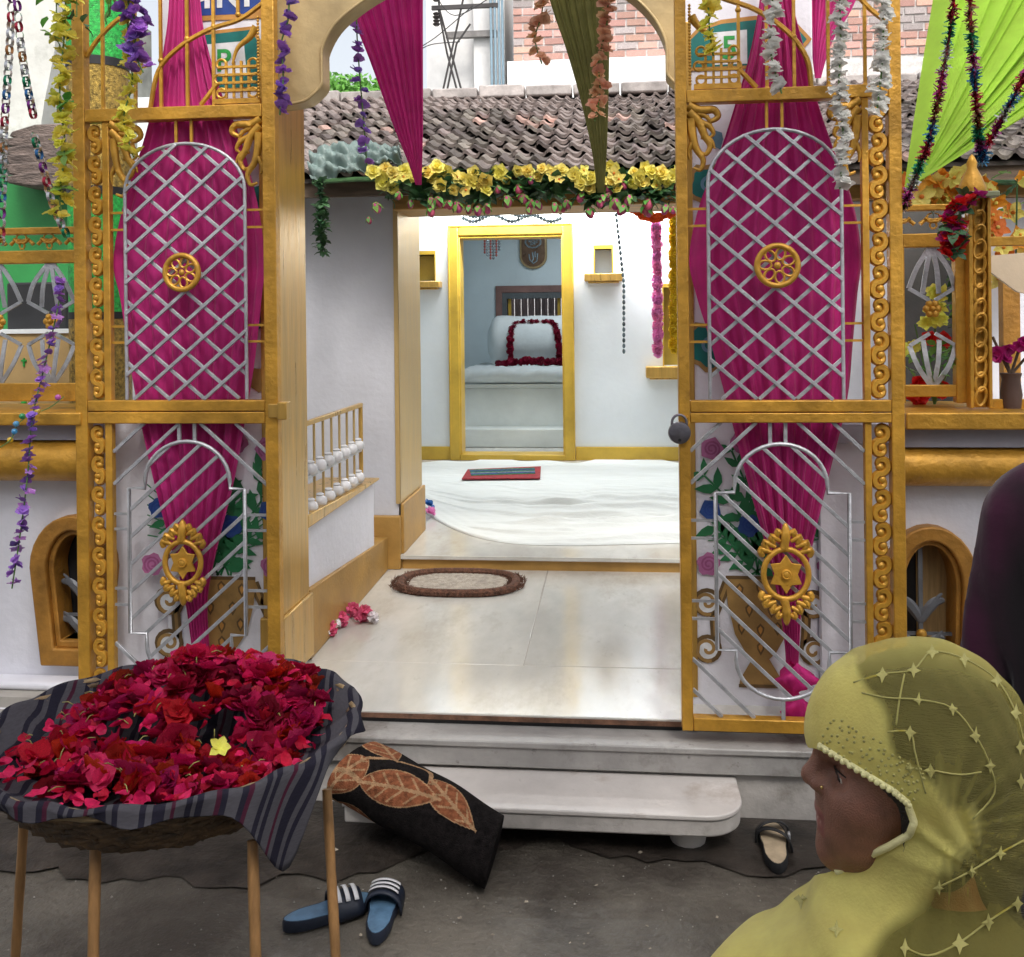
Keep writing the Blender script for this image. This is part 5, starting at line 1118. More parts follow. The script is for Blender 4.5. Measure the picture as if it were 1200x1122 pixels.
# ================================================================== RAILINGS ON THE SILLS
def lotus(pl, parent, cx, y0, y1, ym, sc_):
    """fan of silver strips above and below a gold rosette"""
    for (yt, sg) in ((y0, 1), (y1, -1)):
        ye = yt + sg * (ym - y0) * .60
        for (dx, f_) in ((-27, 1.0), (-11, 1.12), (8, 1.16), (27, 1.0)):
            yy = yt + sg * (ym - y0) * .66 * (1 if abs(dx) > 20 else 1.14)
            s = B(); q = smooth_path([pl(cx + dx * .10, yt, -.004), pl(cx + dx * .68, yt + (yy - yt) * .5, -.012), pl(cx + dx, yy, -.004)], 4)
            s.tube(q, pl.s(3.6) * sc_, 4, flat=.35); part('strip', s, silver, parent, bev=0)
        for dx in (-27, 27):
            s = B(); s.bar(pl(cx + dx, yt + sg * (ym - y0) * .66, -.006), pl(cx + dx * .12, yt + sg * (ym - y0) * .86, -.006), pl.s(4) * sc_, pl.s(2.5)); part('strip', s, silver, parent)
    c = pl(cx, ym, -.006)
    for k in range(6):
        s = B(); a = k * math.pi / 3; s.ball(c + Vector((math.cos(a) * pl.s(6.2), 0, math.sin(a) * pl.s(6.2))), (pl.s(4.4), pl.s(3), pl.s(4.4)), 8, 5); part('rosette_petal', s, gold, parent, smooth=180)
    s = B(); s.ball(c + Vector((0, -.006, 0)), pl.s(3.4), 8, 5); part('rosette_boss', s, gold, parent, smooth=180)
def top_band(pl, parent, x0, x1, y0, y1, y2, y3, unit):
    for (a, c) in ((y0, y1), (y2, y3)):
        s = B(); s.box(pl.X(x0), pl.X(x1), pl.Y - .018, pl.Y + .018, pl.Z(c), pl.Z(a)); part('rail', s, gold, parent, bev=.003)
    sm = mesh('scroll', scroll_unit(pl.s(unit) * .42, pl.s(y2 - y1) * 1.25, pl.s(2.0)), gold, smooth=60); n = int((x1 - x0) / unit)
    fm = B(); acanthus(fm, pl, [(0, 0), (6, -5), (14, -4), (16, 3), (11, 6)], pl.s(2.6), 0); base = pl(0, 0); fm.v = [tuple(Vector(v) - base) for v in fm.v]; fme = mesh('leaf_ornament', fm, gold, smooth=60)
    for i in range(n):
        x = x0 + (i + .5) * unit; p = pl(x, (y1 + y2) / 2)
        for sg in (-1, 1): place('leaf_ornament', fme, parent, p + Vector((sg * pl.s(3), 0, -pl.s(2))), (sg, 1, 1)); place('leaf_ornament', fme, parent, p + Vector((sg * pl.s(8), -.003, pl.s(5))), (sg * .9, 1, -.9))
RL = Pl(3.46, 50)
ral = thing('balcony_railing', 'gold railing with silver lotus fans on the sill left of the gate', 'railing', RL(30, 470), 'gold railings on the low walls')
top_band(RL, ral, -100, 93, 267, 275, 294, 309, 32)
s = B(); s.box(RL.X(-100), RL.X(93), 3.445, 3.475, RL.Z(470), RL.Z(449)); part('rail', s, gold, ral, bev=.003)
s = B(); s.box(RL.X(-100), RL.X(-88), 3.44, 3.48, RL.Z(470), RL.Z(267)); part('post', s, gold, ral)
lotus(RL, ral, 62, 309, 449, 377, 1); lotus(RL, ral, 0, 309, 449, 377, 1); lotus(RL, ral, -62, 309, 449, 377, 1)
RRq = Pl(3.40, 1100)
rar = thing('balcony_railing', 'gold railing with silver lotus fan and chain patterned post right of the gate', 'railing', RRq(1100, 470), 'gold railings on the low walls')
top_band(RRq, rar, 1058, 1134, 240, 247, 274, 290, 38)
s = B(); s.box(RRq.X(1056), RRq.X(1120), 3.385, 3.415, RRq.Z(465), RRq.Z(451)); part('rail', s, gold, rar, bev=.003)
s = B(); s.box(RRq.X(1119), RRq.X(1133), 3.38, 3.42, RRq.Z(472), RRq.Z(290)); part('post', s, gold, rar, bev=.003)
for x in (1058,):
    s = B(); s.box(RRq.X(x), RRq.X(x + 1.5), 3.38, 3.42, RRq.Z(472), RRq.Z(290)); part('post', s, gold, rar)
lotus(RRq, rar, 1093, 291, 452, 362, 1)
s = B(); s.box(RRq.X(1160), RRq.X(1330), 3.39, 3.41, RRq.Z(290), RRq.Z(279)); part('rail', s, gold, rar, bev=.003)
s = B(); s.box(RRq.X(1160), RRq.X(1330), 3.39, 3.41, RRq.Z(480), RRq.Z(468)); part('rail', s, gold, rar, bev=.003)
CPq = Pl(3.36, 1148)
s = B(); s.box(CPq.X(1135), CPq.X(1139.5), 3.34, 3.38, CPq.Z(478), CPq.Z(232)); s.box(CPq.X(1157), CPq.X(1161), 3.34, 3.38, CPq.Z(478), CPq.Z(232)); s.box(CPq.X(1139.6), CPq.X(1156.9), 3.365, 3.375, CPq.Z(478), CPq.Z(232)); part('chain_post', s, gold, rar, bev=.002)
s = B()
for i in range(14):
    y = 241 + i * 17.2; c = CPq(1148, y, -.012)
    s.tube([c + Vector((CPq.s(6) * math.cos(a) + CPq.s(1.5) * math.sin(a), .003 * math.cos(a + i), CPq.s(10.5) * math.sin(a))) for a in [2 * math.pi * k / 14 for k in range(14)]], CPq.s(1.9), 5, closed=True)
part('chain_ornament', s, gold, rar, smooth=60)
s = B(); s.box(CPq.X(1128), CPq.X(1168), 3.31, 3.40, CPq.Z(233), CPq.Z(226)); part('post_cap', s, M('pale_green_cap', (.30, .32, .18), .5, var=.15), rar, bev=.004)
s = B(); s.lathe(CPq(1142, 226), [(CPq.s(14), 0), (CPq.s(15), CPq.s(5)), (CPq.s(10), CPq.s(18)), (CPq.s(5), CPq.s(28)), (CPq.s(6), CPq.s(33)), (CPq.s(3), CPq.s(40)), (.002, CPq.s(43))], 16); part('finial', s, gold, rar, smooth=60)
# flowers on the right sill and post
garland('flower_strand', 'red and magenta cloth roses tied to the post of the right railing', 'garland', [P(1140, 232, 3.26), P(1120, 245, 3.26), P(1117, 270, 3.26), P(1118, 300, 3.26)], redf + magf, 20, .032, .025, g1, leaves=lfd, nl=10)
garland('flower_strand', 'green leaf strand hanging behind the right railing post', 'garland', [P(1124, 300, 3.5), P(1127, 330, 3.5), P(1124, 385, 3.5)], lfl + lfd, 22, .036, .02, g1)
t = thing('flower_bouquet', 'bouquet of yellow and red cloth flowers with green leaves on the right sill', 'bouquet', P(1095, 470, 3.55)); b = B()
for i in range(7): b.tube([P(1095, 475, 3.55), P(1085 + i * 4, 440, 3.55), P(1072 + i * 8, 380 + 20 * (i % 3), 3.55)], .003, 5)
part('stem', b, stem_m, t)
for (x, y, me, n) in ((1102, 345, lemon, 7), (1090, 380, lemon, 5), (1063, 402, lemon, 3), (1098, 405, redf, 4), (1072, 452, redf, 5), (1078, 468, redf, 5), (1110, 452, redf, 3), (1100, 365, lemon, 4)):
    for i in range(n): place('blossom', R.choice(me), t, P(x + R.uniform(-9, 9), y + R.uniform(-9, 9), 3.55 + R.uniform(-.04, .04)), .03, facing())
for i in range(30): place('leaf', R.choice(lfl), t, P(R.uniform(1065, 1150), 424 + R.uniform(-22, 16), 3.5 + R.uniform(-.1, .1)), R.uniform(.025, .045), rot())
t = thing('flower_bouquet', 'magenta cloth flowers on brown twigs at the right edge of the sill', 'bouquet', P(1185, 470, 3.4)); b = B()
for (x, y) in ((1163, 395), (1175, 405), (1198, 398), (1210, 410)): b.tube([P(1184, 478, 3.4), P(1184, 440, 3.4), P(x, y, 3.4)], .005, 5)
part('twig', b, MATS['old_wood'], t)
for (x, y) in ((1170, 412), (1183, 408), (1178, 420), (1200, 400), (1206, 412), (1212, 402), (1168, 418), (1195, 405)): place('blossom', R.choice(magf), t, P(x, y, 3.38), .028, facing())
b = B(); b.lathe(P(1185, 480, 3.4), [(.03, 0), (.035, .05), (.028, .1), (.034, .12)], 12); part('vase', b, M('dark_clay', (.10, .06, .05), .6), t)

# ------------------------------------------------------------------ what stands behind the railings
s = B(); s.box(P(-120, 300, 5.0).x, P(92, 300, 5.0).x, 5.0, 5.2, 0, P(40, 205, 5.0).z); single('green_partition', s, M('green_paint', (.025, .23, .055), .55, var=.12, scale=3), 'bright green painted partition behind the left railing', 'partition')
s = B(); v = [P(x, y, 5.6) for x, y in ((-60, -90), (70, -90), (64, 60), (52, 120), (46, 160), (-60, 165))]; s.prism(v, (0, .2, 0)); single('whitewashed_wall', s, M('peeling_limewash', (.62, .62, .58), .9, var=.1, scale=3, bump=.6, bscale=12, dirt=[((.30, .31, .27), 2.2, .55, .8), ((.2, .2, .18), 9, .64, .6)]), 'peeling whitewashed house wall at the far left', 'wall')
s = B(); s.box(P(-160, 0, 6.0).x, P(160, 0, 6.0).x, 6.0, 6.2, 0, P(80, 30, 6.0).z); single('old_wall', s, M('grey_old_wall', (.27, .28, .25), .9, var=.3, scale=3, bump=.6, bscale=14), 'grey weathered wall behind the whitewashed one', 'wall')
t = thing('thatch_eave', 'ragged brown tiled eave above the green partition', 'eave', P(45, 215, 4.8)); 
for i in range(6):
    s = B(); y = 150 + i * 11; s.prism([P(8 - i * 2 + R.uniform(-6, 6), y + R.uniform(-5, 5), 5.0 - .05 * i), P(40, y - 4, 5.0 - .05 * i), P(96, y - 6 + R.uniform(-4, 4), 5.0 - .05 * i), P(96, y + 8, 5.0 - .05 * i), P(40, y + 14 + R.uniform(-3, 3), 5.0 - .05 * i), P(10, y + 10, 5.0 - .05 * i)], (0, .25, 0)); part('tile_course', s, M('old_thatch', (.15, .115, .10), .9, var=.35, scale=12, bump=.9, bscale=50, stretch=(1, 1, 3)), t, bev=.008)
t = thing('wrapped_column', 'round column wrapped in green and gold glitter cloth behind the left gate leaf', 'column', P(120, 500, 4.0)); 
gr_m = M('green_glitter', (.02, .42, .06), .45, .1, var=.35, scale=60, bump=.6, bscale=220); go_m = M('gold_glitter', (.42, .28, .06), .4, .5, var=.45, scale=60, bump=.8, bscale=220)
CQ = Pl(4.0, 120); xc, rc = CQ.X(119), CQ.s(36)
for (a, c, m, rr_) in ((-80, 73, gr_m, 1), (73, 83, blackm, 1.02), (83, 222, go_m, 1), (222, 231, blackm, 1.02), (231, 366, gr_m, 1), (366, 374, blackm, 1.02), (374, 560, go_m, 1)):
    s = B(); s.lathe((xc, 4.0, CQ.Z(c)), [(rc * rr_, 0), (rc * rr_, CQ.Z(a) - CQ.Z(c))], 26); part('cloth_band', s, m, t, smooth=60)
s = B(); s.lathe((xc, 4.0, 0), [(rc * .98, 0), (rc * .98, CQ.Z(560))], 26); part('shaft', s, white, t, smooth=60)
t = thing('counter', 'tan wooden counter with black upright board behind the left railing', 'counter', P(30, 470, 4.1))
s = B(); s.box(P(-120, 400, 4.1).x, P(88, 400, 4.1).x, 4.1, 4.13, P(40, 500, 4.1).z, P(40, 391, 4.1).z); part('front_board', s, M('tan_board', (.46, .31, .13), .6, var=.12, scale=4), t)
s = B(); s.box(P(8, 400, 4.3).x, P(78, 400, 4.3).x, 4.3, 4.34, P(40, 391, 4.3).z, P(40, 331, 4.3).z); part('black_board', s, blackm, t, bev=.01)
s = B(); s.box(P(-120, 400, 4.1).x, P(88, 400, 4.1).x, 4.09, 4.6, P(40, 391, 4.1).z, P(40, 386, 4.1).z); part('counter_top', s, whitei, t)
for (x, y) in ((27, 425), (27, 474)):
    s = B(); s.box(P(x - 1, y, 4.09).x, P(x + 1, y, 4.09).x, 4.094, 4.099, P(x, y + 5, 4.09).z, P(x, y - 5, 4.09).z); s.box(P(x - 3, y, 4.09).x, P(x + 3, y, 4.09).x, 4.0935, 4.0985, P(x, y - 1, 4.09).z, P(x, y - 3, 4.09).z); part('green_mark', s, gr_m, t)
s = B(); s.prism([P(1158, 300, 3.9), P(1206, 296, 3.9), P(1206, 345, 3.9), P(1192, 342, 3.9), P(1160, 318, 3.9)], (0, .02, 0)); single('cream_panel', s, M('cream_board', (.62, .50, .36), .6, var=.06), 'cream sloping board behind the right railing', 'panel')
s = B(); s.box(P(1130, 400, 4.6).x, P(1178, 400, 4.6).x, 4.6, 4.65, .3, P(1150, 235, 4.6).z); single('display_board', s, white, 'white upright board behind the chain patterned post', 'board')
s = B(); s.box(P(1056, 400, 4.8).x, P(1132, 400, 4.8).x, 4.8, 4.85, .3, P(1150, 225, 4.8).z); single('dark_partition', s, M('dark_grey_partition', (.09, .085, .08), .7, var=.25, scale=3), 'dark partition behind the bouquet on the right sill', 'partition')
s = B(); s.box(P(1176, 400, 4.2).x, P(1196, 400, 4.2).x, 4.2, 4.25, .3, P(1150, 330, 4.2).z); single('gold_post', s, goldd, 'plain gold post at the right edge behind the magenta flowers', 'post')
# string of coloured lights on the left sill
t = thing('light_string', 'string of small unlit coloured bulbs lying over the left sill', 'light string', P(20, 510, 3.22)); b = B(); q = smooth_path([P(75, 465, 3.3), P(58, 478, 3.28), P(40, 485, 3.26), P(22, 496, 3.25), P(12, 516, 3.22), P(-10, 530, 3.22)], 6); b.tube(q, .002, 4); part('wire', b, stem_m, t)
for i, (x, y, c) in enumerate(((26, 488, (.02, .3, .1)), (19, 497, (.1, .35, .6)), (17, 506, (.05, .3, .6)), (12, 516, (.7, .45, .02)), (44, 482, (.7, .5, .1)), (68, 466, (.5, .1, .4)))):
    s = B(); s.ball(P(x, y, 3.23), .011, 8, 6); part('bulb', s, M('bulb_%d' % i, c, .15, coat=.5), t)

# ================================================================== LANDING AND HALL THINGS
# white sheet spread on the hall floor
b = B(); rows = []; rr = random.Random(9)
NX, NY = 130, 210
creases = [(rr.uniform(.03, .75), rr.uniform(-.12, .12), rr.uniform(2, 9), rr.uniform(0, 6), rr.uniform(.010, .026), rr.uniform(.006, .013), rr.uniform(0, .6), rr.uniform(.3, 1)) for _ in range(26)]
for i in range(NY + 1):
    v = i / NY; r = []
    for j in range(NX + 1):
        u = j / NX; xf = 488 + (860 - 488) * u; yf = 593 + 47 * (1 - (1 - min(1, max(0, (xf - 488) / 190))) ** 3.4) if xf < 680 else 640 - 3 * (xf - 680) / 120
        xk = 470 + (880 - 470) * u; yk = 541 + 2 * math.sin(u * 17) + 1.5 * math.sin(u * 41)
        px_, py_ = xf + (xk - xf) * v ** 1.3, yf + (yk - yf) * v
        p = G(px_, py_, ZU)
        h = .009 + .004 * noise1(u * 7, v * 9, 1) + .004 * math.exp(-((v - .02) / .02) ** 2)
        for (v0, sl0, fq, ph0, am0, w0, ua, ub) in creases:
            e_ = (v - v0 - sl0 * (u - .5) - .016 * math.sin(fq * u + ph0)) / w0
            if abs(e_) < 3 and ua < u < ua + ub: h += 1.5 * am0 * math.exp(-e_ * e_) * math.sin(math.pi * (u - ua) / ub)
        h = .010 + (h - .010) * (1 - max(0, min(1, (v - .50) / .18)) * .88)
        if v == 0: h = .002
        r.append(Vector((p.x, p.y, ZU + max(.002, h))))
    rows.append(r)
b.grid(rows); single('floor_sheet', b, M('white_cotton', (.70, .73, .72), .8, var=.04, scale=3, bump=.9, bscale=14, stretch=(.5, 1.8, 1)), 'wrinkled white cotton sheet spread over the hall floor', 'sheet', smooth=180)
# prayer mat on the sheet
t = thing('prayer_mat', 'small red bordered mat with green and blue stripes on the white sheet', 'mat', G(588, 555, ZU))
def mat_poly(pts, h0, h1): b = B(); b.prism([G(x, y, ZU + h1) for x, y in pts], (0, 0, -(h1 - h0))); return b
part('border', mat_poly([(541, 561), (548, 550), (634, 546.5), (633, 560)], .02, .030), M('red_mat', (.33, .03, .04), .9, var=.25, scale=30, bump=.5), t, bev=.003)
for k, c in enumerate(((.02, .16, .06), (.03, .06, .25), (.20, .24, .26), (.02, .15, .07), (.03, .05, .20), (.05, .20, .12))):
    a, d = .12 + .13 * k, .12 + .13 * k + .11; q = lambda u, v: ((551 + (548 - 551) * v) + (78 + 2 * v) * u, 558.5 + (549.5 - 558.5) * v - 2.4 * u)
    part('stripe', mat_poly([q(.02, a), q(.02, d), q(.98, d), q(.98, a)], .031, .033), M('mat_stripe_%d' % k, c, .9, var=.4, scale=40), t)
# fluffy oval rug on the landing
t = thing('oval_rug', 'oval beige rug with shaggy brown border on the marble landing', 'rug', G(537, 686, ZF))
c = G(537, 686, ZF); rx = (G(615, 686, ZF) - G(458, 686, ZF)).length / 2; ry = abs(G(537, 671, ZF).y - G(537, 701, ZF).y) / 2
def oval(t_, k=1.0): 
    q = 2.6; cx_, sy_ = math.cos(t_), math.sin(t_); return Vector((c.x + k * rx * math.copysign(abs(cx_) ** (2 / q), cx_), c.y + k * ry * math.copysign(abs(sy_) ** (2 / q), sy_), 0))
b = B(); b.prism([oval(2 * math.pi * i / 48, .82) + Vector((0, 0, ZF + .014)) for i in range(48)], (0, 0, -.013)); part('pile', b, M('beige_pile', (.42, .37, .31), .95, var=.2, scale=40, bump=.9, bscale=160), t)
b = B(); b.tube([oval(2 * math.pi * i / 60, .86) + Vector((0, 0, ZF + .014)) for i in range(60)], .022, 8, closed=True); part('border', b, M('brown_shag', (.145, .065, .040), .95, var=.35, scale=50, bump=1, bscale=180), t)
b = B(); rr = random.Random(4)
for i in range(3400):
    a = rr.uniform(0, 2 * math.pi); k = rr.uniform(.74, 1.0); p = oval(a, k) + Vector((0, 0, ZF + .012)); d = Vector((rr.gauss(0, 1), rr.gauss(0, 1), abs(rr.gauss(0, 1.1)) + .3)).normalized() * rr.uniform(.012, .026); w = d.orthogonal().normalized() * .003
    b.add([p - w, p + w, p + d], [(0, 1, 2)])
part('tuft', b, MATS['brown_shag'], t, kind='stuff', smooth=0)
# pink and white pompoms in the landing corner
pomw, pomp = marig(M('pom_white', (.8, .76, .78), .8, rnd=.08)), marig(M('pom_pink', (.75, .12, .25), .8, rnd=.15))
for (x, y, w, lab) in ((386, 738, 0, 'pink pompom nearest the flower basket'), (399, 727, 0, 'pink pompom second from the basket along the skirting'), (413, 716, 0, 'small pink pompom in the middle of the row by the skirting'), (426, 722, 0, 'largest pink pompom, at the outer end of the row'), (379, 742, 1, 'white pompom tucked against the skirting'), (392, 731, 1, 'white pompom between the two nearest pink ones'), (405, 716, 1, 'white pompom between the upper pink ones'), (437, 723, 1, 'white pompom lying farthest from the skirting'), (397, 713, 1, 'white pompom highest in the row by the skirting')):
    r_ = .036 if not w else .028
    if x == 426: r_ = .042
    p = G(x, y + 8, ZF); o = bpy.data.objects.new('pompom', pomw if w else pomp); col.objects.link(o); o.location = p + Vector((0, 0, r_ * .9)); o.scale = (r_,) * 3; o.rotation_euler = rot(); tag(o, lab, 'pompom', 'pompoms along the landing skirting')
for (x, y, me, lab) in ((501, 592, bluef[0], 'blue cloth flower on the edge of the white sheet'), (504, 601, pinkf[0], 'pink cloth flower below the blue one at the sheet corner')):
    o = bpy.data.objects.new('cloth_flower', me); col.objects.link(o); o.location = G(x, y + 6, ZU) + Vector((0, 0, .035)); o.scale = (.05,) * 3; o.rotation_euler = (.5, .2, 1); tag(o, lab, 'cloth flower', 'cloth flowers at the sheet corner')
# inner room: white clad grave with bolster
pf = thing('shrine_platform', 'white stone platform with white padded cover in the inner room', 'platform', (K.X(600), 10.6, ZU)); wst = M('white_stone', (.62, .66, .64), .35, var=.06, scale=3)
x0, x1 = P(544, 450, 9.9).x, P(700, 450, 9.9).x
s = B(); s.box(x0 - .05, x1, 9.6, 9.899, ZU + .001, P(600, 503, 9.6).z); part('step', s, wst, pf, bev=.008)
s = B(); s.box(x0, x1, 9.9, 11.59, ZU + .001, P(600, 455, 9.9).z); part('base', s, wst, pf, bev=.006)
s = B(); s.box(x0 - .02, x1, 9.87, 11.592, P(600, 455, 9.9).z + .0005, P(600, 450, 9.9).z); part('slab', s, wst, pf, bev=.008)
b = B(); rows = []; zt_ = P(600, 449, 9.9).z
for i in range(18):
    v = i / 17; r = []
    for j in range(50):
        u = j / 49; prof = [(9.9, 0), (9.84, .04), (9.85, .10), (9.9, .135)][min(i, 3)] if i < 4 else (9.9 + (i - 3) / 14 * 1.65, .14)
        r.append(Vector((x0 - .01 + (x1 - x0) * u, prof[0] + .012 * noise1(u * 14, v * 5) * .6, zt_ + prof[1] + .012 * noise1(u * 11, v * 13, 3) * (i > 1))))
    rows.append(r)
b.grid(rows); part('pad', b, M('white_quilt', (.66, .72, .74), .8, var=.04, bump=.3, bscale=20), pf, smooth=180)
bs = thing('bolster', 'rounded white bolster on the padded platform', 'bolster', P(615, 430, 10.9)); b = B(); rows = []
bx0_, bx1_ = P(572, 400, 10.9).x, P(690, 400, 10.9).x; zc_ = zt_ + .40; rb = .285
for i in range(24):
    u = i / 23; x = bx0_ + (bx1_ - bx0_) * u; e = min(1, (min(u, 1 - u) / .09)) if True else 1; rr_ = rb * (1 - (1 - e) ** 2 * .55) if e < 1 else rb; r = []
    for j in range(28):
        a = 2 * math.pi * j / 28; k = rr_ * (1 + .014 * math.sin(u * 19 + a * 3) + .01 * math.sin(a * 9 + u * 7)); r.append(Vector((x, 10.95 + k * .8 * math.cos(a), zc_ + k * math.sin(a))))
    rows.append(r)
b.grid(rows, closed=True); b.poly(rows[0][::-1]); b.poly(rows[-1]); part('cover', b, MATS['white_quilt'], bs, smooth=180)
b = B(); b.box(bx0_ + .05, bx1_, 10.8, 11.1, zt_ + .13, zt_ + .2); part('foot', b, MATS['white_quilt'], bs)
garland('petal_garland', 'dark red flower garland laid in a square on the white bolster', 'garland', [P(x, y, Y_) for x, y, Y_ in ((599, 424, 10.68), (598, 400, 10.70), (602, 383, 10.78), (612, 379, 10.82), (630, 378, 10.82), (648, 380, 10.8), (654, 395, 10.7), (655, 424, 10.68))], [mar_r], 64, .034, .012)
garland('petal_garland', 'dark red row of petals at the foot of the bolster', 'garland', [P(582, 427, 10.55), P(610, 424, 10.6), P(640, 424, 10.6), P(668, 425, 10.6)], [mar_r], 50, .038, .025)
t = thing('wall_plaque', 'brown rounded wall plaque with silver dial and emblem in the inner room', 'plaque', P(627, 316, 11.5)); WQ = Pl(11.56, 627)
brm = M('varnished_brown', (.17, .10, .06), .3, .2, var=.2)
def stad(w, y0, y1): return [(627 + w * math.cos(a), y0 + w - w * .9 * math.sin(a)) for a in [math.pi * i / 12 for i in range(13)]] + [(627 + w * math.cos(a), y1 - w - w * .9 * math.sin(a)) for a in [math.pi + math.pi * i / 12 for i in range(13)]]
s = B(); s.prism([WQ(x, y) for x, y in stad(16, 266, 317)], (0, .035, 0)); part('back_board', s, M('gold_edge', (.40, .30, .16), .35, .5), t, bev=.006)
s = B(); s.prism([WQ(x, y, -.006) for x, y in stad(13.6, 269, 314)], (0, .0055, 0)); part('face', s, brm, t)
s = B(); s.ring([WQ(627 + 10 * math.cos(a), 284 - 7.5 * math.sin(a), -.016) for a in [2 * math.pi * i / 24 for i in range(24)]], [WQ(627 + 8 * math.cos(a), 284 - 5.6 * math.sin(a), -.016) for a in [2 * math.pi * i / 24 for i in range(24)]], (0, .0095, 0)); part('dial_ring', s, MATS['silver_bead'], t)
s = B(); rr = random.Random(8)
for i in range(9): a = rr.uniform(0, 6); s.tube([WQ(627 + rr.uniform(-6, 6), 284 + rr.uniform(-4, 4), -.01), WQ(627 + rr.uniform(-6, 6), 284 + rr.uniform(-4, 4), -.01)], .006, 5)
for q in ([(622, 298), (623, 305), (627, 309), (631, 306), (632, 297)], [(626, 296), (627, 304), (625, 307)], [(629, 295), (629, 302)]): s.tube([WQ(x, y, -.012) for x, y in q], .009, 5)
part('emblem', s, MATS['silver_bead'], t)
t = thing('bead_tassel', 'small red and silver bead tassel hanging high in the inner room', 'tassel', P(577, 302, 11.0))
for i in range(6):
    s = B(); x = 568 + i * 3.4; L_ = 12 + 8 * math.sin(i * .63)
    for k in range(int(L_ / 3) + 2): s.ball(P(x, 279 + k * 3.4, 11.0), (.014, .014, .017), 6, 4)
    part('strand', s, [M('red_bead', (.40, .09, .08), .3), MATS['silver_bead']][i % 2], t, smooth=180)


# ================================================================== LANE THINGS
# stone step on stub feet
st = thing('stone_step', 'rounded white stone step slab on stub feet before the entrance', 'step', G(680, 985, 0))
zs = .138; fr0, fr1 = G(470, 952, zs), G(865, 950, zs); yb_ = 3.185; yf = G(780, 955, zs).y
xr_ = G(866, 925, zs).x; rcn = .12; xl_ = G(400, 940, zs).x
ol = [(xl_, yb_), (xl_, yf)] + [(xr_ - rcn + rcn * math.sin(a), yf + rcn - rcn * math.cos(a)) for a in [math.pi / 2 * i / 10 for i in range(11)]] + [(xr_, yb_)]
slab_m = M('worn_white_stone', (.60, .56, .53), .34, var=.10, scale=4, bump=.15, bscale=40, dirt=[((.34, .27, .22), 5, .55, .6), ((.12, .10, .09), 30, .645, .7)])
s = B(); s.prism([Vector((x, y, zs)) for x, y in ol], (0, 0, -.016)); part('top_slab', s, slab_m, st, bev=.004)
s = B(); s.prism([Vector((x + (.006 if x == xl_ else -.004), y + (.006 if y < yb_ else 0), zs - .0165)) for x, y in ol], (0, 0, -.050)); part('lower_slab', s, marbleo, st, bev=.006)
for x, y in ((808, 998), (520, 1000)):
    p = G(x, y, 0); s = B(); s.lathe((p.x, p.y + .06, 0), [(.052, -.005), (.056, .02), (.05, .05), (.045, .0712)], 14); part('foot', s, marbleo, st, smooth=60)
# rolled carpet lying off the step
def roll_pt(u, a):
    A_, B_ = G(418, 905, .13), G(556, 1003, .085)
    A_ = Vector((A_.x, A_.y, .20)); B_ = Vector((B_.x, B_.y, .072))
    A_ = Vector((P(415, 905, 3.02).x, 3.02, P(415, 905, 3.02).z)); 
    Bp = P(580, 1006, 2.80); B_ = Vector((Bp.x, Bp.y, max(.075, Bp.z)))
    c = A_.lerp(B_, u) + Vector((0, 0, .02 * math.sin(u * 3.1))); d = (B_ - A_).normalized(); n_ = d.cross(Vector((0, 0, 1))).normalized(); up = n_.cross(d)
    w, h = .128 - .02 * u, .085; k = 1 + .05 * math.sin(a * 3 + u * 4) + .03 * math.sin(u * 11 + a)
    p = c + n_ * (-w * math.cos(a)) * k + up * h * math.sin(a) * k
    return p - d * (p.y - c.y) * .42 * max(0, (u - .4) / .6)
b = B(); nu, na = 280, 220; uvs = []
rows = []
for i in range(nu + 1): rows.append([roll_pt(i / nu, 2 * math.pi * j / na) for j in range(na)])
def leafpat(u, v):
    """0 black, 1 orange leaf, 2 cream vein in the cloth's own measure (metres)"""
    for (cu, cv, ang, L_, W_) in ((.04, .10, .5, .20, .060), (.20, .24, -.25, .22, .055), (.03, .27, 1.9, .17, .06), (.34, .20, .35, .17, .045), (.10, .44, .4, .18, .06), (.36, .46, -.3, .17, .05), (.24, .60, .2, .18, .055)):
        dx, dy = u - cu, v - cv; a, c_ = dx * math.cos(ang) + dy * math.sin(ang), -dx * math.sin(ang) + dy * math.cos(ang); t = a / L_ + .5
        if 0 < t < 1:
            w = W_ * math.sin(math.pi * t ** .8) ** .9
            if abs(c_) < w:
                if abs(c_) < .005 or abs(((a + abs(c_) * .9) / .042) % 1 - .5) < .09 and abs(c_) < w * .85: return 2
                return 1
        if -.75 < t <= 0 and abs(c_ - .03 * math.sin(t * 5)) < .008: return 2
        if -.05 < t < 1.05 and abs(abs(c_) - W_ * math.sin(math.pi * max(0, min(1, t)) ** .8) ** .9) < .004: return 2
    return 0
n0 = 0
vs = [p for r in rows for p in r]; fs, mi = [], []
for i in range(nu):
    for j in range(na):
        fs.append((i * na + j, i * na + (j + 1) % na, (i + 1) * na + (j + 1) % na, (i + 1) * na + j)); mi.append(leafpat((i + .5) / nu * .48, (j + .5) / na * .66))
b.add(vs, fs); b.m = mi
for e in (0, nu):
    b.cm = 0; cen = sum(rows[e], Vector()) / na
    b.add(list(rows[e]) + [cen], [(j, (j + 1) % na, na) if e else ((j + 1) % na, j, na) for j in range(na)])
cm_ = [M('black_carpet', (.011, .009, .009), .95, spec=.08, var=.4, scale=60, bump=.6, bscale=250), M('rust_carpet', (.24, .085, .04), .95, spec=.08, var=.3, scale=60, bump=.6, bscale=250), M('tan_carpet', (.36, .22, .12), .95, spec=.08, var=.25, scale=60, bump=.6, bscale=250)]
single('rolled_carpet', b, cm_, 'black folded carpet with rust leaf pattern lying against the step', 'carpet', smooth=60)
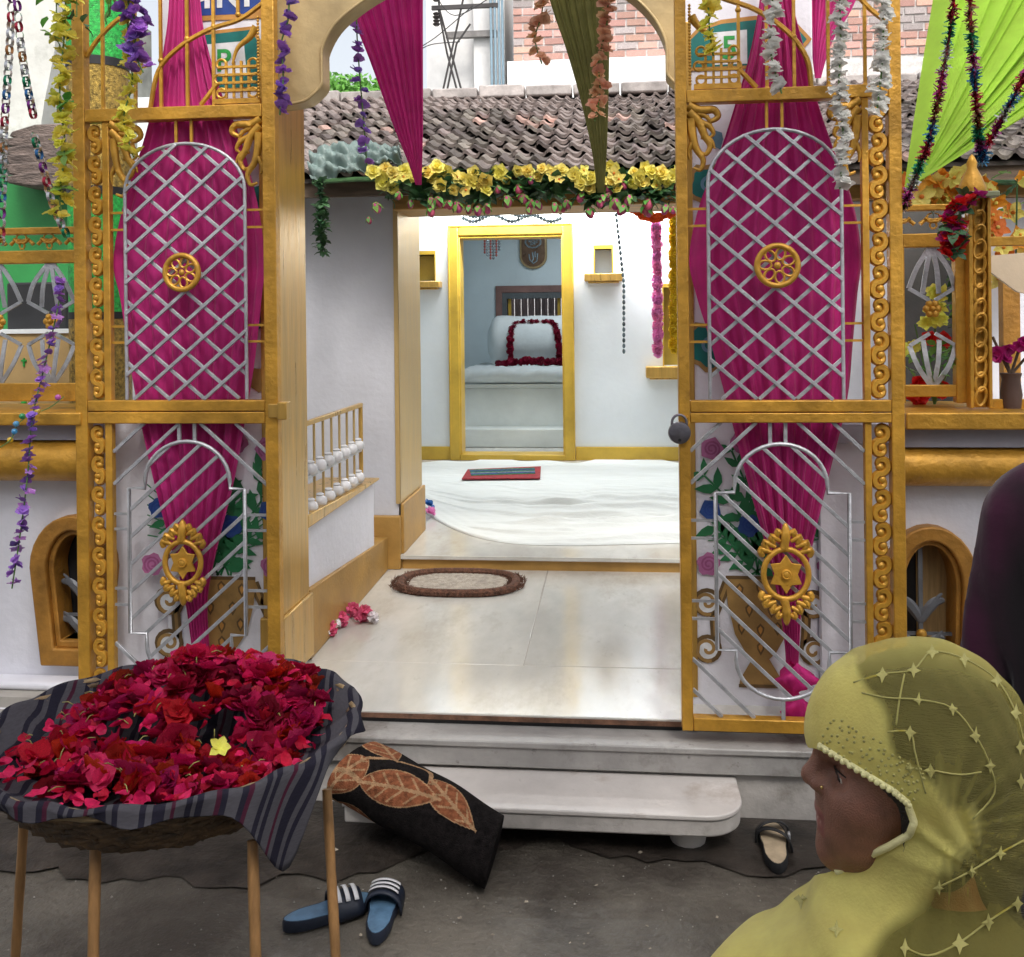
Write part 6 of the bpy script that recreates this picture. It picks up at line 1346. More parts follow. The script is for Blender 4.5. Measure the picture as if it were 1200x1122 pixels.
# sandals
def footprint(L_, W_, n=26, waist=.80):
    pts = []
    for i in range(n):
        a = 2 * math.pi * i / n; y = math.cos(a) * L_ / 2; x = math.sin(a) * W_ / 2; t = (y + L_ / 2) / L_
        x *= (.80 + .24 * t) * (1 - (1 - waist) * math.exp(-((t - .42) / .16) ** 2)); pts.append((x, y))
    return pts
def sandal(name, label, group, heel, toe, L_, W_, sole_m, bed_m, strap_m, stripes, style):
    d = Vector((toe.x - heel.x, toe.y - heel.y)); ang = math.atan2(d.y, d.x) - math.pi / 2; c = (heel + toe) / 2
    t = thing(name, label, 'sandal', (c.x, c.y, 0), group); M4 = Matrix.Translation((c.x, c.y, 0)) @ Matrix.Rotation(ang, 4, 'Z')
    tr_ = lambda b: setattr(b, 'v', [tuple(M4 @ Vector(v)) for v in b.v]) or b
    fp = footprint(L_, W_); b = B()
    ins = lambda k: [(x * k, y * (1 - (1 - k) * W_ / L_)) for x, y in fp]
    zt = lambda y: .026 + .010 * max(0, -y / L_)
    rows = [[(x * .93, y * .985, .006) for x, y in fp], [(x, y, .012) for x, y in fp], [(x, y, zt(y)) for x, y in fp], [(x * .95, y * .985, zt(y) + .006) for x, y in fp], [(x * .88, y * .965, zt(y) + .005) for x, y in fp]]
    b.grid([[Vector(p) for p in r] for r in rows], closed=True); b.poly([Vector(p) for p in rows[0]][::-1]); b.poly([Vector(p) for p in rows[-1]]); part('sole', tr_(b), sole_m, t, smooth=50)
    b = B(); b.prism([Vector((x * .87, y * .96, zt(y) + .0065)) for x, y in fp], (0, 0, -.004)); part('footbed', tr_(b), bed_m, t)
    def strap(y0, y1, h, wob=0, tw=0):
        b = B(); o_, i_ = [], []; n = 18; rows = []
        for k in range(n + 1):
            a = math.pi * k / n; hw = W_ * .54
            rows.append([Vector((-hw * math.cos(a) * (1 - .04 * v), y0 + (y1 - y0) * v + wob * math.cos(a) - .02 * (1 - v) * math.sin(a) * tw, .012 + (h + (.014 * (1 - v) if y1 > y0 else 0)) * math.sin(a) ** .75)) for v in (0, .25, .5, .75, 1)])
        b.grid(rows); return b, rows
    if style == 'slide':
        b, rows = strap(.0, .09, .044, .006); o = part('strap', tr_(b), strap_m, t, smooth=180); m = o.modifiers.new('thickness', 'SOLIDIFY'); m.thickness = .006; m.offset = 1
        for k in range(3):
            y = .018 + .024 * k; b = B(); rows = []
            for j in range(4, 15):
                a = math.pi * j / 18; hw = W_ * .54; rows.append([Vector((-hw * math.cos(a) * 1.02, y + q + .006 * math.cos(a), .0205 + (.044 + .014 * (1 - (y + q) / .09)) * math.sin(a) ** .75)) for q in (0, .012)])
            b.grid(rows); o = part('stripe', tr_(b), stripes, t, smooth=180); m = o.modifiers.new('thickness', 'SOLIDIFY'); m.thickness = .0015; m.offset = 1
    else:
        for (a_, c_, w) in ((.005, .045, .02), (.055, .09, -.016)):
            b, rows = strap(a_, c_, .042, w); o = part('strap', tr_(b), strap_m, t, smooth=180); m = o.modifiers.new('thickness', 'SOLIDIFY'); m.thickness = .005; m.offset = 1
        b = B(); b.box(W_ * .42, W_ * .50, .02, .04, .03, .05); part('buckle', tr_(b), silver, t, bev=.003)
    return t
navy = M('navy_rubber', (.012, .018, .035), .5, var=.2); bluef_ = M('blue_footbed', (.10, .20, .32), .5, var=.2, scale=20)
whs = M('white_stripe', (.7, .7, .72), .5)
sandal('slide_sandal', 'blue slide sandal with three white stripes lying sideways beside the basket leg', 'pair of blue slide sandals', G(340, 1092, 0), G(428, 1064, 0), .25, .094, navy, bluef_, navy, whs, 'slide')
sandal('slide_sandal', 'blue slide sandal right of its pair, toe toward the step', 'pair of blue slide sandals', G(441, 1106, 0), G(455, 1050, 0), .25, .098, navy, bluef_, navy, whs, 'slide')
sandal('strap_sandal', 'black strapped sandal with tan sole beside the step', None, G(912, 1030, 0), G(903, 972, 0), .26, .10, blackm, M('tan_sole', (.46, .36, .24), .6, var=.15, scale=20), blackm, whs, 'strap')
# grit and litter
b = B(); rr = random.Random(44)
for i in range(24):
    p = G(rr.uniform(380, 960), rr.uniform(985, 1118), .006); r_ = rr.uniform(.004, .011); a = rr.uniform(0, 6)
    b.add([p + Vector((math.cos(a + k) * r_ * rr.uniform(.5, 1), math.sin(a + k) * r_ * rr.uniform(.5, 1), rr.uniform(.001, .004))) for k in (0, 1.6, 3.1, 4.7)], [(0, 1, 2, 3)])
struct('litter', b, M('paper_scrap', (.42, .36, .28), .8, var=.4, scale=30), smooth=0, kind='stuff')
b = B(); rr = random.Random(12)
for i in range(480):
    p = G(rr.uniform(0, 1000), rr.uniform(940, 1121), 0); r_ = rr.uniform(.001, .0035) * (2 if rr.random() < .04 else 1)
    if p.y > 3.15: continue
    b.add([p + Vector((r_, 0, .001)), p + Vector((0, r_, .001)), p + Vector((-r_, 0, .001)), p + Vector((0, -r_, .001)), p + Vector((0, 0, r_ + .001))], [(0, 1, 4), (1, 2, 4), (2, 3, 4), (3, 0, 4)])
struct('grit', b, M('pale_grit', (.32, .30, .27), .9, var=.4, scale=5), smooth=0, kind='stuff')

# ------------------------------------------------------------------ basket of flowers on its stand
BC = Vector((P(204, 852, 1.90).x, 1.90, P(204, 854, 1.90).z)); RB = .352; ZR = BC.z
bk = thing('flower_basket', 'wide round cane basket heaped with red flowers on a bamboo stand', 'basket', (BC.x, BC.y, ZR - .13))
cane = M('dark_cane', (.115, .068, .032), .55, var=.35, scale=30, bump=.5, bscale=120, rnd=.25)
def bprof(t): return RB * (.70 + .30 * t ** .7)
for k in range(11):
    t = k / 10; b = B(); z = ZR - .108 + .108 * t
    b.tube([Vector((BC.x + (bprof(t) + .004 * (1 if (i + k) % 2 else -1)) * math.cos(2 * math.pi * i / 80), BC.y + (bprof(t) + .004 * (1 if (i + k) % 2 else -1)) * math.sin(2 * math.pi * i / 80), z + .003 * math.sin(i * 1.3 + k))) for i in range(80)], .0068, 5, closed=True); part('weave_band', b, cane, bk, smooth=180)
for q in range(3):
    b = B(); b.tube([Vector((BC.x + (RB + .008) * math.cos(2 * math.pi * i / 90) + .005 * math.cos(i * .9 + q * 2.1), BC.y + (RB + .008) * math.sin(2 * math.pi * i / 90), ZR + .006 + .006 * math.sin(i * .9 + q * 2.1))) for i in range(90)], .0065, 5, closed=True); part('rim_cane', b, M('pale_cane', (.26, .18, .09), .5, var=.3, scale=30, bump=.4), bk, smooth=180)
b = B()
for i in range(40):
    a = 2 * math.pi * i / 40; b.tube([Vector((BC.x + (bprof(t) + .008 * (1 if i % 2 else -1) * 0) * math.cos(a), BC.y + bprof(t) * math.sin(a), ZR - .112 + .112 * t)) for t in (0, .35, .7, 1)], .005, 4)
part('stake', b, cane, bk, kind='stuff', smooth=180)
b = B(); b.lathe((BC.x, BC.y, ZR - .114), [(.01, 0), (bprof(0), .001), (bprof(0) * .98, .006), (.01, .007)], 40); part('bottom', b, cane, bk)
sd = thing('basket_stand', 'bamboo stand of slim poles under the flower basket', 'stand', (BC.x, BC.y, 0))
bam = M('bamboo', (.36, .19, .07), .5, var=.2, scale=12, bump=.2, stretch=(4, 4, .6))
for (x0_, y0_, x1_, y1_, Yt, Yb) in ((112, 985, 108, 1180, 1.66, 1.60), (296, 985, 301, 1180, 1.68, 1.62), (383, 925, 396, 1170, 1.95, 1.86), (30, 930, 15, 1170, 2.0, 2.02)):
    a_ = P(x0_, y0_, Yt); c_ = P(x1_, y1_, Yb); d = (c_ - a_); e = a_ + d * (a_.z / -d.z); b = B(); n = 9
    pts = [a_.lerp(e, i / n) for i in range(n + 1)]; b.tube(pts, [.0095 + .001 * (i % 2) for i in range(n + 1)], 8); part('leg', b, bam, sd, smooth=60)
b = B(); b.tube([Vector((BC.x + .20 * math.cos(2 * math.pi * i / 40), BC.y + .20 * math.sin(2 * math.pi * i / 40), ZR - .127)) for i in range(40)], .010, 7, closed=True); part('ring', b, bam, sd, smooth=180)
# cloth lining
def hang(a):                              # how far the cloth hangs over the rim at azimuth a (0 = right, -90 = viewer)
    d = math.degrees(a) % 360
    def bump(c, w, h): x = (d - c + 180) % 360 - 180; return h * math.exp(-(x / w) ** 2)
    return .014 + bump(322, 10, .135) + bump(300, 14, .006) + bump(228, 10, .045) + bump(203, 16, .07) + bump(165, 25, .06) + .006 * math.sin(a * 9)
b = B(); rows = []; uv = []; na, nr = 168, 40
for i in range(nr + 1):
    t = i / nr; r = []
    for j in range(na):
        a = 2 * math.pi * j / na; ca, sa = math.cos(a), math.sin(a)
        if t < .62:
            q = t / .62; rr_ = (RB - .004) * q; z = ZR - .075 + .083 * q ** 3.2 + .004 * noise1(ca * q * 8, sa * q * 8); flat_r = rr_
        elif t < .70:
            q = (t - .62) / .08; rr_ = RB - .004 + .026 * q; z = ZR + .008 + .012 * math.sin(math.pi * q * .75); flat_r = rr_
        else:
            q = (t - .70) / .30; h = hang(a); rr_ = RB + .022 + .008 * math.sin(a * 14 + 1) * q + .03 * q * min(1, h * 6); z = ZR + .016 - h * q; flat_r = RB + .022 + h * q
        f_ = 1 + .006 * math.sin(a * 23) * (t > .3)
        r.append(Vector((BC.x + rr_ * f_ * ca, BC.y + rr_ * f_ * sa, z + .004 * math.sin(a * 17 + t * 9) * (t > .4)))); uv.append((flat_r * ca, flat_r * sa))
    rows.append(r)
b.grid(rows, closed=True)
cm = bpy.data.materials.new('striped_cotton'); cm.use_nodes = True; N = cm.node_tree.nodes; L = cm.node_tree.links; pb = N['Principled BSDF']; pb.inputs['Roughness'].default_value = .9; pb.inputs['Specular IOR Level'].default_value = .12
u_ = N.new('ShaderNodeUVMap'); sx = N.new('ShaderNodeSeparateXYZ'); L.new(u_.outputs[0], sx.inputs[0])
r_ = N.new('ShaderNodeMapRange'); r_.inputs[1].default_value = 0; r_.inputs[2].default_value = .17; ml = N.new('ShaderNodeMath'); ml.operation = 'PINGPONG'; ml.inputs[1].default_value = .17
ad = N.new('ShaderNodeMath'); ad.operation = 'MULTIPLY_ADD'; ad.inputs[1].default_value = .25; L.new(sx.outputs[1], ad.inputs[0]); L.new(sx.outputs[0], ad.inputs[2])
L.new(ad.outputs[0], ml.inputs[0]); L.new(ml.outputs[0], r_.inputs[0]); cr = N.new('ShaderNodeValToRGB'); cr.color_ramp.interpolation = 'CONSTANT'
e = cr.color_ramp.elements; NAVY, GREY, MAR = (.016, .015, .026, 1), (.068, .065, .076, 1), (.052, .011, .025, 1)
seq = [(0, GREY), (.10, NAVY), (.16, GREY), (.22, NAVY), (.34, GREY), (.40, MAR), (.44, GREY), (.54, NAVY), (.60, GREY), (.64, NAVY), (.70, GREY), (.82, MAR), (.87, NAVY), (.93, GREY)]
e[0].position = 0; e[0].color = GREY; e[1].position = .10; e[1].color = NAVY
for p_, c_ in seq[2:]: x_ = e.new(p_); x_.color = c_
L.new(r_.outputs[0], cr.inputs[0]); nz = N.new('ShaderNodeTexNoise'); nz.inputs['Scale'].default_value = 60; nz.inputs['Detail'].default_value = 5; mx = N.new('ShaderNodeMix'); mx.data_type = 'RGBA'; mx.blend_type = 'MULTIPLY'; mx.inputs[0].default_value = .5
mr_ = N.new('ShaderNodeMapRange'); mr_.inputs[3].default_value = .45; mr_.inputs[4].default_value = 1.5; L.new(nz.outputs[0], mr_.inputs[0]); L.new(cr.outputs[0], mx.inputs[6]); L.new(mr_.outputs[0], mx.inputs[7]); L.new(mx.outputs[2], pb.inputs['Base Color'])
wv = N.new('ShaderNodeTexNoise'); wv.inputs['Scale'].default_value = 420; bp = N.new('ShaderNodeBump'); bp.inputs['Strength'].default_value = .5; bp.inputs['Distance'].default_value = .003; L.new(wv.outputs[0], bp.inputs['Height']); L.new(bp.outputs[0], pb.inputs['Normal'])
o = single('basket_cloth', b, cm, 'dark striped cotton cloth lining the basket, its corner hanging over the rim', 'cloth', smooth=180, uv=uv)
m_ = o.modifiers.new('thickness', 'SOLIDIFY'); m_.thickness = .002
# red flowers heaped on the cloth
CRUMP = [(4, 1.0, .62, .5, -.3), (4, .85, .6, .95, -.15), (3, .6, .5, 1.25, .1)]
hm = [mesh('red_bloom', bloom(100 + i, CRUMP, 1.0), redp if i % 3 else crimp, smooth=60) for i in range(6)]
hm2 = [mesh('red_bloom', bloom(120 + i, [(3, 1, .6, .6, -.3), (2, .8, .5, 1.1, -.2)], 1.0), [redp, crimp, M('bright_petal', (.72, .02, .13), .45, var=.2, scale=30, bump=.4, rnd=.25, hue=.02, trans=.3)][i % 3], smooth=60) for i in range(6)]
rr = random.Random(21); cnt = 0; tries = 0
def heap(x, y):                           # height of the heap above the rim level, x y relative to the basket centre
    d = math.hypot(x, y) / RB
    h = .125 * math.exp(-(((x - .01) / .20) ** 2 + ((y - .15) / .14) ** 2)) + .055 * math.exp(-(((x + .10) / .12) ** 2 + ((y - .02) / .12) ** 2)) + .03 * math.exp(-(((x + .02) / .16) ** 2 + ((y + .20) / .06) ** 2)) + .035 * math.exp(-(((x - .20) / .08) ** 2 + ((y - .12) / .12) ** 2))
    return h - .045 + .045 * d ** 3
while cnt < 270 and tries < 5000:
    tries += 1
    a = rr.uniform(0, 6.28); d = RB * .83 * math.sqrt(rr.random()); x, y = d * math.cos(a) + .014, d * math.sin(a)
    if ((x - .09) / .095) ** 2 + ((y + .07) / .10) ** 2 < 1 and rr.random() < .66: continue
    if ((x + .22) / .10) ** 2 + ((y + .16) / .08) ** 2 < 1 and rr.random() < .5: continue
    if y < -.235 or x > .270 or x < -.228 or (d > .30 and y < -.1 and rr.random() < .4): continue
    hgt = heap(x, y); z = ZR + hgt - rr.random() ** 2 * .03
    o = bpy.data.objects.new('red_bloom', rr.choice(hm if rr.random() < .6 else hm2)); col.objects.link(o)
    o.location = (BC.x + x, BC.y + y, z); s_ = rr.uniform(.026, .044); o.scale = (s_, s_, s_ * rr.uniform(.8, 1.2)); o.rotation_euler = (rr.uniform(-.9, .9), rr.uniform(-.9, .9), rr.uniform(0, 6.3))
    tag(o, 'crumpled deep red bloom in the heap on the striped basket cloth', 'flower', 'red blooms heaped in the basket'); cnt += 1
o = bpy.data.objects.new('yellow_bloom', lemon[0]); col.objects.link(o); p = P(258, 861, 1.84); o.location = (p.x, p.y, ZR - .008); o.scale = (.023,) * 3; o.rotation_euler = (.7, .2, .4); tag(o, 'single yellow flower lying among the red ones in the basket', 'flower')
b = B(); rr = random.Random(31)
for i in range(360):
    a = rr.uniform(0, 6.28); d = RB * .86 * math.sqrt(rr.random()); x, y = d * math.cos(a), d * math.sin(a) - .02; q = petal_pts(rr.uniform(.016, .028), rr.uniform(.009, .016), rr.uniform(0, 6.3), rr.uniform(-.2, .9), rr.uniform(-1.4, .9), rr, 3); z = ZR + max(heap(x, y), -.055) + .004
    b.cm = rr.randint(0, 1); b.grid([[p + Vector((BC.x + x, BC.y + y, z)) for p in r] for r in q])
single('loose_petals', b, [redp, crimp], 'loose red petals scattered over the blooms and cloth in the basket', 'petals', kind='stuff', smooth=180)
b = B()
for i in range(60):
    a = rr.uniform(0, 6.28); d = RB * .8 * math.sqrt(rr.random()); x, y = d * math.cos(a), d * math.sin(a); z = ZR + max(heap(x, y), -.05) + .012; v = Vector((rr.gauss(0, 1), rr.gauss(0, 1), rr.gauss(0, .5))).normalized() * rr.uniform(.01, .03)
    b.tube([Vector((BC.x + x, BC.y + y, z)), Vector((BC.x + x, BC.y + y, z)) + v * .5 + Vector((0, 0, .004)), Vector((BC.x + x, BC.y + y, z)) + v], .0011, 4)
single('flower_stalks', b, M('pale_stalk', (.30, .28, .08), .6), 'thin pale stalks among the red blooms in the basket', 'stalks', kind='stuff', smooth=180)

# ================================================================== PEOPLE
def smin(a, b, k):
    h = np.clip(.5 + .5 * (b - a) / k, 0, 1); return b + (a - b) * h - k * h * (1 - h)
def smax(a, b, k): return -smin(-a, -b, k)
def ell(p, c, r):
    q = [(p[i] - c[i]) for i in range(3)]
    k0 = np.sqrt(sum((q[i] / r[i]) ** 2 for i in range(3))); k1 = np.sqrt(sum((q[i] / r[i] ** 2) ** 2 for i in range(3))) + 1e-9
    return k0 * (k0 - 1) / k1
def cap(p, a, b, ra, rb):
    ab = [b[i] - a[i] for i in range(3)]; L2 = sum(x * x for x in ab)
    h = np.clip(sum((p[i] - a[i]) * ab[i] for i in range(3)) / L2, 0, 1)
    return np.sqrt(sum((p[i] - a[i] - ab[i] * h) ** 2 for i in range(3))) - (ra + (rb - ra) * h)
def axis(lo, hi, f0, f1, fine, coarse):
    out = [lo]
    while out[-1] < hi:
        x = out[-1]; out.append(x + (fine if f0 - fine <= x <= f1 else coarse))
    return np.array(out)
def surfnet(fn, xs, ys, zs):
    X, Y, Z = np.meshgrid(xs, ys, zs, indexing='ij'); V = fn((X, Y, Z)); S = V < 0
    nx, ny, nz = V.shape; acc = np.zeros((nx - 1, ny - 1, nz - 1, 3)); cnt = np.zeros((nx - 1, ny - 1, nz - 1))
    C = (X, Y, Z); sl_a = lambda o, n: slice(o, n - 1 + o)
    corners = [(i, j, k) for i in (0, 1) for j in (0, 1) for k in (0, 1)]
    get = lambda A, c: A[sl_a(c[0], nx), sl_a(c[1], ny), sl_a(c[2], nz)]
    for a in corners:
        for d in range(3):
            if a[d]: continue
            c = list(a); c[d] = 1; va, vb = get(V, a), get(V, c); m = (va < 0) != (vb < 0); t = np.where(m, va / np.where(np.abs(va - vb) < 1e-12, 1, va - vb), 0)
            for q in range(3): pa, pb_ = get(C[q], a), get(C[q], c); acc[..., q] += np.where(m, pa + (pb_ - pa) * t, 0)
            cnt += m
    act = cnt > 0; idx = -np.ones(act.shape, dtype=np.int64); idx[act] = np.arange(act.sum()); verts = acc[act] / cnt[act][:, None]; faces = []
    for d in range(3):
        o = [0, 0, 0]; o[d] = 1; A = S[tuple(slice(0, n - 1) if q == d else slice(1, n - 1) for q, n in enumerate(V.shape))]; Bq = S[tuple(slice(1, n) if q == d else slice(1, n - 1) for q, n in enumerate(V.shape))]
        ii = np.argwhere(A != Bq); 
        if not len(ii): continue
        flip = A[tuple(ii.T)]; e1, e2 = [q for q in range(3) if q != d]; base = ii.copy(); base[:, e1] += 1; base[:, e2] += 1
        def cell(u, v): c = base.copy(); c[:, e1] -= u; c[:, e2] -= v; return idx[tuple(c.T)]
        q = np.stack([cell(1, 1), cell(0, 1), cell(0, 0), cell(1, 0)], 1)
        if d == 1: flip = ~flip
        q[~flip] = q[~flip][:, ::-1]; faces.append(q)
    return verts, np.concatenate(faces)
def np_mesh(name, v, f, mats, org):
    me = bpy.data.meshes.new(name); me.from_pydata((v - np.array(org)).tolist(), [], f.tolist())
    for m in (mats if isinstance(mats, list) else [mats]): me.materials.append(m)
    me.shade_smooth(); return me
def addpart(name, me, parent): o = bpy.data.objects.new(name, me); col.objects.link(o); o.parent = parent; ORG[o.name] = ORG[parent.name]; return o

# ---- woman in the yellow veil, seated, in profile to the left
HC = P(1057, 903, 1.145)                  # middle of the head
wp = thing('person', 'woman in a sheer embroidered yellow veil seated in profile at lower right', 'person', (HC.x + .04, HC.y, 0))
def loc(p): return [p[0] - HC.x, p[1] - HC.y, p[2] - HC.z]
def body_f(p):
    p = loc(p); y = np.abs(p[1]); ps = (p[0], y, p[2])
    d = ell(p, (.012, 0, .028), (.098, .074, .096))
    d = smin(d, ell(p, (-.035, 0, -.035), (.056, .056, .070)), .035)
    d = smin(d, ell(p, (-.048, 0, -.083), (.040, .036, .034)), .03)
    d = smin(d, ell(p, (-.076, 0, -.094), (.0165, .019, .0165)), .018)
    d = smin(d, ell(ps, (-.052, .037, -.022), (.030, .026, .026)), .025)
    d = smin(d, ell(ps, (-.058, .030, -.055), (.026, .022, .032)), .022)
    d = smin(d, cap(p, (-.072, 0, .050), (-.079, 0, .032), .020, .016), .02)
    d = smin(d, cap(ps, (-.074, .012, .030), (-.060, .042, .028), .010, .010), .014)
    d = smin(d, cap(p, (-.080, 0, .022), (-.100, 0, -.008), .0085, .0115), .010)
    d = smin(d, ell(ps, (-.091, .0125, -.0135), (.0125, .0085, .0095)), .006)
    d = smin(d, ell(p, (-.080, 0, -.032), (.012, .020, .014)), .010)
    d = smin(d, ell(p, (-.0865, 0, -.0475), (.0095, .022, .0070)), .005)
    d = smin(d, ell(p, (-.0835, 0, -.0625), (.0095, .020, .0075)), .005)
    d = smax(d, -cap(ps, (-.098, .0, -.0548), (-.066, .026, -.0552), .0016, .0016), .004)
    d = smax(d, -ell(ps, (-.083, .033, .006), (.016, .019, .011)), .012)
    d = smin(d, ell(ps, (-.064, .0315, .006), (.0135, .0135, .0125)), .004)
    d = smin(d, cap(ps, (-.0715, .018, .0105), (-.063, .046, .0085), .0048, .0042), .003)
    d = smax(d, -ell(ps, (-.098, .007, -.0215), (.005, .0032, .003)), .003)
    d = smin(d, ell(ps, (.012, .074, -.008), (.018, .008, .030)), .008)
    d = smin(d, cap(p, (.028, 0, -.055), (.045, 0, -.19), .050, .056), .03)
    d = smin(d, cap(ps, (.055, 0, -.215), (.065, .165, -.24), .06, .058), .05)
    d = smin(d, ell(p, (.06, 0, -.40), (.12, .165, .24)), .06)
    d = smin(d, ell(ps, (-.03, .07, -.36), (.075, .07, .08)), .05)
    d = smin(d, ell(p, (.06, 0, -.62), (.15, .19, .13)), .06)
    d = smin(d, cap(ps, (.065, .19, -.25), (.07, .225, -.50), .050, .042), .03)
    d = smin(d, cap(ps, (.07, .225, -.50), (-.13, .13, -.55), .040, .028), .02)
    d = smin(d, ell(ps, (-.18, .10, -.555), (.055, .040, .022)), .02)
    for k in range(4): d = smin(d, cap(ps, (-.20, .125 - k * .02, -.552), (-.255 + .006 * abs(k - 1.5), .12 - k * .021, -.566), .0095, .008), .006)
    d = smin(d, cap(ps, (-.16, .065, -.55), (-.215, .045, -.556), .011, .009), .008)
    d = smin(d, cap(ps, (.04, .10, -.65), (-.38, .13, -.65), .085, .062), .05)
    d = smin(d, cap(ps, (-.38, .13, -.65), (-.36, .13, -HC.z + .09), .058, .038), .03)
    d = smin(d, ell(ps, (-.41, .13, -HC.z + .035), (.105, .042, .034)), .03)
    return d
xs = axis(HC.x - .58, HC.x + .28, HC.x - .118, HC.x + .03, .0030, .012); ys = axis(HC.y - .31, HC.y + .31, HC.y - .08, HC.y + .06, .0034, .012); zs = axis(HC.z - 1.16 if HC.z > 1.16 else -.03, HC.z + .15, HC.z - .125, HC.z + .06, .0030, .012)
v, f = surfnet(body_f, xs, ys, zs)
skin = M('brown_skin', (.225, .098, .064), .46, var=.16, scale=38, bump=.28, bscale=520, spec=.5, dirt=[((.12, .05, .035), 30, .62, .35)])
skin.node_tree.nodes['Principled BSDF'].inputs['Subsurface Weight'].default_value = .12
skin.node_tree.nodes['Principled BSDF'].inputs['Subsurface Radius'].default_value = (.012, .005, .003)
lipm = M('lip_skin', (.21, .065, .055), .4, var=.1, scale=40, bump=.1)
me = np_mesh('body', v, f, [skin, lipm], ORG[wp.name]); 
fc = v[f].mean(1) - np.array(HC); me.polygons.foreach_set('material_index', ((fc[:, 0] < -.076) & (np.abs(fc[:, 1]) < .024) & (fc[:, 2] > -.071) & (fc[:, 2] < -.0415)).astype(np.int32)); addpart('body', me, wp)
hairm = M('black_hair', (.012, .010, .010), .42, var=.4, scale=30, bump=.6, bscale=120, stretch=(1, 1, 6))
def hair_f(p):
    q = loc(p); y = np.abs(q[1])
    d = ell(q, (.020, 0, .034), (.104, .083, .102)) + .0012 * np.sin(q[0] * 260 + q[2] * 150)
    d = smin(d, ell(q, (.115, 0, -.035), (.045, .05, .05)), .03)
    d = smin(d, cap(q, (.085, 0, -.05), (.15, 0, -.34), .055, .04), .03)
    d = smin(d, ell((q[0], y, q[2]), (.022, .062, -.045), (.040, .022, .055)), .02)
    cut = -(q[0] + .040 - .45 * np.clip(q[2] - .02, -.03, .2) * -1 + .0)      # hairline over the brow and temple
    return smax(d, -(q[0] + .050 + np.clip(.055 - q[2], 0, .2) * .62), .008)
v, f = surfnet(hair_f, axis(HC.x - .12, HC.x + .22, 9, 9, .006, .006), axis(HC.y - .1, HC.y + .1, 9, 9, .006, .006), axis(HC.z - .40, HC.z + .16, 9, 9, .005, .005)); addpart('hair', np_mesh('hair', v, f, hairm, ORG[wp.name]), wp)
for k in range(9):
    t_ = k / 8; p0 = Vector((HC.x - .012 + .02 * t_, HC.y - .074, HC.z - .006 - .03 * t_)); b = B()
    b.tube(smooth_path([p0, p0 + Vector((-.010, -.004, -.012 - .004 * (k % 3))), p0 + Vector((-.008 - .003 * (k % 4), -.003, -.030 - .006 * (k % 2)))], 4), .0006, 4); part('hair_strand', b, hairm, wp)
for sg in (-1, 1):
    b = B(); b.ball((HC.x - .0655, HC.y + sg * .0315, HC.z + .005), .0122, 12, 8); eye = part('eyeball', b, M('eye_white', (.6, .55, .5), .15), wp, smooth=180)
    b = B(); b.ball((HC.x - .0745, HC.y + sg * .0325, HC.z + .004), (.0038, .005, .0055), 10, 6); part('iris', b, M('dark_iris', (.02, .012, .01), .1), eye, smooth=180)
    b = B(); b.tube(smooth_path([Vector((HC.x - .078, HC.y + sg * .020, HC.z + .011)), Vector((HC.x - .0795, HC.y + sg * .031, HC.z + .0125)), Vector((HC.x - .071, HC.y + sg * .043, HC.z + .009))], 5), .0011, 5); part('eyelash', b, hairm, wp)
    b = B(); b.tube(smooth_path([Vector((HC.x - .090, HC.y + sg * .012, HC.z + .040)), Vector((HC.x - .083, HC.y + sg * .032, HC.z + .046)), Vector((HC.x - .066, HC.y + sg * .047, HC.z + .042))], 5), [.0018, .0026, .003, .003, .003, .003, .0026, .002, .0015, .001, .0008], 5); part('eyebrow', b, hairm, wp)
b = B(); b.ball((HC.x - .0925, HC.y - .0215, HC.z - .0125), .0022, 8, 6); part('nose_stud', b, M('gold_stud', (.7, .5, .2), .2, 1.0), wp)
def kam_f(p):
    q = loc(p); return smax(smax(body_f(p) - .013 - .004 * np.sin(q[0] * 40 + q[2] * 25) * (q[2] < -.25), (q[2] + .105 + 1.1 * np.clip(.02 - q[0], 0, .12)), .01), -(q[0] + .26), .02)
v, f = surfnet(kam_f, axis(HC.x - .40, HC.x + .28, 9, 9, .014, .014), axis(HC.y - .31, HC.y + .31, 9, 9, .014, .014), axis(HC.z - .95, HC.z - .12, 9, 9, .014, .014)); addpart('tunic', np_mesh('tunic', v, f, M('dark_olive_tunic', (.055, .050, .022), .85, var=.25, scale=9, bump=.3, bscale=120), ORG[wp.name]), wp)
def sal_f(p):
    q = loc(p); y = np.abs(q[1]); ps = (q[0], y, q[2]); d = smin(cap(ps, (.05, .10, -.65), (-.38, .13, -.65), .11, .085), cap(ps, (-.38, .13, -.65), (-.36, .13, -HC.z + .12), .082, .062), .04); return smin(d, ell(q, (.06, 0, -.64), (.17, .20, .12)), .05)
v, f = surfnet(sal_f, axis(HC.x - .5, HC.x + .26, 9, 9, .016, .016), axis(HC.y - .26, HC.y + .26, 9, 9, .016, .016), axis(.03, HC.z - .5, 9, 9, .016, .016)); addpart('trousers', np_mesh('trousers', v, f, M('cream_cotton', (.42, .38, .24), .85, var=.1, bump=.3), ORG[wp.name]), wp)
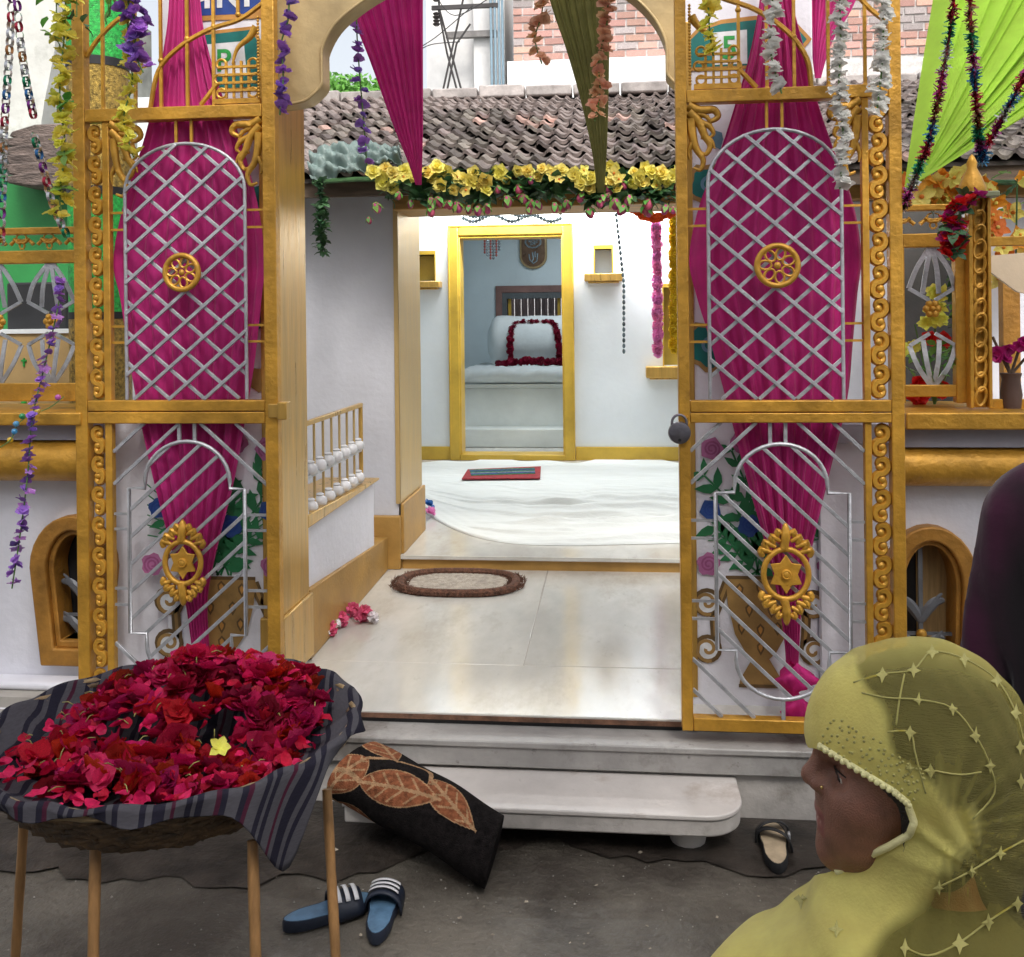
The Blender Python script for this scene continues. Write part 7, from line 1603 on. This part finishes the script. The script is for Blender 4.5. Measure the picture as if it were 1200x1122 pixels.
# the veil
GX, GZ = .060, -.070                     # where the cloth is gathered at the nape
OPEN = [(900, 880), (958, 876), (985, 893), (1018, 913), (1046, 930), (1063, 944), (1069, 962), (1064, 976), (1040, 990), (1010, 1004), (985, 1017), (972, 1023), (900, 1035)]
opp = [(P(x, y, HC.y).x - HC.x, P(x, y, HC.y).z - HC.z) for x, y in OPEN]
def in_open(qx, qz):
    ins = np.zeros(qx.shape, bool); n = len(opp)
    for i in range(n):
        (xa, za), (xb, zb) = opp[i], opp[(i + 1) % n]
        c = ((za > qz) != (zb > qz)) & (qx < (xb - xa) * (qz - za) / (zb - za + 1e-12) + xa); ins ^= c
    return ins
def veil_base(p):
    q = loc(p); y = np.abs(q[1]); ps = (q[0], y, q[2])
    d = ell(q, (.022, 0, .036), (.116, .098, .112))
    d = smin(d, ell(q, (-.035, 0, .040), (.066, .074, .074)), .03)
    d = smin(d, ell(q, (.112, 0, -.03), (.060, .062, .065)), .05)
    d = smin(d, ell(q, (.03, 0, -.06), (.075, .088, .075)), .04)
    d = smin(d, ell(q, (-.030, 0, -.125), (.060, .060, .030)), .03)
    d = smin(d, cap(q, (.03, 0, -.10), (.05, 0, -.21), .078, .10), .05)
    d = smin(d, cap(ps, (.05, 0, -.235), (.07, .17, -.265), .085, .082), .06)
    d = smin(d, ell(q, (-.02, 0, -.245), (.16, .15, .085)), .06)
    d = smin(d, cap(q, (-.05, -.08, -.21), (-.19, -.02, -.30), .07, .06), .06)
    d = smin(d, ell(q, (.04, 0, -.42), (.20, .20, .22)), .08)
    d = smin(d, cap(ps, (.065, .20, -.28), (.07, .235, -.50), .078, .075), .05)
    return d
def veil_f(p):
    q = loc(p); d = veil_base(p); dx, dz = q[0] - GX, q[2] - GZ; r = np.sqrt(dx * dx + dz * dz); a = np.arctan2(dz, dx)
    fold = (.0026 * np.sin(a * 15 + 1.2 * np.sin(a * 3)) + .0012 * np.sin(a * 27 + 2)) * np.exp(-((r - .060) / .045) ** 2) * np.clip(.25 + 1.2 * np.sin(a), 0, 1)
    low = np.clip((-q[2] - .10) / .08, 0, 1)
    fold = fold + low * (.0075 * np.sin(46 * (q[2] + .42 * q[0]) + 3 * np.sin(q[0] * 9)) + .003 * np.sin(95 * (q[2] + .30 * q[0]) + 2.5 * np.sin(q[0] * 17 + 1)) + .004 * np.sin(28 * (q[2] - .5 * q[0])))
    up = np.clip((q[2] + .02) * 8, 0, 1)
    fold = fold + up * (.0009 * np.sin(70 * q[0] + 38 * q[2] + 2 * np.sin(q[2] * 30)) + .0007 * np.sin(130 * q[2] - 50 * q[0] + 3 * np.sin(q[0] * 22)) + .0003 * np.sin(210 * q[0] + 120 * q[2] + 2 * np.sin(q[2] * 40)))
    fold = fold + .0022 * np.exp(-((q[0] + .042 - .45 * np.clip(.12 - q[2], 0, .3)) / .006) ** 2) * (q[2] > -.05)
    return d - fold
v, f = surfnet(veil_f, axis(HC.x - .30, HC.x + .34, HC.x - .11, HC.x + .15, .0045, .008), axis(HC.y - .34, HC.y + .34, HC.y - .13, HC.y + .02, .005, .010), axis(HC.z - .50, HC.z + .17, HC.z - .25, HC.z + .16, .0045, .010))
def screen(p):
    q = (p - np.array([0, 0, CAMH])) @ np.array(MC); return CX + F * q[:, 0] / -q[:, 2], CY - F * q[:, 1] / -q[:, 2]
def mirrored(c3): c = c3.copy(); c[:, 1] = HC.y - np.abs(c[:, 1] - HC.y); return screen(c)
OX, OY = np.array([p[0] for p in OPEN]), np.array([p[1] for p in OPEN])
def inpoly(x, y):
    ins = np.zeros(x.shape, bool); n = len(OX)
    for i in range(n):
        k = (i + 1) % n; ins ^= ((OY[i] > y) != (OY[k] > y)) & (x < (OX[k] - OX[i]) * (y - OY[i]) / (OY[k] - OY[i] + 1e-9) + OX[i])
    return ins
# the face opening, the same on both sides of the head
c3 = v[f].mean(1); sx_, sy_ = mirrored(c3); qx, qz = c3[:, 0] - HC.x, c3[:, 2] - HC.z
tx_, ty_ = screen(c3); keep = ~inpoly(sx_, sy_) & (qz > -.485) & ~(inpoly(tx_, ty_) & (tx_ < 990))
f = f[keep]; used = np.unique(f); rm = -np.ones(len(v), int); rm[used] = np.arange(len(used)); v2 = v[used]; f2 = rm[f]
veilm = sheer('yellow_veil', (.98, .86, .27), .42); veilc = M('lace_band', (.95, .88, .48), .8, var=.08, bump=.3, bscale=300, trans=.25); veilt = veilc
ed = np.concatenate([f2[:, [0, 1]], f2[:, [1, 2]], f2[:, [2, 3]], f2[:, [3, 0]]]); es = np.sort(ed, 1); un, ct = np.unique(es, axis=0, return_counts=True); be = un[ct == 1]
for _ in range(14):                      # even out the cut edge
    sm_ = np.zeros_like(v2); nn_ = np.zeros(len(v2)); np.add.at(sm_, be[:, 0], v2[be[:, 1]]); np.add.at(sm_, be[:, 1], v2[be[:, 0]]); np.add.at(nn_, be[:, 0], 1); np.add.at(nn_, be[:, 1], 1)
    k_ = nn_ == 2; v2[k_] = .5 * v2[k_] + .5 * sm_[k_] / 2
me = np_mesh('veil', v2, f2, [veilm], ORG[wp.name])
# layers of cloth: doubled band over the brow, wrap at the throat, single cloth over crown and back
sx_, sy_ = mirrored(v2); qx, qz = v2[:, 0] - HC.x, v2[:, 2] - HC.z
def sstep(a, b_, x): t = np.clip((x - a) / (b_ - a), 0, 1); return t * t * (3 - 2 * t)
dop = np.full(len(v2), 1e9)
for i in range(1, 7):
    for t in (0, .25, .5, .75): dop = np.minimum(dop, np.hypot(sx_ - (OX[i] + (OX[i + 1] - OX[i]) * t), sy_ - (OY[i] + (OY[i + 1] - OY[i]) * t)))
wob = 5 * np.sin(sy_ * .07) + 3 * np.sin(sx_ * .11)
band = 1 - sstep(0, 14, (sx_ - (994 + .40 * np.clip(sy_ - 760, 0, 260) + wob)))            # front part left of a slanting fold
band *= 1 - sstep(950, 985, sy_)
hem_ = 1 - sstep(34, 44, dop)
wrap = sstep(945, 965, sy_ + .10 * (sx_ - 1060)) * (1 - sstep(0, 40, sx_ - (1120 - .9 * np.clip(sy_ - 985, 0, 200)) + wob))
gath = .30 * np.exp(-(((sx_ - 1110) / 15) ** 2 + ((sy_ - 945) / 50) ** 2)) + .25 * np.clip(np.sin(np.arctan2(sy_ - 975, sx_ - 1112) * 21), 0, 1) * np.exp(-(np.hypot(sx_ - 1112, sy_ - 975) / 90) ** 2)
edge = .35 * sstep(-40, 20, -(sy_ - (752 + .0022 * (sx_ - 1075) ** 2)) + 12)  # rim light on the crown's top edge, painted in as denser veil
low2 = .30 * sstep(1060, 1110, sy_) * (sx_ < 1010)
lay = np.clip(.19 + .78 * np.maximum(np.maximum(band * .95, hem_), wrap) + gath + edge, .2, .985)
lay = np.where((wrap > .5) & (sy_ > 1050) & (sx_ > 905) & (sx_ < 1040), lay * .97, lay)
at_ = me.attributes.new('layers', 'FLOAT', 'POINT'); at_.data.foreach_set('value', lay.astype(np.float32))
N = veilm.node_tree.nodes; an = N.new('ShaderNodeAttribute'); an.attribute_name = 'layers'
mixn = [l.from_node for l in veilm.node_tree.links if l.to_node.type == 'OUTPUT_MATERIAL'][0]; veilm.node_tree.links.new(an.outputs['Fac'], mixn.inputs[0])
vo = addpart('veil', me, wp)
# hem and embroidery sewn on the veil
def to_veil(px, py):                      # the point of the veil's near side seen there
    d = ray(px, py).normalized(); t = .55
    for _ in range(90):
        s_ = float(veil_f((np.array([d.x * t]), np.array([d.y * t]), np.array([CAMH + d.z * t])))[0])
        if s_ < .0008: break
        t += s_ * .6
        if t > 1.6: return None
    return Vector((d.x * t, d.y * t, CAMH + d.z * t))
def sew(pts, r, name, n=5, m=None):
    q = [to_veil(*p) for p in pts]; q = [p for p in q if p]
    if len(q) > 1: b = B(); b.tube(smooth_path(q, 4), r, n); part(name, b, m or veilc, vo, smooth=180)
emb = M('yellow_embroidery', (.50, .46, .16), .7, var=.1, bump=.3, bscale=200, trans=.2)
hp = []
for i in range(1, len(OPEN) - 1):
    for t in (0, .25, .5, .75): hp.append((OPEN[i][0] + (OPEN[i + 1][0] - OPEN[i][0]) * t, OPEN[i][1] + (OPEN[i + 1][1] - OPEN[i][1]) * t))
hp = [p for p in hp if p[0] > 956][:-2]
def scallop(pts, off, w, nm, m):
    q = []
    for i, (x, y) in enumerate(pts): q.append(to_veil(x + off[0], y + off[1]))
    q = [p for p in q if p]; b = B(); b.tube(smooth_path(q, 3), w, 6); part(nm, b, m, vo, smooth=180)
up_ = [p for p in hp if p[1] < 946]; scallop(up_, (2, -3), .0030, 'hem', veilc); scallop([p for p in hp if p[1] >= 944], (2, 2), .004, 'hem', veilt)
b = B()
for i, (x, y) in enumerate(up_):
    for k in range(1):
        p = to_veil(x + 3, y - 2)
        if p: b.ball(p + Vector((-.001, -.002, -.001)), (.0031, .0024, .0031), 8, 5)
part('lace_scallop', b, veilc, vo, smooth=180, kind='stuff')
b = B(); rr = random.Random(6)
for row in range(5):
    for i in range(0, len(up_), 1):
        x, y = up_[i]; nx_, ny_ = .52, -.85; d_ = 9 + row * 8
        p = to_veil(x + nx_ * d_ + rr.uniform(-3.5, 3.5), y + ny_ * d_ + rr.uniform(-3.5, 3.5))
        if p: b.ball(p, (.0017, .0010, .0017), 6, 4)
part('lace_knot', b, emb, vo, smooth=180, kind='stuff')
STARS = [(1070, 785), (1076, 820), (1034, 790), (1116, 830), (1066, 858), (1143, 862), (1160, 897), (1090, 903), (1066, 900), (1168, 797), (1130, 772), (1190, 835), (1196, 915), (1172, 1000), (1138, 1021), (1158, 1080), (1192, 1058), (1124, 1105), (1100, 1040), (1195, 875), (1092, 764), (938, 1052), (980, 1088), (1060, 1110)]
def star(x, y, r, m=emb):
    c = to_veil(x, y)
    if not c: return
    b = B(); pts = []
    for i in range(8):
        a = math.pi / 4 * i + rr.uniform(-.1, .1); q = to_veil(x + ((r if i % 4 == 0 else r * .8 if i % 2 == 0 else r * .42) * rr.uniform(.75, 1.2)) * math.sin(a), y - ((r if i % 4 == 0 else r * .8 if i % 2 == 0 else r * .42) * rr.uniform(.75, 1.2)) * math.cos(a) * 1.1)
        pts.append((q or c) + Vector((-.0004, -.0026, .0004)))
    b.add([c + Vector((-.0006, -.0036, .0006))] + pts, [(0, i + 1, (i + 1) % 8 + 1) for i in range(8)]); part('embroidered_star', b, m, vo, smooth=0)
for x, y in STARS: star(x, y, rr.uniform(7.5, 9.5) if y < 1050 else rr.uniform(9, 11.5))
for ln in ([(1000, 800), (1034, 790), (1070, 785), (1092, 764), (1130, 772), (1168, 797), (1190, 835), (1200, 870)], [(1010, 812), (1040, 818), (1076, 820), (1116, 830), (1143, 862), (1160, 897), (1165, 930), (1140, 960)], [(1040, 858), (1066, 858), (1072, 880), (1078, 905), (1085, 930)], [(1060, 790), (1054, 820), (1050, 850)], [(1100, 1040), (1138, 1021), (1172, 1000), (1200, 985)], [(1060, 1110), (1088, 1120), (1124, 1105), (1158, 1080), (1192, 1058), (1210, 1040)], [(1092, 903), (1125, 908), (1150, 905)]):
    sew(ln, .0010, 'embroidered_line', m=emb)
stl = thing('stool', 'low wooden stool under the seated woman', 'stool', (HC.x + .06, HC.y, 0)); zz = HC.z - .765
b = B(); b.box(HC.x - .12, HC.x + .24, HC.y - .19, HC.y + .19, zz - .03, zz); part('seat', b, MATS['old_wood'], stl, bev=.006)
for sx_ in (-.09, .21):
    for sy_ in (-.16, .16): b = B(); b.box(HC.x + sx_ - .018, HC.x + sx_ + .018, HC.y + sy_ - .018, HC.y + sy_ + .018, 0, zz - .0305); part('leg', b, MATS['old_wood'], stl, bev=.003)

# ---- person in dark robe standing at the right edge, seen from behind
DP = Vector((P(1318, 600, 2.15).x, 2.15, 0))
dp = thing('person', 'standing person in dark maroon and black robe at the right edge, seen from behind', 'person', (DP.x, DP.y, 0))
zsh = P(1200, 556, 2.15).z
def dl(p): return [p[0] - DP.x, p[1] - DP.y, p[2]]
def dbody(p):
    q = dl(p); x = np.abs(q[0]); ps = (x, q[1], q[2]); H = zsh + .17
    d = ell(q, (0, .01, H + .06), (.078, .098, .115)); d = smin(d, cap(q, (0, 0, H - .04), (0, -.01, H - .12), .052, .055), .03)
    d = smin(d, cap(ps, (0, 0, zsh - .04), (.15, 0, zsh - .05), .065, .06), .05); d = smin(d, ell(q, (0, 0, zsh - .25), (.16, .11, .26)), .05); d = smin(d, ell(q, (0, 0, zsh - .52), (.18, .13, .16)), .05)
    d = smin(d, cap(ps, (.18, 0, zsh - .06), (.22, .02, zsh - .34), .048, .038), .02); d = smin(d, cap(ps, (.22, .02, zsh - .34), (.17, .14, zsh - .52), .036, .026), .02); d = smin(d, ell(ps, (.155, .19, zsh - .56), (.03, .05, .022)), .02)
    d = smin(d, cap(ps, (.09, 0, zsh - .58), (.09, 0, .42), .085, .05), .03); d = smin(d, cap(ps, (.09, 0, .42), (.09, -.01, .08), .05, .036), .02); return smin(d, ell(ps, (.09, .05, .035), (.042, .11, .034)), .02)
v, f = surfnet(dbody, axis(DP.x - .33, DP.x + .33, 9, 9, .013, .013), axis(DP.y - .2, DP.y + .3, 9, 9, .013, .013), axis(-.03, zsh + .40, 9, 9, .013, .013)); addpart('body', np_mesh('body', v, f, skin, ORG[dp.name]), dp)
def robe(p):
    q = dl(p); x = np.abs(q[0]); ps = (x, q[1], q[2]); H = zsh + .17
    d = smin(dbody(p) - .022, ell(q, (0, -.01, H + .06), (.105, .125, .14)), .04); d = smin(d, cap(q, (0, 0, H), (0, -.02, zsh - .15), .11, .16), .08)
    d = smin(d, cap(ps, (.20, .0, zsh - .10), (.25, .03, zsh - .62), .075, .085), .06)
    d = smin(d, cap(q, (0, 0, zsh - .4), (0, 0, .12), .20, .30), .06); a = np.arctan2(q[1], q[0]); d = d - (.014 * np.sin(a * 13 + 2 * np.sin(q[2] * 4)) + .008 * np.sin(a * 29 + 3 * np.sin(q[2] * 6))) * np.clip((zsh + .02 - q[2]) * 2.5, 0, 1)
    d = smax(d, .05 - q[2], .01); return smax(d, -ell(q, (0, .14, H + .05), (.062, .09, .085)), .02)
v, f = surfnet(robe, axis(DP.x - .40, DP.x + .40, 9, 9, .012, .012), axis(DP.y - .4, DP.y + .4, 9, 9, .012, .012), axis(0, zsh + .42, 9, 9, .012, .012))
mar = M('dark_robe', (.050, .009, .030), .9, spec=.1, var=.3, scale=5, bump=.15, bscale=40, sheen=.2); me = np_mesh('robe', v, f, [mar], ORG[dp.name])
qx, qz = v[:, 0] - DP.x, v[:, 2]; dye = sstep(-.30, -.20, qx + .10 * np.clip(zsh - qz, 0, .5) + .012 * np.sin(qz * 20)) * (1 - sstep(zsh - .03, zsh + .03, qz)); a_ = me.attributes.new('dye', 'FLOAT', 'POINT'); a_.data.foreach_set('value', dye.astype(np.float32))
nt = mar.node_tree; an = nt.nodes.new('ShaderNodeAttribute'); an.attribute_name = 'dye'; mx = nt.nodes.new('ShaderNodeMix'); mx.data_type = 'RGBA'; pb = nt.nodes['Principled BSDF']; src = pb.inputs['Base Color'].links[0].from_socket
nt.links.new(an.outputs['Fac'], mx.inputs[0]); nt.links.new(src, mx.inputs[6]); mx.inputs[7].default_value = (.010, .008, .010, 1); nt.links.new(mx.outputs[2], pb.inputs['Base Color'])
addpart('robe', me, dp)
